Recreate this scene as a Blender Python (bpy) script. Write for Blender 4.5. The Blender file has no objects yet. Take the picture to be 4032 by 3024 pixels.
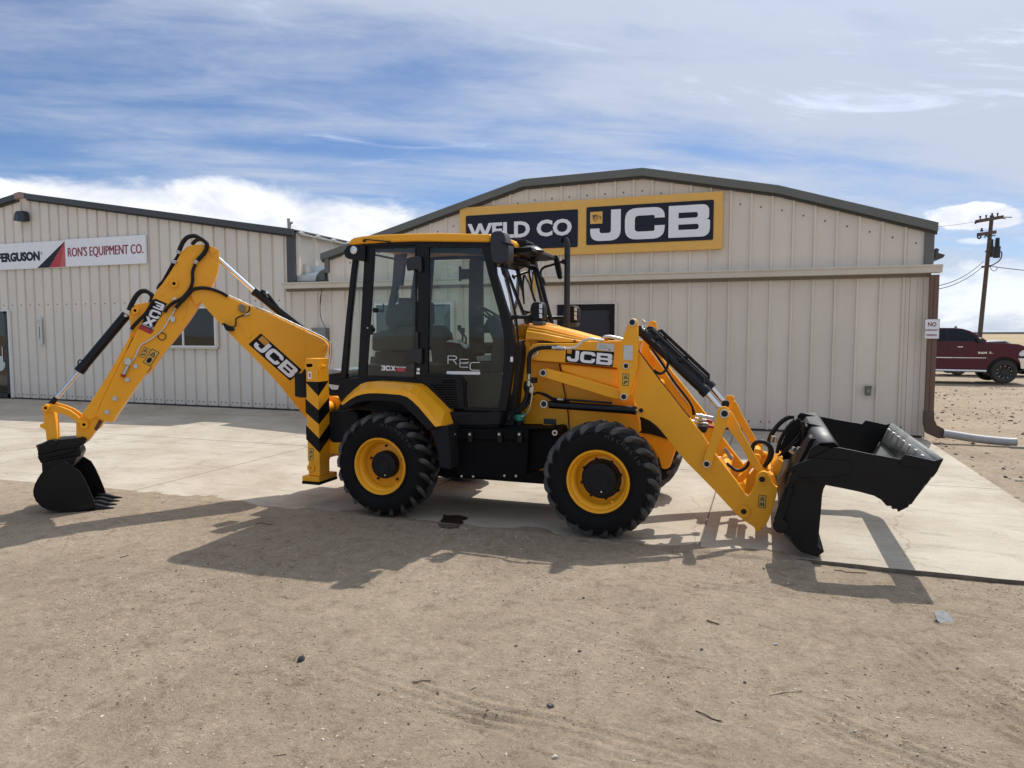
import bpy, bmesh, math, random
import numpy as np
from mathutils import Vector, Matrix
from mathutils.geometry import tessellate_polygon
R=math.radians
random.seed(7); rng=np.random.default_rng(7)
S=bpy.context.scene; COL=S.collection

# ------------------------------------------------------------------ camera, sky, sun, exposure
YAW=R(19.5); PITCH=math.atan(200/2796)
cam=bpy.data.cameras.new('camera'); camo=bpy.data.objects.new('camera',cam); COL.objects.link(camo)
camo.location=(0,0,1.70); camo.rotation_euler=(math.pi/2-PITCH,0,YAW)
cam.sensor_width=36; cam.lens=36*2796/4032; cam.clip_start=.05; cam.clip_end=4000
S.camera=camo
SUN_DIR=Vector((.175,.725,1.0)).normalized()          # from the ground towards the sun
SUN_EL=math.asin(SUN_DIR.z); SUN_AZ=math.atan2(SUN_DIR.x,SUN_DIR.y)
sl=bpy.data.lights.new('sun','SUN'); sl.energy=2.9; sl.angle=R(.53); sl.color=(1,.955,.89)
so=bpy.data.objects.new('sun',sl); COL.objects.link(so); so.location=(3,12,14)
so.rotation_euler=SUN_DIR.to_track_quat('Z','Y').to_euler()
S.view_settings.view_transform='Standard'; S.view_settings.look='None'; S.view_settings.gamma=1
S.view_settings.exposure=.48
S.render.engine='CYCLES'; S.render.resolution_x=1024; S.render.resolution_y=768
try:
    S.cycles.max_bounces=10; S.cycles.transparent_max_bounces=16; S.cycles.sample_clamp_indirect=6
except Exception: pass

def build_world():
    w=bpy.data.worlds.new('World'); S.world=w; w.use_nodes=True
    nt=w.node_tree; nt.nodes.clear(); N=nt.nodes.new; L=nt.links.new
    def mth(op,a,b=None,c=None,clamp=False):
        n=N('ShaderNodeMath'); n.operation=op; n.use_clamp=clamp
        for i,x in enumerate((a,b,c)):
            if x is None: continue
            if isinstance(x,(int,float)): n.inputs[i].default_value=x
            else: L(x,n.inputs[i])
        return n.outputs[0]
    out=N('ShaderNodeOutputWorld'); bg=N('ShaderNodeBackground'); bg.inputs[1].default_value=.10
    L(bg.outputs[0],out.inputs[0])
    sky=N('ShaderNodeTexSky'); sky.sky_type='NISHITA'; sky.sun_disc=False
    sky.sun_elevation=SUN_EL; sky.sun_rotation=SUN_AZ; sky.altitude=1400; sky.air_density=1.0; sky.dust_density=.6; sky.ozone_density=2.2
    tc=N('ShaderNodeTexCoord'); mp=N('ShaderNodeMapping'); mp.inputs['Rotation'].default_value=(0,0,-YAW)
    L(tc.outputs['Generated'],mp.inputs[0])
    sp=N('ShaderNodeSeparateXYZ'); L(mp.outputs[0],sp.inputs[0]); X,Y,Z=sp.outputs
    Zp=mth('ADD',mth('MAXIMUM',Z,0.0),.10)
    def comb(x,y,z):
        c=N('ShaderNodeCombineXYZ')
        for i,q in enumerate((x,y,z)):
            if isinstance(q,(int,float)): c.inputs[i].default_value=q
            else: L(q,c.inputs[i])
        return c.outputs[0]
    def noise(vec,scale,detail=6,rough=.55,dist=0.0):
        n=N('ShaderNodeTexNoise'); n.inputs['Scale'].default_value=scale; n.inputs['Detail'].default_value=detail
        n.inputs['Roughness'].default_value=rough; n.inputs['Distortion'].default_value=dist; L(vec,n.inputs['Vector']); return n.outputs['Fac']
    def sstep(x,a,b):
        n=N('ShaderNodeMapRange'); n.interpolation_type='SMOOTHSTEP'; n.inputs['From Min'].default_value=a; n.inputs['From Max'].default_value=b; L(x,n.inputs['Value']); return n.outputs[0]
    px=mth('DIVIDE',X,Zp); py=mth('DIVIDE',Y,Zp)
    # high thin cirrus, streaked along a slightly tilted direction
    pyt=mth('ADD',py,mth('MULTIPLY',px,-.16))
    n1=noise(comb(mth('MULTIPLY',px,.36),pyt,3.1),1.0,8,.56,.35)
    n2=noise(comb(mth('MULTIPLY',px,.50),pyt,9.7),3.6,8,.62,.3)
    n3=noise(comb(mth('MULTIPLY',px,.3),mth('MULTIPLY',py,.5),21.3),.9,3,.5,.2)
    cov=mth('ADD',mth('MULTIPLY',n1,.66),mth('ADD',mth('MULTIPLY',n2,.28),mth('MULTIPLY',n3,.26)))
    # more veil to the right of the view, thinner low and left
    cov=mth('ADD',cov,mth('MULTIPLY',X,.13))
    cov=mth('ADD',cov,mth('MULTIPLY',sstep(Z,.06,.30),.12)); cov=mth('ADD',cov,mth('MULTIPLY',sstep(Z,.40,.80),.10))
    ci_=mth('MULTIPLY',sstep(cov,.525,.80),.95)
    n4=noise(comb(mth('MULTIPLY',px,.42),pyt,14.2),2.1,10,.68,.9)
    wisp=mth('MULTIPLY',sstep(n4,.545,.72),.55); ci=mth('MAXIMUM',ci_,wisp)
    # low cumulus
    wn=noise(comb(mth('MULTIPLY',X,1),mth('MULTIPLY',Y,1),mth('MULTIPLY',Z,2.0)),9,9,.62,.3)
    def blob(cx,cz,sx,sz,lo,hi,k):
        dx=mth('DIVIDE',mth('SUBTRACT',mth('DIVIDE',X,mth('MAXIMUM',Y,.05)),cx),sx)
        dz=mth('DIVIDE',mth('SUBTRACT',mth('DIVIDE',Z,mth('MAXIMUM',Y,.05)),cz),sz)
        d=mth('SQRT',mth('ADD',mth('MULTIPLY',dx,dx),mth('MULTIPLY',dz,dz)))
        f=mth('ADD',mth('SUBTRACT',1.0,d),mth('MULTIPLY',mth('SUBTRACT',wn,.5),k))
        return mth('MULTIPLY',sstep(f,lo,hi),sstep(Y,.02,.1))
    b1=blob(-.62,.06,.74,.165,.0,.14,.42)
    b2=blob(.652,.160,.078,.021,.0,.2,1.5)
    b3=blob(.62,.045,.30,.060,.0,.8,2.6)
    b4=blob(.645,.128,.032,.006,.0,.6,1.2)
    bn=noise(comb(mth('MULTIPLY',X,3.0),mth('MULTIPLY',Y,3.0),mth('MULTIPLY',Z,9)),2.0,8,.6,.3)
    bh=mth('MULTIPLY',mth('MULTIPLY',sstep(bn,.50,.62),sstep(Z,-.01,.03)),mth('SUBTRACT',1.0,sstep(Z,.09,.17)))
    cu=mth('MAXIMUM',mth('MAXIMUM',b1,b2),mth('MAXIMUM',mth('MULTIPLY',b3,.8),mth('MAXIMUM',mth('MULTIPLY',b4,.7),mth('MULTIPLY',bh,.45))))
    # thin cloud glows around the hidden sun
    dt=N('ShaderNodeVectorMath'); dt.operation='DOT_PRODUCT'; L(tc.outputs['Generated'],dt.inputs[0]); dt.inputs[1].default_value=SUN_DIR
    glow=mth('MULTIPLY_ADD',mth('POWER',mth('MAXIMUM',dt.outputs['Value'],0.0),24.0),3.4,.84)
    # horizon veil
    hz=mth('MULTIPLY',mth('SUBTRACT',1.0,sstep(Z,-.02,.16)),.42)
    mixc=N('ShaderNodeMix'); mixc.data_type='RGBA'
    # tint the clear sky a little bluer and dimmer, as the phone shows it
    tint=N('ShaderNodeMix'); tint.data_type='RGBA'; tint.blend_type='MULTIPLY'; tint.inputs[0].default_value=1
    L(sky.outputs[0],tint.inputs[6]); tint.inputs[7].default_value=(.56,.64,.76,1)
    hzm=N('ShaderNodeMix'); hzm.data_type='RGBA'; L(hz,hzm.inputs[0]); L(tint.outputs[2],hzm.inputs[6]); hzm.inputs[7].default_value=(4.3,5.3,6.7,1)
    cc=N('ShaderNodeMix'); cc.data_type='RGBA'; cc.blend_type='MULTIPLY'; cc.inputs[0].default_value=1; cc.inputs[6].default_value=(5.5,6.1,7.3,1); 
    gw=mth('MULTIPLY',glow,mth('MULTIPLY_ADD',wisp,.62,.93)); L(gw,cc.inputs[7])
    L(ci,mixc.inputs[0]); L(hzm.outputs[2],mixc.inputs[6]); L(cc.outputs[2],mixc.inputs[7])
    mix2=N('ShaderNodeMix'); mix2.data_type='RGBA'; L(cu,mix2.inputs[0]); L(mixc.outputs[2],mix2.inputs[6])
    sh=N('ShaderNodeMix'); sh.data_type='RGBA'; L(sstep(wn,.36,.60),sh.inputs[0]); sh.inputs[6].default_value=(5.7,6.0,6.8,1); sh.inputs[7].default_value=(7.5,7.7,8.0,1)
    L(sh.outputs[2],mix2.inputs[7])
    L(mix2.outputs[2],bg.inputs[0])
build_world()

# ------------------------------------------------------------------ survey of the photograph
# World axes: x runs along the building front, y away from the viewer, z up (metres).
CW=camo.rotation_euler.to_matrix()
CR=dict(A=(0,700,2.766),B=(500,850,2.5525),C=(100,1300,2.2114),D=(1100,1200,2.0738),E=(1250,850,1.8436),F=(1900,1150,2.5525),
 G=(1250,1500,1.5255),H=(2300,1200,1.659),I=(2900,1500,2.0733),J=(1750,650,1.8433),K=(3500,750,1.5075),L=(1800,850,3.0167),
 N=(1080,800,4.1475),O=(0,1150,2.4578),P=(2600,650,1.9404),Q=(3000,1150,2.5527),RR=(0,1550,1.58),S=(1100,2000,1.4747),
 T=(2600,1900,1.4763),U=(3640,1230,5.028),V=(3640,780,5.184),X=(1250,1150,3.3175),Y=(1600,1250,3.3178),Z=(2950,1600,3.686),W=(0,0,1.0))
class Plane:
    def __init__(s,o,n): s.o=Vector(o); s.n=Vector(n).normalized()
    def p(s,k,x,y,w):
        a,b,q=CR[k]; px=a+x/q; py=b+y/q
        d=CW@Vector(((px-2016)/2796,-(py-1512)/2796,-1)); o=Vector((0,0,1.70))
        P0=s.o+s.n*w; t=(P0-o).dot(s.n)/d.dot(s.n); return o+d*t
    def ps(s,k,pts,w): return [s.p(k,x,y,w) for x,y in pts]
FM=Plane((0,0,0),(0,1,0))
TH=R(40); KP=Vector((-4.44,6.67,0)); BE=Vector((-math.cos(TH),-math.sin(TH),0))
FB=Plane(KP,(-math.sin(TH),math.cos(TH),0))
GP=Plane((0,0,0),(0,0,1))
VC=6.67

# ------------------------------------------------------------------ materials
MATS={}
def mat(name,col,rough=.5,metal=0.0,var=.08,vscale=3.0,bump=0.0,bscale=60,coat=0.0,spec=.5,dust=0.0,dustcol=(.30,.24,.18),fine=0.0):
    if name in MATS: return MATS[name]
    m=bpy.data.materials.new(name); m.use_nodes=True; nt=m.node_tree; N=nt.nodes.new; L=nt.links.new
    b=nt.nodes['Principled BSDF']; b.inputs['Roughness'].default_value=rough; b.inputs['Metallic'].default_value=metal
    b.inputs['Coat Weight'].default_value=coat; b.inputs['Coat Roughness'].default_value=.12; b.inputs['Specular IOR Level'].default_value=spec
    tc=N('ShaderNodeTexCoord'); n=N('ShaderNodeTexNoise'); n.inputs['Scale'].default_value=vscale; n.inputs['Detail'].default_value=7; n.inputs['Roughness'].default_value=.62
    L(tc.outputs['Object'],n.inputs['Vector'])
    mr=N('ShaderNodeMapRange'); mr.inputs['From Min'].default_value=.3; mr.inputs['From Max'].default_value=.7
    mr.inputs['To Min'].default_value=1-var; mr.inputs['To Max'].default_value=1+var; L(n.outputs['Fac'],mr.inputs[0])
    mx=N('ShaderNodeMix'); mx.data_type='RGBA'; mx.blend_type='MULTIPLY'; mx.inputs[0].default_value=1; mx.inputs[6].default_value=(*col,1); L(mr.outputs[0],mx.inputs[7])
    src=mx.outputs[2]
    if 'siding' in name or 'pale_roof' in name:
        oi=N('ShaderNodeObjectInfo'); mo=N('ShaderNodeMapRange'); mo.inputs['To Min'].default_value=.955; mo.inputs['To Max'].default_value=1.03; L(oi.outputs['Random'],mo.inputs[0])
        m5=N('ShaderNodeMix'); m5.data_type='RGBA'; m5.blend_type='MULTIPLY'; m5.inputs[0].default_value=1; L(src,m5.inputs[6]); L(mo.outputs[0],m5.inputs[7]); src=m5.outputs[2]
        sz=N('ShaderNodeSeparateXYZ'); L(tc.outputs['Object'],sz.inputs[0]); mz=N('ShaderNodeMapRange'); mz.inputs['From Min'].default_value=.55; mz.inputs['From Max'].default_value=.0; mz.inputs['To Max'].default_value=.42; L(sz.outputs[2],mz.inputs[0])
        nz=N('ShaderNodeTexNoise'); nz.inputs['Scale'].default_value=2.5; nz.inputs['Detail'].default_value=7; L(tc.outputs['Object'],nz.inputs['Vector']); mm_=N('ShaderNodeMath'); mm_.operation='MULTIPLY'; L(mz.outputs[0],mm_.inputs[0]); L(nz.outputs['Fac'],mm_.inputs[1])
        m6=N('ShaderNodeMix'); m6.data_type='RGBA'; L(mm_.outputs[0],m6.inputs[0]); L(src,m6.inputs[6]); m6.inputs[7].default_value=(.36,.29,.21,1); src=m6.outputs[2]
    if dust>0:
        n2=N('ShaderNodeTexNoise'); n2.inputs['Scale'].default_value=2.2; n2.inputs['Detail'].default_value=9; n2.inputs['Roughness'].default_value=.7; L(tc.outputs['Object'],n2.inputs['Vector'])
        m2=N('ShaderNodeMapRange'); m2.inputs['From Min'].default_value=.42; m2.inputs['From Max'].default_value=.75; m2.inputs['To Max'].default_value=dust; L(n2.outputs['Fac'],m2.inputs[0])
        d=N('ShaderNodeMix'); d.data_type='RGBA'; L(m2.outputs[0],d.inputs[0]); L(src,d.inputs[6]); d.inputs[7].default_value=(*dustcol,1); src=d.outputs[2]
    L(src,b.inputs['Base Color'])
    r=N('ShaderNodeMapRange'); r.inputs['From Min'].default_value=.3; r.inputs['From Max'].default_value=.7; r.inputs['To Min'].default_value=max(.03,rough-.08); r.inputs['To Max'].default_value=min(1,rough+.08); L(n.outputs['Fac'],r.inputs[0]); L(r.outputs[0],b.inputs['Roughness'])
    if bump>0:
        bn=N('ShaderNodeTexNoise'); bn.inputs['Scale'].default_value=bscale; bn.inputs['Detail'].default_value=4; L(tc.outputs['Object'],bn.inputs['Vector'])
        bp=N('ShaderNodeBump'); bp.inputs['Strength'].default_value=bump; bp.inputs['Distance'].default_value=.01; L(bn.outputs['Fac'],bp.inputs['Height']); L(bp.outputs[0],b.inputs['Normal'])
    MATS[name]=m; return m
def glass(name,tint,refl=1.0,rough=.0):
    m=bpy.data.materials.new(name); m.use_nodes=True; nt=m.node_tree; nt.nodes.clear(); N=nt.nodes.new; L=nt.links.new
    o=N('ShaderNodeOutputMaterial'); mx=N('ShaderNodeMixShader'); t=N('ShaderNodeBsdfTransparent'); t.inputs[0].default_value=(*tint,1)
    g=N('ShaderNodeBsdfGlossy'); g.inputs['Roughness'].default_value=rough
    f=N('ShaderNodeFresnel'); f.inputs[0].default_value=1.5; mu=N('ShaderNodeMath'); mu.operation='MULTIPLY'; mu.use_clamp=True; mu.inputs[1].default_value=refl
    n=N('ShaderNodeTexNoise'); n.inputs['Scale'].default_value=1.3; bp=N('ShaderNodeBump'); bp.inputs['Strength'].default_value=.03; bp.inputs['Distance'].default_value=.05; L(n.outputs['Fac'],bp.inputs['Height']); L(bp.outputs[0],g.inputs['Normal'])
    L(f.outputs[0],mu.inputs[0]); L(mu.outputs[0],mx.inputs[0]); L(t.outputs[0],mx.inputs[1]); L(g.outputs[0],mx.inputs[2]); L(mx.outputs[0],o.inputs[0])
    MATS[name]=m; return m
YEL=mat('yellow_paint',(.95,.415,.012),.42,0,.06,1.6,.06,200,coat=.10,spec=.34,dust=.07,dustcol=(.50,.33,.14))
BLK=mat('black_paint',(.0055,.0055,.007),.42,0,.15,3,.04,200,spec=.28)
BLKS=mat('black_satin_plastic',(.0105,.0112,.013),.6,0,.15,3,.12,300,spec=.25)
BLKG=mat('black_gloss_steel',(.0048,.0048,.0052),.40,0,.2,4,.06,120,spec=.24,dust=.035,dustcol=(.16,.13,.10))
CYL=mat('cylinder_black',(.005,.005,.007),.36,0,.1,4,.02,150,spec=.35)
RUB=mat('tyre_rubber',(.0065,.0065,.007),.75,0,.25,6,.25,140,dust=.05,dustcol=(.08,.07,.06),spec=.18)
HOSE=mat('hose_rubber',(.008,.008,.009),.5,0,.2,20,.2,400,spec=.3)
CHR=mat('chrome_rod',(.72,.73,.75),.16,1.0,.04,4)
ZINC=mat('zinc_fitting',(.55,.54,.50),.36,1.0,.12,30,.1,300)
STEELP=mat('bright_steel_pipe',(.78,.74,.66),.30,1.0,.06,20)
WHT=mat('white_decal',(.85,.86,.88),.45,0,.03,6)
BLKD=mat('black_decal',(.006,.006,.008),.4,0,.05,6,spec=.2)
REDD=mat('red_decal',(.42,.02,.03),.4,0,.06,6)
REDP=mat('red_plug',(.38,.02,.025),.45,0,.1,10)
GRNP=mat('green_cap',(.02,.20,.13),.45,0,.1,10)
LBL=mat('label_yellow',(.62,.40,.09),.5,0,.05,10)
ORG=mat('orange_marker',(.65,.28,.03),.45,0,.05,10)
GREYP=mat('grey_interior',(.055,.06,.058),.65,0,.1,5,.1,100)
SEAT=mat('seat_fabric',(.075,.083,.08),.85,0,.2,12,.3,300)
INTP=mat('interior_plastic',(.035,.037,.04),.6,0,.15,6,.1,100)
CRYST=mat('clear_plastic_wrap',(.75,.85,.85),.12,.3,.3,22,.8,40)
WEAR=mat('worn_steel',(.21,.22,.21),.5,.15,.28,5,.12,90,dust=.25,dustcol=(.20,.17,.14))
LENS=mat('lamp_lens',(.75,.77,.78),.08,.35,.25,45,.6,60)
SID=mat('beige_siding',(.76,.69,.585),.5,0,.035,.8,.35,3.2,spec=.35,dust=.12,dustcol=(.50,.42,.32))
SIDL=mat('beige_siding_left',(.75,.69,.60),.5,0,.035,.8,.35,3.2,spec=.35,dust=.12,dustcol=(.50,.43,.35))
TRIM=mat('grey_green_trim',(.15,.155,.14),.5,0,.06,2,.03,40,spec=.3)
TRIMB=mat('beam_beige',(.66,.60,.49),.45,0,.07,2,.05,30,dust=.15,dustcol=(.45,.36,.26))
BRN=mat('brown_downspout',(.17,.105,.075),.5,0,.10,2,.05,30,spec=.3)
GALV=mat('galvanised_flashing',(.62,.64,.65),.34,.75,.16,5,.15,20)
DKIN=mat('dark_interior',(.045,.05,.056),.8,0,.3,2,spec=.1)
FRMW=mat('white_window_frame',(.80,.79,.76),.45,0,.04,5)
FRMD=mat('dark_door_paint',(.012,.010,.013),.45,0,.12,3,.05,40,spec=.2)
SGNY=mat('sign_yellow',(.82,.48,.12),.5,0,.04,3,.03,60,spec=.3)
SGNB=mat('sign_navy',(.016,.020,.034),.5,0,.05,3,spec=.25)
SGNW=mat('sign_white',(.86,.87,.89),.5,0,.03,4,spec=.3)
SGNR=mat('sign_crimson',(.27,.018,.045),.5,0,.05,5)
SGNR2=mat('sign_red',(.50,.045,.055),.5,0,.05,5)
SGNR3=mat('sign_pale_red',(.56,.12,.12),.5,0,.05,5)
MAR=mat('maroon_car_paint',(.075,.006,.016),.22,.1,.06,2,.0,10,coat=.45,spec=.2)
CARB=mat('car_black_plastic',(.012,.012,.013),.55,0,.1,4)
CHRM=mat('car_chrome',(.78,.78,.80),.12,1.0,.04,4)
CARG=mat('car_silver_paint',(.25,.26,.28),.25,.5,.06,2,coat=1.0)
GLD=mat('car_dark_glass',(.004,.005,.008),.08,0,.1,2,spec=.35)
WOOD=mat('pole_wood',(.105,.075,.058),.85,0,.3,6,.5,30)
XFMR=mat('transformer_grey',(.035,.036,.037),.6,.2,.2,5)
ELEC=mat('electrical_grey',(.26,.27,.25),.5,.2,.1,5)
OUTL=mat('outlet_olive',(.16,.165,.115),.55,0,.1,8)
WIREM=mat('wire_dark',(.05,.055,.06),.6,0,.1,5)
STONED=mat('stone_dark',(.035,.040,.042),.8,0,.35,40,.8,90)
STONEG=mat('stone_grey',(.13,.12,.115),.85,0,.35,40,.8,90)
STONEW=mat('stone_pale',(.55,.50,.42),.85,0,.25,40,.8,90)
TWIG=mat('twig_brown',(.10,.075,.055),.9,0,.35,40,.5,90)
STRAW=mat('straw_pale',(.50,.42,.30),.8,0,.2,40,.3,90)
LIDM=mat('flat_metal_lid',(.33,.33,.31),.7,.1,.25,30,.3,60)
CABG=glass('cab_glass',(.70,.79,.75),1.1)
WING=glass('window_glass',(.62,.67,.70),1.5)
TRKG=glass('truck_glass',(.10,.12,.14),1.2)

# ------------------------------------------------------------------ object helpers
OFF={}
def tag(o,label=None,cat=None,group=None,kind=None):
    if label: o['label']=label
    if cat: o['category']=cat
    if group: o['group']=group
    if kind: o['kind']=kind
    return o
def thing(name,loc,label=None,cat=None,group=None,kind=None):
    o=bpy.data.objects.new(name,None); COL.objects.link(o); o.location=loc; o.empty_display_size=.2
    OFF[o]=Vector(loc); return tag(o,label,cat,group,kind)
def emit(name,bm,m,parent=None,bev=0.0,smooth=False,label=None,seg=2):
    off=OFF.get(parent,Vector((0,0,0))) if parent else Vector((0,0,0))
    bmesh.ops.recalc_face_normals(bm,faces=bm.faces[:])
    if off.length>0: bmesh.ops.translate(bm,verts=bm.verts[:],vec=-off)
    me=bpy.data.meshes.new(name); bm.to_mesh(me); bm.free()
    me.materials.append(m)
    if smooth or bev>0:
        me.polygons.foreach_set('use_smooth',[True]*len(me.polygons))
    if smooth: 
        try: me.set_sharp_from_angle(angle=R(38))
        except Exception: pass
    o=bpy.data.objects.new(name,me); COL.objects.link(o)
    if parent: o.parent=parent; OFF[o]=off
    else: OFF[o]=Vector((0,0,0))
    if bev>0:
        b=o.modifiers.new('bevel','BEVEL'); b.width=bev; b.segments=seg; b.limit_method='ANGLE'; b.angle_limit=R(35); b.harden_normals=True
    if label: o['label']=label
    return o
def nb(): return bmesh.new()
def prism(bm,pts,vec,holes=None):
    vec=Vector(vec)
    if not holes:
        a=[bm.verts.new(p) for p in pts]; b=[bm.verts.new(Vector(p)+vec) for p in pts]
        bm.faces.new(a); bm.faces.new(b[::-1])
        for i in range(len(a)):
            j=(i+1)%len(a); bm.faces.new((a[i],b[i],b[j],a[j]))
    else:
        loops=[list(pts)]+[list(h) for h in holes]
        fl=[Vector(p) for l in loops for p in l]
        a=[bm.verts.new(p) for p in fl]; b=[bm.verts.new(p+vec) for p in fl]
        for t in tessellate_polygon([[Vector(p) for p in l] for l in loops]):
            try: bm.faces.new([a[i] for i in t]); bm.faces.new([b[i] for i in t][::-1])
            except ValueError: pass
        k=0
        for l in loops:
            n=len(l)
            for i in range(n):
                j=(i+1)%n; bm.faces.new((a[k+i],b[k+i],b[k+j],a[k+j]))
            k+=n
    return bm
def box(bm,x0,x1,y0,y1,z0,z1):
    return prism(bm,[Vector((x0,y0,z0)),Vector((x1,y0,z0)),Vector((x1,y0,z1)),Vector((x0,y0,z1))],(0,y1-y0,0))
def frame_of(d):
    d=d.normalized(); a=Vector((0,0,1)) if abs(d.z)<.9 else Vector((1,0,0))
    x=d.cross(a).normalized(); return x,d.cross(x).normalized()
def cyl(bm,p0,p1,r,n=16,r1=None,cap=True):
    p0=Vector(p0);p1=Vector(p1); x,y=frame_of(p1-p0); r1=r if r1 is None else r1
    A=[];B=[]
    for i in range(n):
        t=2*math.pi*i/n; d=x*math.cos(t)+y*math.sin(t)
        A.append(bm.verts.new(p0+d*r)); B.append(bm.verts.new(p1+d*r1))
    for i in range(n):
        j=(i+1)%n; bm.faces.new((A[i],A[j],B[j],B[i]))
    if cap: bm.faces.new(A[::-1]); bm.faces.new(B)
    return bm
def ring(bm,c,ax,ro,ri,h,n=20):
    c=Vector(c);ax=Vector(ax).normalized();x,y=frame_of(ax); L=[]
    for (r,a) in ((ri,0),(ro,0),(ro,h),(ri,h)):
        L.append([bm.verts.new(c+ax*a+(x*math.cos(2*math.pi*i/n)+y*math.sin(2*math.pi*i/n))*r) for i in range(n)])
    for k in range(4):
        for i in range(n):
            j=(i+1)%n; bm.faces.new((L[k][i],L[k][j],L[(k+1)%4][j],L[(k+1)%4][i]))
    return bm
def lathe(bm,prof,c,ax,n=48,closed=False):
    c=Vector(c);ax=Vector(ax).normalized();x,y=frame_of(ax); L=[]
    for (r,a) in prof:
        L.append([bm.verts.new(c+ax*a+(x*math.cos(2*math.pi*i/n)+y*math.sin(2*math.pi*i/n))*r) for i in range(n)])
    m=len(L)
    for k in range(m if closed else m-1):
        for i in range(n):
            j=(i+1)%n; bm.faces.new((L[k][i],L[k][j],L[(k+1)%m][j],L[(k+1)%m][i]))
    return bm
def spline(P,k=5):
    P=[Vector(p) for p in P]
    if len(P)<3 or k<2: return P
    out=[]
    for i in range(len(P)-1):
        p0=P[max(i-1,0)];p1=P[i];p2=P[i+1];p3=P[min(i+2,len(P)-1)]
        for s in range(k):
            t=s/k; out.append(.5*((2*p1)+(p2-p0)*t+(2*p0-5*p1+4*p2-p3)*t*t+(3*p1-p0-3*p2+p3)*t**3))
    out.append(P[-1]); return out
def tube(bm,P,r,n=8,k=5,cap=True):
    P=spline(P,k); x=None; rings=[]
    for i,p in enumerate(P):
        d=(P[min(i+1,len(P)-1)]-P[max(i-1,0)])
        if d.length<1e-9: d=Vector((0,0,1))
        d.normalize()
        if x is None: x,y=frame_of(d)
        else:
            x=(x-d*x.dot(d)).normalized(); y=d.cross(x).normalized()
        rings.append([bm.verts.new(p+(x*math.cos(2*math.pi*j/n)+y*math.sin(2*math.pi*j/n))*r) for j in range(n)])
    for a,b in zip(rings,rings[1:]):
        for j in range(n):
            q=(j+1)%n; bm.faces.new((a[j],a[q],b[q],b[j]))
    if cap: bm.faces.new(rings[0][::-1]); bm.faces.new(rings[-1])
    return bm
def loft(bm,lines,thick=0.0,vec=None):
    V=[[bm.verts.new(Vector(p)) for p in l] for l in lines]
    for a,b in zip(V,V[1:]):
        for i in range(len(a)-1): bm.faces.new((a[i],a[i+1],b[i+1],b[i]))
    return bm
def fillet(pts,seg=5):
    out=[];n=len(pts)
    for i,p in enumerate(pts):
        P=Vector(p[:2]); r=p[2] if len(p)>2 else 0
        if r<=0: out.append(P); continue
        A=Vector(pts[i-1][:2])-P; B=Vector(pts[(i+1)%n][:2])-P
        r=min(r,A.length*.49 if len(pts[i-1])>2 and pts[i-1][2]>0 else A.length*.95,B.length*.49 if len(pts[(i+1)%n])>2 and pts[(i+1)%n][2]>0 else B.length*.95)
        a=P+A.normalized()*r; b=P+B.normalized()*r
        for k in range(seg+1):
            t=k/seg; out.append(a*(1-t)**2+P*2*t*(1-t)+b*t*t)
    return out
GLY={
'J':(.95,[[(.65,1),(.95,1),(.95,0,.34),(0,0,.30),(0,.41),(.29,.41),(.29,.25,.09),(.65,.25,.09)]]),
'C':(1.2,[[(1.2,.42),(1.2,0,.36),(0,0,.36),(0,1,.36),(1.2,1,.36),(1.2,.66),(.9,.66),(.9,.755,.06),(.3,.755,.12),(.3,.245,.12),(.9,.245,.06),(.9,.42)]]),
'B':(1.24,[[(0,0),(1.24,0,.32),(1.24,.53,.22),(1.10,.53,.04),(1.21,.57,.12),(1.21,1,.32),(0,1)],[(.3,.60),(.88,.60,.08),(.88,.775,.08),(.3,.775)],[(.3,.235),(.91,.235,.08),(.91,.405,.08),(.3,.405)]]),
'3':(1.0,[[(0,0,.05),(1,0,.28),(1,.48,.12),(.93,.5),(1,.52,.12),(1,1,.28),(0,1,.05),(0,.77),(.70,.77,.05),(.70,.62,.05),(.25,.62),(.25,.39),(.70,.39,.05),(.70,.23,.05),(0,.23)]]),
'X':(1.1,[[(0,0),(.34,0),(.55,.31),(.76,0),(1.1,0),(.74,.5),(1.1,1),(.76,1),(.55,.69),(.34,1),(0,1),(.36,.5)]]),
}
def letters(name,word,m,parent,o,xv,yv,nrm,depth=.002,gap=.12,box_=(0,1,0,1)):
    """letters of the stroke alphabet GLY fitted in the box of the frame o + a*xv + b*yv"""
    tw=sum(GLY[c][0] for c in word)+gap*(len(word)-1); x=0
    bm=nb(); a0,a1,b0,b1=box_
    for c in word:
        w,loops=GLY[c]; L3=[]
        for lp in loops:
            L3.append([o+xv*(a0+(a1-a0)*(x+q.x)/tw)+yv*(b0+(b1-b0)*q.y) for q in fillet(lp)])
        prism(bm,L3[0],nrm*depth,L3[1:] or [[]][:0])
        x+=w+gap
    return emit(name,bm,m,parent)
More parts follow.
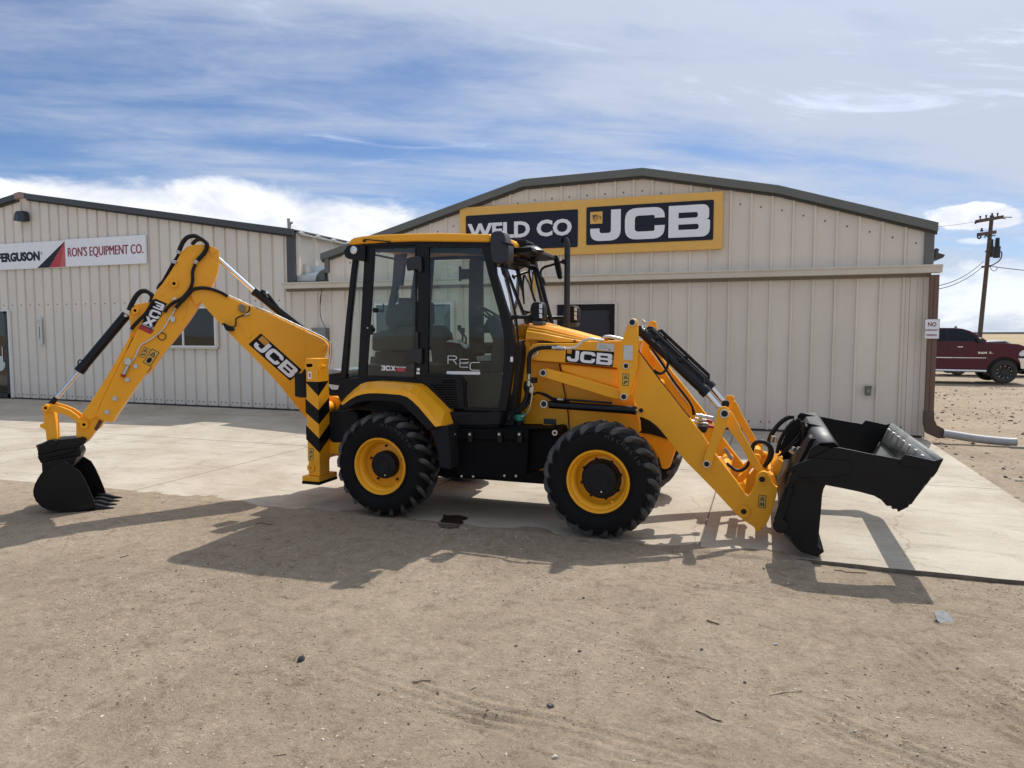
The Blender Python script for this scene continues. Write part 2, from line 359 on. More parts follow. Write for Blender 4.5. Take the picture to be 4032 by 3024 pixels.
def text(name,s,m,parent,o,xv,yv,nrm,depth=.002,bold=.0,box_=(0,1,0,1),shear=0):
    cu=bpy.data.curves.new('t','FONT'); cu.body=s; cu.offset=bold; cu.resolution_u=3; cu.shear=shear; cu.extrude=.5
    ob=bpy.data.objects.new('t',cu); COL.objects.link(ob); bpy.context.view_layer.update()
    me=bpy.data.meshes.new_from_object(ob.evaluated_get(bpy.context.evaluated_depsgraph_get()))
    bpy.data.objects.remove(ob); bpy.data.curves.remove(cu)
    co=np.zeros(len(me.vertices)*3); me.vertices.foreach_get('co',co); co=co.reshape(-1,3)
    mn=co.min(0);mx=co.max(0); a0,a1,b0,b1=box_
    a=a0+(a1-a0)*(co[:,0]-mn[0])/(mx[0]-mn[0]); b=b0+(b1-b0)*(co[:,1]-mn[1])/(mx[1]-mn[1]); c=(co[:,2]+.5)*depth
    off=OFF.get(parent,Vector((0,0,0))) if parent else Vector((0,0,0))
    W=np.array(o-off)+a[:,None]*np.array(xv)+b[:,None]*np.array(yv)+c[:,None]*np.array(nrm)
    me.vertices.foreach_set('co',W.ravel()); me.materials.clear(); me.materials.append(m); me.update()
    ob=bpy.data.objects.new(name,me); COL.objects.link(ob)
    if parent: ob.parent=parent; OFF[ob]=off
    return ob
def dframe(pl,k,BL,BR,TL,w):
    o=pl.p(k,*BL,w); return o,pl.p(k,*BR,w)-o,pl.p(k,*TL,w)-o,-pl.n
def quadplate(name,m,parent,fr,t=.0015,r=.06,box_=(0,1,0,1),lift=0):
    o,xv,yv,n=fr; a0,a1,b0,b1=box_; bm=nb()
    ar=xv.length*(a1-a0)/max(1e-6,yv.length*(b1-b0))
    pts=fillet([(0,0,r),(ar,0,r),(ar,1,r),(0,1,r)],4) if r>0 else [Vector(q) for q in((0,0),(ar,0),(ar,1),(0,1))]
    prism(bm,[o+n*lift+xv*(a0+(a1-a0)*q.x/ar)+yv*(b0+(b1-b0)*q.y) for q in pts],n*t)
    return emit(name,bm,m,parent)
def warning(pl,k,BL,BR,TL,w,parent,lower='hand'):
    fr=dframe(pl,k,BL,BR,TL,w); o,xv,yv,n=fr
    q=quadplate('warning_label',BLKD,parent,fr,.001,.05)
    q2=quadplate('label_face',LBL,parent,fr,.001,.05,(.07,.93,.04,.96),.001)
    bm=nb(); A=[(.5,.90),(.84,.58),(.16,.58)]; B=[(.5,.80),(.68,.63),(.32,.63)]
    f=lambda P:[o+n*.002+xv*a+yv*b for a,b in P]
    prism(bm,f(A),n*.0008,[f(B)]); prism(bm,f([(.47,.75),(.53,.75),(.53,.65),(.47,.65)]),n*.0008)
    if lower=='hand': prism(bm,f([(.2,.2),(.45,.38),(.8,.42),(.8,.32),(.55,.28),(.35,.12)]),n*.0008)
    elif lower=='dot':
        prism(bm,f([(.5+.26*math.cos(t),.30+.19*math.sin(t)) for t in [i*math.pi/6 for i in range(12)]]),n*.0008)
    else:
        for a in (.2,.42,.64): prism(bm,f([(a,.15),(a+.14,.15),(a+.14,.42),(a,.42)]),n*.0008)
    emit('pictogram',bm,BLKD,q)
    return q
def plate(name,m,parent,pl,k,pts,w0,w1,bev=.004,both=None,holes=None,label=None):
    P=pts if isinstance(pts[0],Vector) else pl.ps(k,pts,w0)
    bm=nb(); prism(bm,P,pl.n*(w1-w0),holes)
    o=emit(name,bm,m,parent,bev,label=label)
    if both:
        bm=nb(); d=(2*VC-w1)-w0
        prism(bm,[p+pl.n*d for p in P],pl.n*(w1-w0),[[p+pl.n*d for p in h] for h in holes] if holes else None)
        return o,emit(name,bm,m,parent,bev)
    return o
def mp(k,pts,v): return FM.ps(k,pts,v)

# ------------------------------------------------------------------ ground
def fract_noise(u,v,seed,base,octs,gain=.55,su=1.0,sv=1.0):
    """value noise evaluated at arrays u,v"""
    g=np.random.default_rng(seed); out=np.zeros_like(u); amp=1;f=base
    T=g.random((256,256))
    for o in range(octs):
        x=u*f*su+o*17.3; y=v*f*sv+o*9.1
        xi=np.floor(x).astype(int); yi=np.floor(y).astype(int); fx=x-xi; fy=y-yi; fx=fx*fx*(3-2*fx); fy=fy*fy*(3-2*fy)
        a=T[xi&255,yi&255];b=T[(xi+1)&255,yi&255];c=T[xi&255,(yi+1)&255];d=T[(xi+1)&255,(yi+1)&255]
        out+=amp*((a*(1-fx)+b*fx)*(1-fy)+(c*(1-fx)+d*fx)*fy-.5); amp*=gain; f*=2.03
    return out
TRACKS=[('S',500,960,2212,1400,.13,.011),('S',900,1130,2212,1500,.10,.010),('T',1250,700,2100,830,.12,.012),('T',1500,900,2114,1300,.22,.010),('T',200,560,700,1560,.12,.006),('T',700,1250,1500,1560,.16,.013),('S',1500,650,2212,820,.12,.006),('RR',300,1350,1500,1150,.14,.006),('T',-100,560,560,640,.12,.010)]
def ground_z(u,v):
    z=-.045+.010*fract_noise(u,v,3,.8,3)+.020*np.clip((v-3.5)/2,0,1)*np.clip(1-(v-5.66)*20,0,1)
    z+=.006*fract_noise(u,v,5,5,4,.6); z+=.0028*fract_noise(u,v,6,26,2,.6)*np.clip(.6+1.5*fract_noise(u,v,8,.9,3),0,1.6)
    z-=.018*np.exp(-((v-5.64)/.04)**2)*np.clip((u-.3)/.6,0,1)*(1+.8*fract_noise(u,v,51,3,3))
    rise=np.clip((.9-u)/2.2,0,1)*np.clip((v-3.2)/1.6,0,1)
    z=z*(1-rise)+rise*(-.006+.35*(z+.045))      # towards the left the dirt lies level with the slab
    over=.010*fract_noise(u,v,9,2.2,4,.6)+.004-.050*(v-5.68)-.030*np.clip(u-.2,0,3)
    z=np.where(v>5.62,np.where(over>0,np.minimum(over,.006)+.0015,np.minimum(z,-.008)),np.minimum(z,.006))
    near=np.clip((8-v)/4,0,1)
    # shallow ruts left by tyres, crossing the yard diagonally
    for (k,xa,ya,xb,yb,w,a) in TRACKS:
        A_=GP.p(k,xa,ya,-.03); B_=GP.p(k,xb,yb,-.03); u0,v0,u1,v1=A_.x,A_.y,B_.x,B_.y
        d=np.array((u1-u0,v1-v0)); l=np.hypot(*d); d/=l; s=(u-u0)*d[0]+(v-v0)*d[1]; t=-(u-u0)*d[1]+(v-v0)*d[0]
        t=t+.03*np.sin(s*1.7)
        m=np.exp(-(t/w)**4)*np.clip(s+.3,0,.5)*2*np.clip(l+.6-s,0,.5)*2*np.clip(.75+1.6*fract_noise(u,v,31,1.6,3),0,1.3)
        z-=a*.5*m*near; z+=a*m*near*np.sin(t*2*np.pi/.078+1.1*np.sin(s*3.3)+3*fract_noise(u,v,41,2.5,3))*.62
    return z
def dirt_material():
    m=bpy.data.materials.new('dirt'); m.use_nodes=True; nt=m.node_tree; N=nt.nodes.new; L=nt.links.new
    b=nt.nodes['Principled BSDF']; b.inputs['Roughness'].default_value=.93; b.inputs['Specular IOR Level'].default_value=.15
    tc=N('ShaderNodeTexCoord')
    def noise(sc,det=6,ro=.6,map_=None,dist=0):
        n=N('ShaderNodeTexNoise'); n.inputs['Scale'].default_value=sc; n.inputs['Detail'].default_value=det; n.inputs['Roughness'].default_value=ro; n.inputs['Distortion'].default_value=dist
        L(map_ or tc.outputs['Object'],n.inputs['Vector']); return n.outputs['Fac']
    def ramp(f,stops):
        r=N('ShaderNodeValToRGB'); L(f,r.inputs[0]); e=r.color_ramp.elements
        while len(e)<len(stops): e.new(.5)
        for i,(p,c) in enumerate(stops): e[i].position=p; e[i].color=(*c,1)
        return r.outputs[0]
    def mix(f,a,c,mode='MIX'):
        x=N('ShaderNodeMix'); x.data_type='RGBA'; x.blend_type=mode
        if isinstance(f,(int,float)): x.inputs[0].default_value=f
        else: L(f,x.inputs[0])
        L(a,x.inputs[6]) if not isinstance(a,tuple) else setattr(x.inputs[6],'default_value',(*a,1))
        L(c,x.inputs[7]) if not isinstance(c,tuple) else setattr(x.inputs[7],'default_value',(*c,1))
        return x.outputs[2]
    base=ramp(noise(.8,8,.62,None,.6),[(.34,(.245,.188,.133)),(.48,(.360,.289,.209)),(.62,(.455,.376,.280))])
    col=mix(.62,base,ramp(noise(42,9,.78),[(.35,(.085,.062,.043)),(.43,(.335,.268,.194)),(.56,(.375,.303,.222)),(.69,(.62,.53,.41))]))
    vo=N('ShaderNodeTexVoronoi'); vo.inputs['Scale'].default_value=62; L(tc.outputs['Object'],vo.inputs['Vector'])
    peb=ramp(vo.outputs['Distance'],[(.14,(1,1,1)),(.30,(0,0,0)),(1,(0,0,0))])
    pc=ramp(vo.outputs['Color'],[(.0,(.13,.10,.075)),(.35,(.30,.235,.17)),(.8,(.55,.47,.37)),(1,(.66,.60,.50))])
    col=mix(peb,col,mix(.5,col,pc))
    mp_=N('ShaderNodeMapping'); mp_.inputs['Rotation'].default_value=(0,0,R(32)); mp_.inputs['Scale'].default_value=(3,16,1); L(tc.outputs['Object'],mp_.inputs[0])
    cr=ramp(noise(4.5,8,.75,mp_.outputs[0],.8),[(.26,(.36,.32,.29)),(.42,(1,1,1)),(1,(1,1,1))])
    col=mix(.75,col,cr,'MULTIPLY')
    col=mix(.9,col,ramp(noise(8.5,9,.78,None,.4),[(.36,(.66,.61,.56)),(.47,(.98,.96,.93)),(.53,(1,.985,.96)),(.64,(1.20,1.16,1.11))]),'MULTIPLY')
    vo2=N('ShaderNodeTexVoronoi'); vo2.inputs['Scale'].default_value=26; vo2.inputs['Randomness'].default_value=1; L(tc.outputs['Object'],vo2.inputs['Vector'])
    col=mix(.8,col,ramp(vo2.outputs['Distance'],[(.0,(.50,.45,.41)),(.07,(.62,.57,.53)),(.13,(1,1,1)),(1,(1,1,1))]),'MULTIPLY')
    # far off the yard turns to dry straw coloured grass
    sp=N('ShaderNodeSeparateXYZ'); L(tc.outputs['Object'],sp.inputs[0])
    mr=N('ShaderNodeMapRange'); mr.inputs['From Min'].default_value=42; mr.inputs['From Max'].default_value=50; L(sp.outputs[1],mr.inputs[0])
    fld=ramp(noise(.02,8,.7),[(.35,(.30,.225,.125)),(.6,(.42,.335,.20))])
    col=mix(mr.outputs[0],col,fld)
    L(col,b.inputs['Base Color'])
    def bump(h,st,di,prev=None):
        p=N('ShaderNodeBump'); p.inputs['Strength'].default_value=st; p.inputs['Distance'].default_value=di; L(h,p.inputs['Height'])
        if prev: L(prev,p.inputs['Normal'])
        return p.outputs[0]
    nrm=bump(noise(14,9,.72),.9,.030); nrm=bump(noise(90,5,.7),.7,.008,nrm); nrm=bump(noise(4.5,8,.75,mp_.outputs[0],.8),.5,.02,nrm); nrm=bump(peb,.5,.004,nrm)
    L(nrm,b.inputs['Normal']); return m
DIRT=dirt_material()
def make_ground():
    us=np.concatenate([-np.geomspace(1600,6.5,46),np.arange(-6.4,4.2,.018),np.geomspace(4.25,1600,46)])
    vs=np.concatenate([-np.geomspace(300,.6,14),np.arange(-.4,2.2,.2),np.arange(2.2,3.8,.013),np.arange(3.8,6.10,.022),np.linspace(6.15,6.4,3),np.geomspace(6.6,2500,60)])
    U,V=np.meshgrid(us,vs); Zg=ground_z(U,V)
    fade=np.clip(1-(np.abs(U)-12)/20,0,1)*np.clip(1-(V-14)/20,0,1); Zg=-.045+(Zg+.045)*fade
    Zg=np.where(V>200,-.045-(V-200)*0.0,Zg)
    nv,nu=U.shape; co=np.stack([U,V,Zg],-1).reshape(-1,3)
    idx=np.arange(nv*nu).reshape(nv,nu); f=np.stack([idx[:-1,:-1],idx[:-1,1:],idx[1:,1:],idx[1:,:-1]],-1).reshape(-1,4)
    me=bpy.data.meshes.new('ground'); me.from_pydata(co.tolist(),[],f.tolist()); me.polygons.foreach_set('use_smooth',[True]*len(f)); me.materials.append(DIRT)
    o=bpy.data.objects.new('ground',me); COL.objects.link(o); tag(o,kind='structure'); return o
make_ground()

def concrete_material():
    m=bpy.data.materials.new('concrete'); m.use_nodes=True; nt=m.node_tree; N=nt.nodes.new; L=nt.links.new
    b=nt.nodes['Principled BSDF']; b.inputs['Roughness'].default_value=.85; b.inputs['Specular IOR Level'].default_value=.25
    tc=N('ShaderNodeTexCoord')
    def noise(sc,det=6,ro=.6,vec=None,dist=0):
        n=N('ShaderNodeTexNoise'); n.inputs['Scale'].default_value=sc; n.inputs['Detail'].default_value=det; n.inputs['Roughness'].default_value=ro; n.inputs['Distortion'].default_value=dist
        L(vec or tc.outputs['Object'],n.inputs['Vector']); return n.outputs['Fac']
    def ramp(f,stops):
        r=N('ShaderNodeValToRGB'); L(f,r.inputs[0]); e=r.color_ramp.elements
        while len(e)<len(stops): e.new(.5)
        for i,(p,c) in enumerate(stops): e[i].position=p; e[i].color=(*c,1)
        return r.outputs[0]
    def mix(f,a,c,mode='MIX'):
        x=N('ShaderNodeMix'); x.data_type='RGBA'; x.blend_type=mode
        if isinstance(f,(int,float)): x.inputs[0].default_value=f
        else: L(f,x.inputs[0])
        L(a,x.inputs[6]) if not isinstance(a,tuple) else setattr(x.inputs[6],'default_value',(*a,1))
        L(c,x.inputs[7]) if not isinstance(c,tuple) else setattr(x.inputs[7],'default_value',(*c,1))
        return x.outputs[2]
    col=ramp(noise(.9,8,.62),[(.30,(.42,.36,.275)),(.52,(.50,.44,.350)),(.74,(.56,.505,.415))])
    mpg=N('ShaderNodeMapping'); mpg.inputs['Scale'].default_value=(1,2.2,1); mpg.inputs['Rotation'].default_value=(0,0,R(8)); L(tc.outputs['Object'],mpg.inputs[0])
    st=ramp(noise(1.7,9,.7,mpg.outputs[0],1.2),[(.30,(.52,.51,.50)),(.42,(.86,.855,.85)),(.50,(1,1,1)),(1,(1,1,1))])
    col=mix(.65,col,st,'MULTIPLY')
    # dirt washed over the slab
    col=mix(ramp(noise(.55,9,.68,None,.5),[(.46,(0,0,0)),(.66,(.75,.75,.75))]),col,ramp(noise(20,7,.7),[(.35,(.30,.24,.175)),(.65,(.44,.365,.275))]))
    sp=N('ShaderNodeSeparateXYZ'); L(tc.outputs['Object'],sp.inputs[0])
    # the paving by the left building turns browner and darker
    ma=N('ShaderNodeMath'); ma.operation='MULTIPLY_ADD'; L(noise(.8,7,.65),ma.inputs[0]); ma.inputs[1].default_value=2.4; L(sp.outputs[1],ma.inputs[2])
    mr=N('ShaderNodeMapRange'); mr.inputs['From Min'].default_value=10.1; mr.inputs['From Max'].default_value=10.6; L(ma.outputs[0],mr.inputs[0])
    mu=N('ShaderNodeMapRange'); mu.inputs['From Min'].default_value=-4.0; mu.inputs['From Max'].default_value=-7.0; L(sp.outputs[0],mu.inputs[0])
    mm=N('ShaderNodeMath'); mm.operation='MULTIPLY'; L(mr.outputs[0],mm.inputs[0]); L(mu.outputs[0],mm.inputs[1])
    m3=N('ShaderNodeMath'); m3.operation='MULTIPLY'; L(mm.outputs[0],m3.inputs[0]); m3.inputs[1].default_value=.75
    col=mix(m3.outputs[0],col,ramp(noise(9,8,.7),[(.3,(.20,.16,.12)),(.7,(.33,.275,.21))]))
    col=mix(.8,col,ramp(noise(60,6,.75),[(.3,(.74,.73,.71)),(.6,(1.07,1.07,1.06))]),'MULTIPLY')
    col=mix(.7,col,ramp(noise(3.1,6,.6,None,1.5),[(.24,(.45,.44,.43)),(.34,(1,1,1)),(1,(1,1,1))]),'MULTIPLY')
    mps=N('ShaderNodeMapping'); mps.inputs['Scale'].default_value=(1.2,14,1); mps.inputs['Rotation'].default_value=(0,0,R(-14)); L(tc.outputs['Object'],mps.inputs[0])
    col=mix(.35,col,ramp(noise(2.2,7,.7,mps.outputs[0]),[(.34,(.62,.61,.60)),(.48,(1,1,1)),(1,(1,1,1))]),'MULTIPLY')
    vc=N('ShaderNodeTexVoronoi'); vc.feature='DISTANCE_TO_EDGE'; vc.inputs['Scale'].default_value=.42; wv=N('ShaderNodeMapping'); L(tc.outputs['Object'],wv.inputs[0])
    nz=N('ShaderNodeTexNoise'); nz.inputs['Scale'].default_value=3; nz.inputs['Detail'].default_value=6; L(tc.outputs['Object'],nz.inputs['Vector']); av=N('ShaderNodeVectorMath'); av.operation='MULTIPLY_ADD'; L(nz.outputs['Color'],av.inputs[0]); av.inputs[1].default_value=(.35,.35,0); L(wv.outputs[0],av.inputs[2]); L(av.outputs[0],vc.inputs['Vector'])
    col=mix(.55,col,ramp(vc.outputs['Distance'],[(.0,(.45,.42,.39)),(.0035,(1,1,1)),(1,(1,1,1))]),'MULTIPLY')
    L(col,b.inputs['Base Color'])
    p=N('ShaderNodeBump'); p.inputs['Strength'].default_value=.45; p.inputs['Distance'].default_value=.006; L(noise(45,8,.7),p.inputs['Height']); L(p.outputs[0],b.inputs['Normal'])
    return m
CONC=concrete_material()
ap=thing('concrete_apron',(0,9,0),kind='structure')
JU=[-30,-26.5,-23.0,-19.6,-16.2,-12.8,-9.35,-6.4,-3.4,-.45,2.5]; JV=[5.68,9.0,13.05]
for i in range(len(JU)-1):
    for j in range(2):
        bm=nb(); g=.006; x0,x1,y0,y1=JU[i]+g,JU[i+1]-g,JV[j]+g,JV[j+1]-g; n=max(2,int((x1-x0)/.22)); top=[]
        dz=random.uniform(-.0015,.0)
        def ed(t,k): return (.010*math.sin(t*3.1+k)+.007*math.sin(t*9.7+k*2)+.004*math.sin(t*23+k)) if j==0 else 0
        F=[bm.verts.new((x0+(x1-x0)*k/n,y0+ed(x0+(x1-x0)*k/n,1) ,dz)) for k in range(n+1)]
        Bk=[bm.verts.new((x0+(x1-x0)*k/n,y1,dz)) for k in range(n+1)]
        F2=[bm.verts.new((v.co.x,v.co.y,-.2)) for v in F]; B2=[bm.verts.new((v.co.x,v.co.y,-.2)) for v in Bk]
        for k in range(n):
            bm.faces.new((F[k],F[k+1],Bk[k+1],Bk[k])); bm.faces.new((F[k],F2[k],F2[k+1],F[k+1])); bm.faces.new((Bk[k],Bk[k+1],B2[k+1],B2[k]))
        bm.faces.new((F[0],Bk[0],B2[0],F2[0])); bm.faces.new((F[n],F2[n],B2[n],Bk[n]))
        sl_=emit('slab',bm,CONC,ap,.004); sl_.data.materials.append(mat('painted_shade_concrete',(.15,.12,.09),.95,0,.45,9,.4,60))  # dark second material paints the shadow line along the slab sides
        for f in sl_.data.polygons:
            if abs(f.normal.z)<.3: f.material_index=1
# joint filler (dirt in the joints)
bm=nb(); box(bm,-30,2.49,5.72,13.04,-.19,-.005); emit('joint_filler',bm,mat('joint_dirt',(.16,.13,.10),.95,0,.3,6),ap)
# spilled oil on the slab edge, a flat stain
def blobby(k,pts,w,name,m,label,z):
    P=[Plane((0,0,z),(0,0,1)).p(k,x,y,0) for x,y in pts]; bm=nb(); prism(bm,P,(0,0,-.0006)); o=emit(name,bm,m); 
    return tag(o,kind='structure')
OIL=mat('oil_stain',(.030,.022,.016),.35,0,.3,12)
blobby('S',[(950,37),(985,42),(1040,40),(1098,55),(1085,68),(1060,70),(1072,84),(1055,96),(1000,92),(945,88),(932,72),(950,62)],0,'oil_stain',OIL,'',.0045)
blobby('S',[(918,88),(945,90),(1000,94),(1058,98),(1040,112),(985,117),(935,110)],0,'oil_stain',mat('oil_on_dirt',(.10,.075,.055),.7,0,.3,30),'',.009)
blobby('S',[(770,775),(800,755),(850,748),(905,752),(940,770),(900,795),(840,805),(790,800)],0,'damp_patch',mat('damp_dirt',(.20,.15,.085),.8,0,.25,20,.5,60),'',-.012) if False else None
# distant low ridge and shelter belt
bm=nb(); pts=[]
prof=[(-400,2.0),(100,3.0),(500,4.0),(620,6.0),(700,8.0),(760,13.0),(800,16),(840,13.5),(900,14.0),(1100,12),(1600,9)]
a=[bm.verts.new((x,1500,z)) for x,z in prof]; b_=[bm.verts.new((x,1495,-1)) for x,z in prof]; c_=[bm.verts.new((x,1560,-1)) for x,z in prof]
for i in range(len(prof)-1): bm.faces.new((b_[i],b_[i+1],a[i+1],a[i])); bm.faces.new((a[i],a[i+1],c_[i+1],c_[i]))
tag(emit('hills',bm,mat('far_ridge',(.11,.10,.085),1,0,.3,.01)),kind='structure')

# ------------------------------------------------------------------ buildings
WV=13.06
def panel_wall(b,m,u0,step,count,topf,z0,ribw=.062,ribh=.038,minz=.0,maxu=None,v=WV,ribside=.35,lowcut=None):
    for i in range(count):
        a=u0+i*step; e=a+step
        if maxu and e>maxu: e=maxu
        prof=[(a,0),(a+.012,0),(a+.022,-ribh),(a+ribw-.008,-ribh),(a+ribw+.004,0),(e-.0,0)]
        # two shallow stiffening swages in the flat of the sheet
        zb=z0+.0; bm=nb(); lo=[];hi=[]
        for (u,d) in prof:
            lo.append(bm.verts.new((u,v+d,zb))); hi.append(bm.verts.new((u,v+d,topf(u))))
        for k in range(len(prof)-1): bm.faces.new((lo[k],lo[k+1],hi[k+1],hi[k]))
        emit('panel',bm,m,b)
def lin(pts):
    xs=[p[0] for p in pts]; zs=[p[1] for p in pts]
    return lambda u: float(np.interp(u,xs,zs))
# main building
B1=thing('metal_building',(-3.1,16,0),'low beige ribbed metal building with dark eave trim behind the yellow backhoe','building')
roofR=lin([(-8.86,3.385),(-4.37,4.60),(-2.11,4.64),(.17,4.18),(2.54,3.44)])
panel_wall(B1,SID,-9.77,.3385,int((2.2+9.77)/.3385)+1,lambda u: 2.72 if u<-8.74 else roofR(u)-.10,.03,maxu=2.15)
bm=nb(); # right end: flat corner sheets
for a,e,d in ((2.15,2.21,0),(2.21,2.31,-.012),(2.31,2.40,-.004),(2.40,2.49,-.016)): box(bm,a,e-.003,WV-.005+d,WV+.05,.03,2.70)
emit('corner_trim',bm,SID,B1,.002)
bm=nb(); box(bm,2.15,2.40,WV-.004,WV+.04,2.70,roofR(2.4)-.1); emit('panel',bm,SID,B1)
bm=nb(); box(bm,2.385,2.52,WV-.05,WV+.1,2.78,3.36); emit('corner_trim',bm,TRIM,B1,.003)
bm=nb(); box(bm,2.497,2.503,WV-.0,30,.0,3.36); box(bm,-8.85,-8.80,WV+.1,30,.0,3.3); box(bm,-8.8,2.5,29.9,30,0,3.3); emit('wall',bm,SID,B1)
for (x0,z0),(x1,z1) in zip([(-8.88,3.375),(-4.37,4.60),(-2.11,4.64),(.17,4.18)],[(-4.37,4.60),(-2.11,4.64),(.17,4.18),(2.55,3.44)]):
    bm=nb(); prism(bm,[Vector((x0,12.93,z0)),Vector((x1,12.93,z1)),Vector((x1,12.93,z1-.135)),Vector((x0,12.93,z0-.135))],(0,.05,0)); emit('eave_trim',bm,TRIM,B1,.004)
    bm=nb(); prism(bm,[Vector((x0,12.985,z0-.115)),Vector((x1,12.985,z1-.115)),Vector((x1,12.985,z1-.175)),Vector((x0,12.985,z0-.175))],(0,.07,0)); emit('eave_shadow_strip',bm,mat('shadow_trim',(.055,.056,.052),.6,0,.1,4),B1)  # dark strip paints the shadow gap under the eave
    bm=nb(); prism(bm,[Vector((x0,12.94,z0+.004)),Vector((x1,12.94,z1+.004)),Vector((x1,12.94,z1-.03)),Vector((x0,12.94,z0-.03))],(0,17.2,0)); emit('roof',bm,TRIM,B1)
bm=nb(); box(bm,-8.80,-8.70,12.96,13.1,2.98,3.29); emit('corner_trim',bm,TRIM,B1,.003)
# long canopy track cover
P0,P1=-9.80,2.62
bm=nb(); pr=[(12.86,2.655),(12.855,2.735),(12.835,2.757),(12.835,2.782),(13.05,2.782),(13.05,2.655)]
prism(bm,[Vector((P0,y,z)) for y,z in pr],(P1-P0,0,0)); emit('track_cover',bm,TRIMB,B1,.004)
bm=nb(); box(bm,P0,P1-.14,12.99,13.06,2.60,2.655); emit('track_base',bm,mat('track_base_tan',(.20,.17,.135),.6,0,.1,5),B1)  # darker strip below the track cover
# base trim, gap below the sheets
bm=nb(); box(bm,-9.7,2.46,13.03,13.10,-.01,.035); emit('base_trim',bm,mat('base_dark',(.05,.04,.035),.9,0,.2,5),B1)
# screws (rows of fasteners)
SCR=mat('screw_grey',(.09,.085,.08),.5,.5,.2,20)
bm=nb()
for i in range(36):
    u=-9.77+.3385*i
    for du in (.075,.27):
        x=u+du
        if x<2.3: cyl(bm,(x,WV-.008,.16),(x,WV+.004,.16),.014,6)
    x=u+.19
    if -8.4<x<2.3:
        zt=roofR(x)-.38
        cyl(bm,(x,WV-.008,zt),(x,WV+.004,zt),.015,6)
tag(emit('screws',bm,SCR,B1),kind='stuff')
# door
dr=thing('x',(0,0,0)); bpy.data.objects.remove(dr)
bm=nb(); box(bm,-3.69,-3.60,12.965,13.05,.02,2.235); box(bm,-2.69,-2.60,12.965,13.05,.02,2.235); box(bm,-3.60,-2.69,12.965,13.05,2.14,2.235); df=emit('door_frame',bm,FRMD,B1,.003)
bm=nb(); box(bm,-3.597,-2.693,13.0,13.03,.03,2.137); dd=emit('door',bm,mat('dark_blue_door',(.018,.021,.028),.45,0,.12,1.5,.06,20),B1,.002)
bm=nb()
for z in (.3,1.1,1.92): box(bm,-2.70,-2.675,12.955,12.965,z,z+.11)
emit('hinge',bm,FRMD,dd,.001)
bm=nb(); cyl(bm,(-3.52,12.93,1.0),(-3.52,13.0,1.0),.03,14); emit('handle',bm,ZINC,dd,.002)
bm=nb(); box(bm,-2.598,-2.56,12.985,13.05,.02,2.26); box(bm,-3.73,-2.598,12.985,13.05,2.237,2.262); emit('door_trim',bm,SID,B1,.002)
def window(b,x0,x1,z0,z1,mull,name='window',v=13.0,glz=WING,innr=True):
    f=.035; bm=nb(); box(bm,x0,x1,v-.03,v+.045,z0,z0+f); box(bm,x0,x1,v-.03,v+.045,z1-f,z1); box(bm,x0,x0+f,v-.03,v+.045,z0+f,z1-f); box(bm,x1-f,x1,v-.03,v+.045,z0+f,z1-f)
    w=emit(name,bm,FRMW,b,.003)
    bm=nb(); box(bm,x0-.03,x0,v,v+.04,z0-.03,z1+.03); box(bm,x1,x1+.03,v,v+.04,z0-.03,z1+.03); box(bm,x0,x1,v,v+.04,z1,z1+.03); box(bm,x0-.03,x1+.03,v-.02,v+.04,z0-.035,z0); emit('sill',bm,SIDL,w,.002)
    for mx in mull: bm=nb(); box(bm,mx-.02,mx+.02,v-.022,v+.03,z0+f,z1-f); emit('mullion',bm,FRMW,w,.002)
    xs=[x0+f]+list(mull)+[x1-f]
    for a,e in zip(xs,xs[1:]): bm=nb(); box(bm,a+.01,e-.01,v+.005,v+.009,z0+f,z1-f); emit('pane',bm,glz,w)
    bm=nb(); box(bm,x0+f,x1-f,v+.030,v+.036,z0+f,z1-f); emit('dark_room',bm,DKIN,w)
    return w
window(B1,-7.62,-5.86,1.32,2.31,[-6.74],glz=glass('cab_side_window',(.50,.60,.60),2.0))
# left building
B2=thing('metal_building',(-17.7,16,0),'taller beige ribbed metal building at the left with white dealer sign','building')
roofL=lin([(-25.9,3.93),(-17.69,5.215),(-9.58,3.925)])
panel_wall(B2,SIDL,-25.79,.3175,51,lambda u: roofL(min(u,-9.60))-.10,.03,maxu=-9.775,ribw=.078,ribh=-.040)
for (x0,z0),(x1,z1) in (((-26,3.92),(-17.86,5.19)),((-17.52,5.19),(-9.56,3.92))):
    bm=nb(); prism(bm,[Vector((x0,12.93,z0)),Vector((x1,12.93,z1)),Vector((x1,12.93,z1-.13)),Vector((x0,12.93,z0-.13))],(0,.05,0)); emit('eave_trim',bm,mat('slate_trim',(.075,.08,.085),.5,0,.06,2,spec=.3),B2,.004)
    bm=nb(); prism(bm,[Vector((x0,12.985,z0-.11)),Vector((x1,12.985,z1-.11)),Vector((x1,12.985,z1-.17)),Vector((x0,12.985,z0-.17))],(0,.07,0)); emit('eave_shadow_strip',bm,mat('shadow_trim2',(.035,.035,.037),.6,0,.1,4),B2)  # shadow gap below the fascia, drawn as a dark strip
    bm=nb(); prism(bm,[Vector((x0,12.94,z0+.008)),Vector((x1,12.94,z1+.008)),Vector((x1,12.94,z1-.02)),Vector((x0,12.94,z0-.02))],(0,14,0)); emit('roof',bm,TRIM,B2)
bm=nb(); prism(bm,[Vector((-17.87,12.922,5.205)),Vector((-17.69,12.922,5.235)),Vector((-17.51,12.922,5.205)),Vector((-17.53,12.922,5.06)),Vector((-17.69,12.922,5.08)),Vector((-17.85,12.922,5.06))],(0,.06,0)); emit('ridge_cap',bm,mat('faded_pink_cap',(.32,.22,.185),.6,0,.12,6),B2,.004)
bm=nb(); box(bm,-9.77,-9.585,12.99,13.08,2.80,3.80); emit('corner_trim',bm,mat('slate_trim',(.06,.065,.07)),B2,.004)
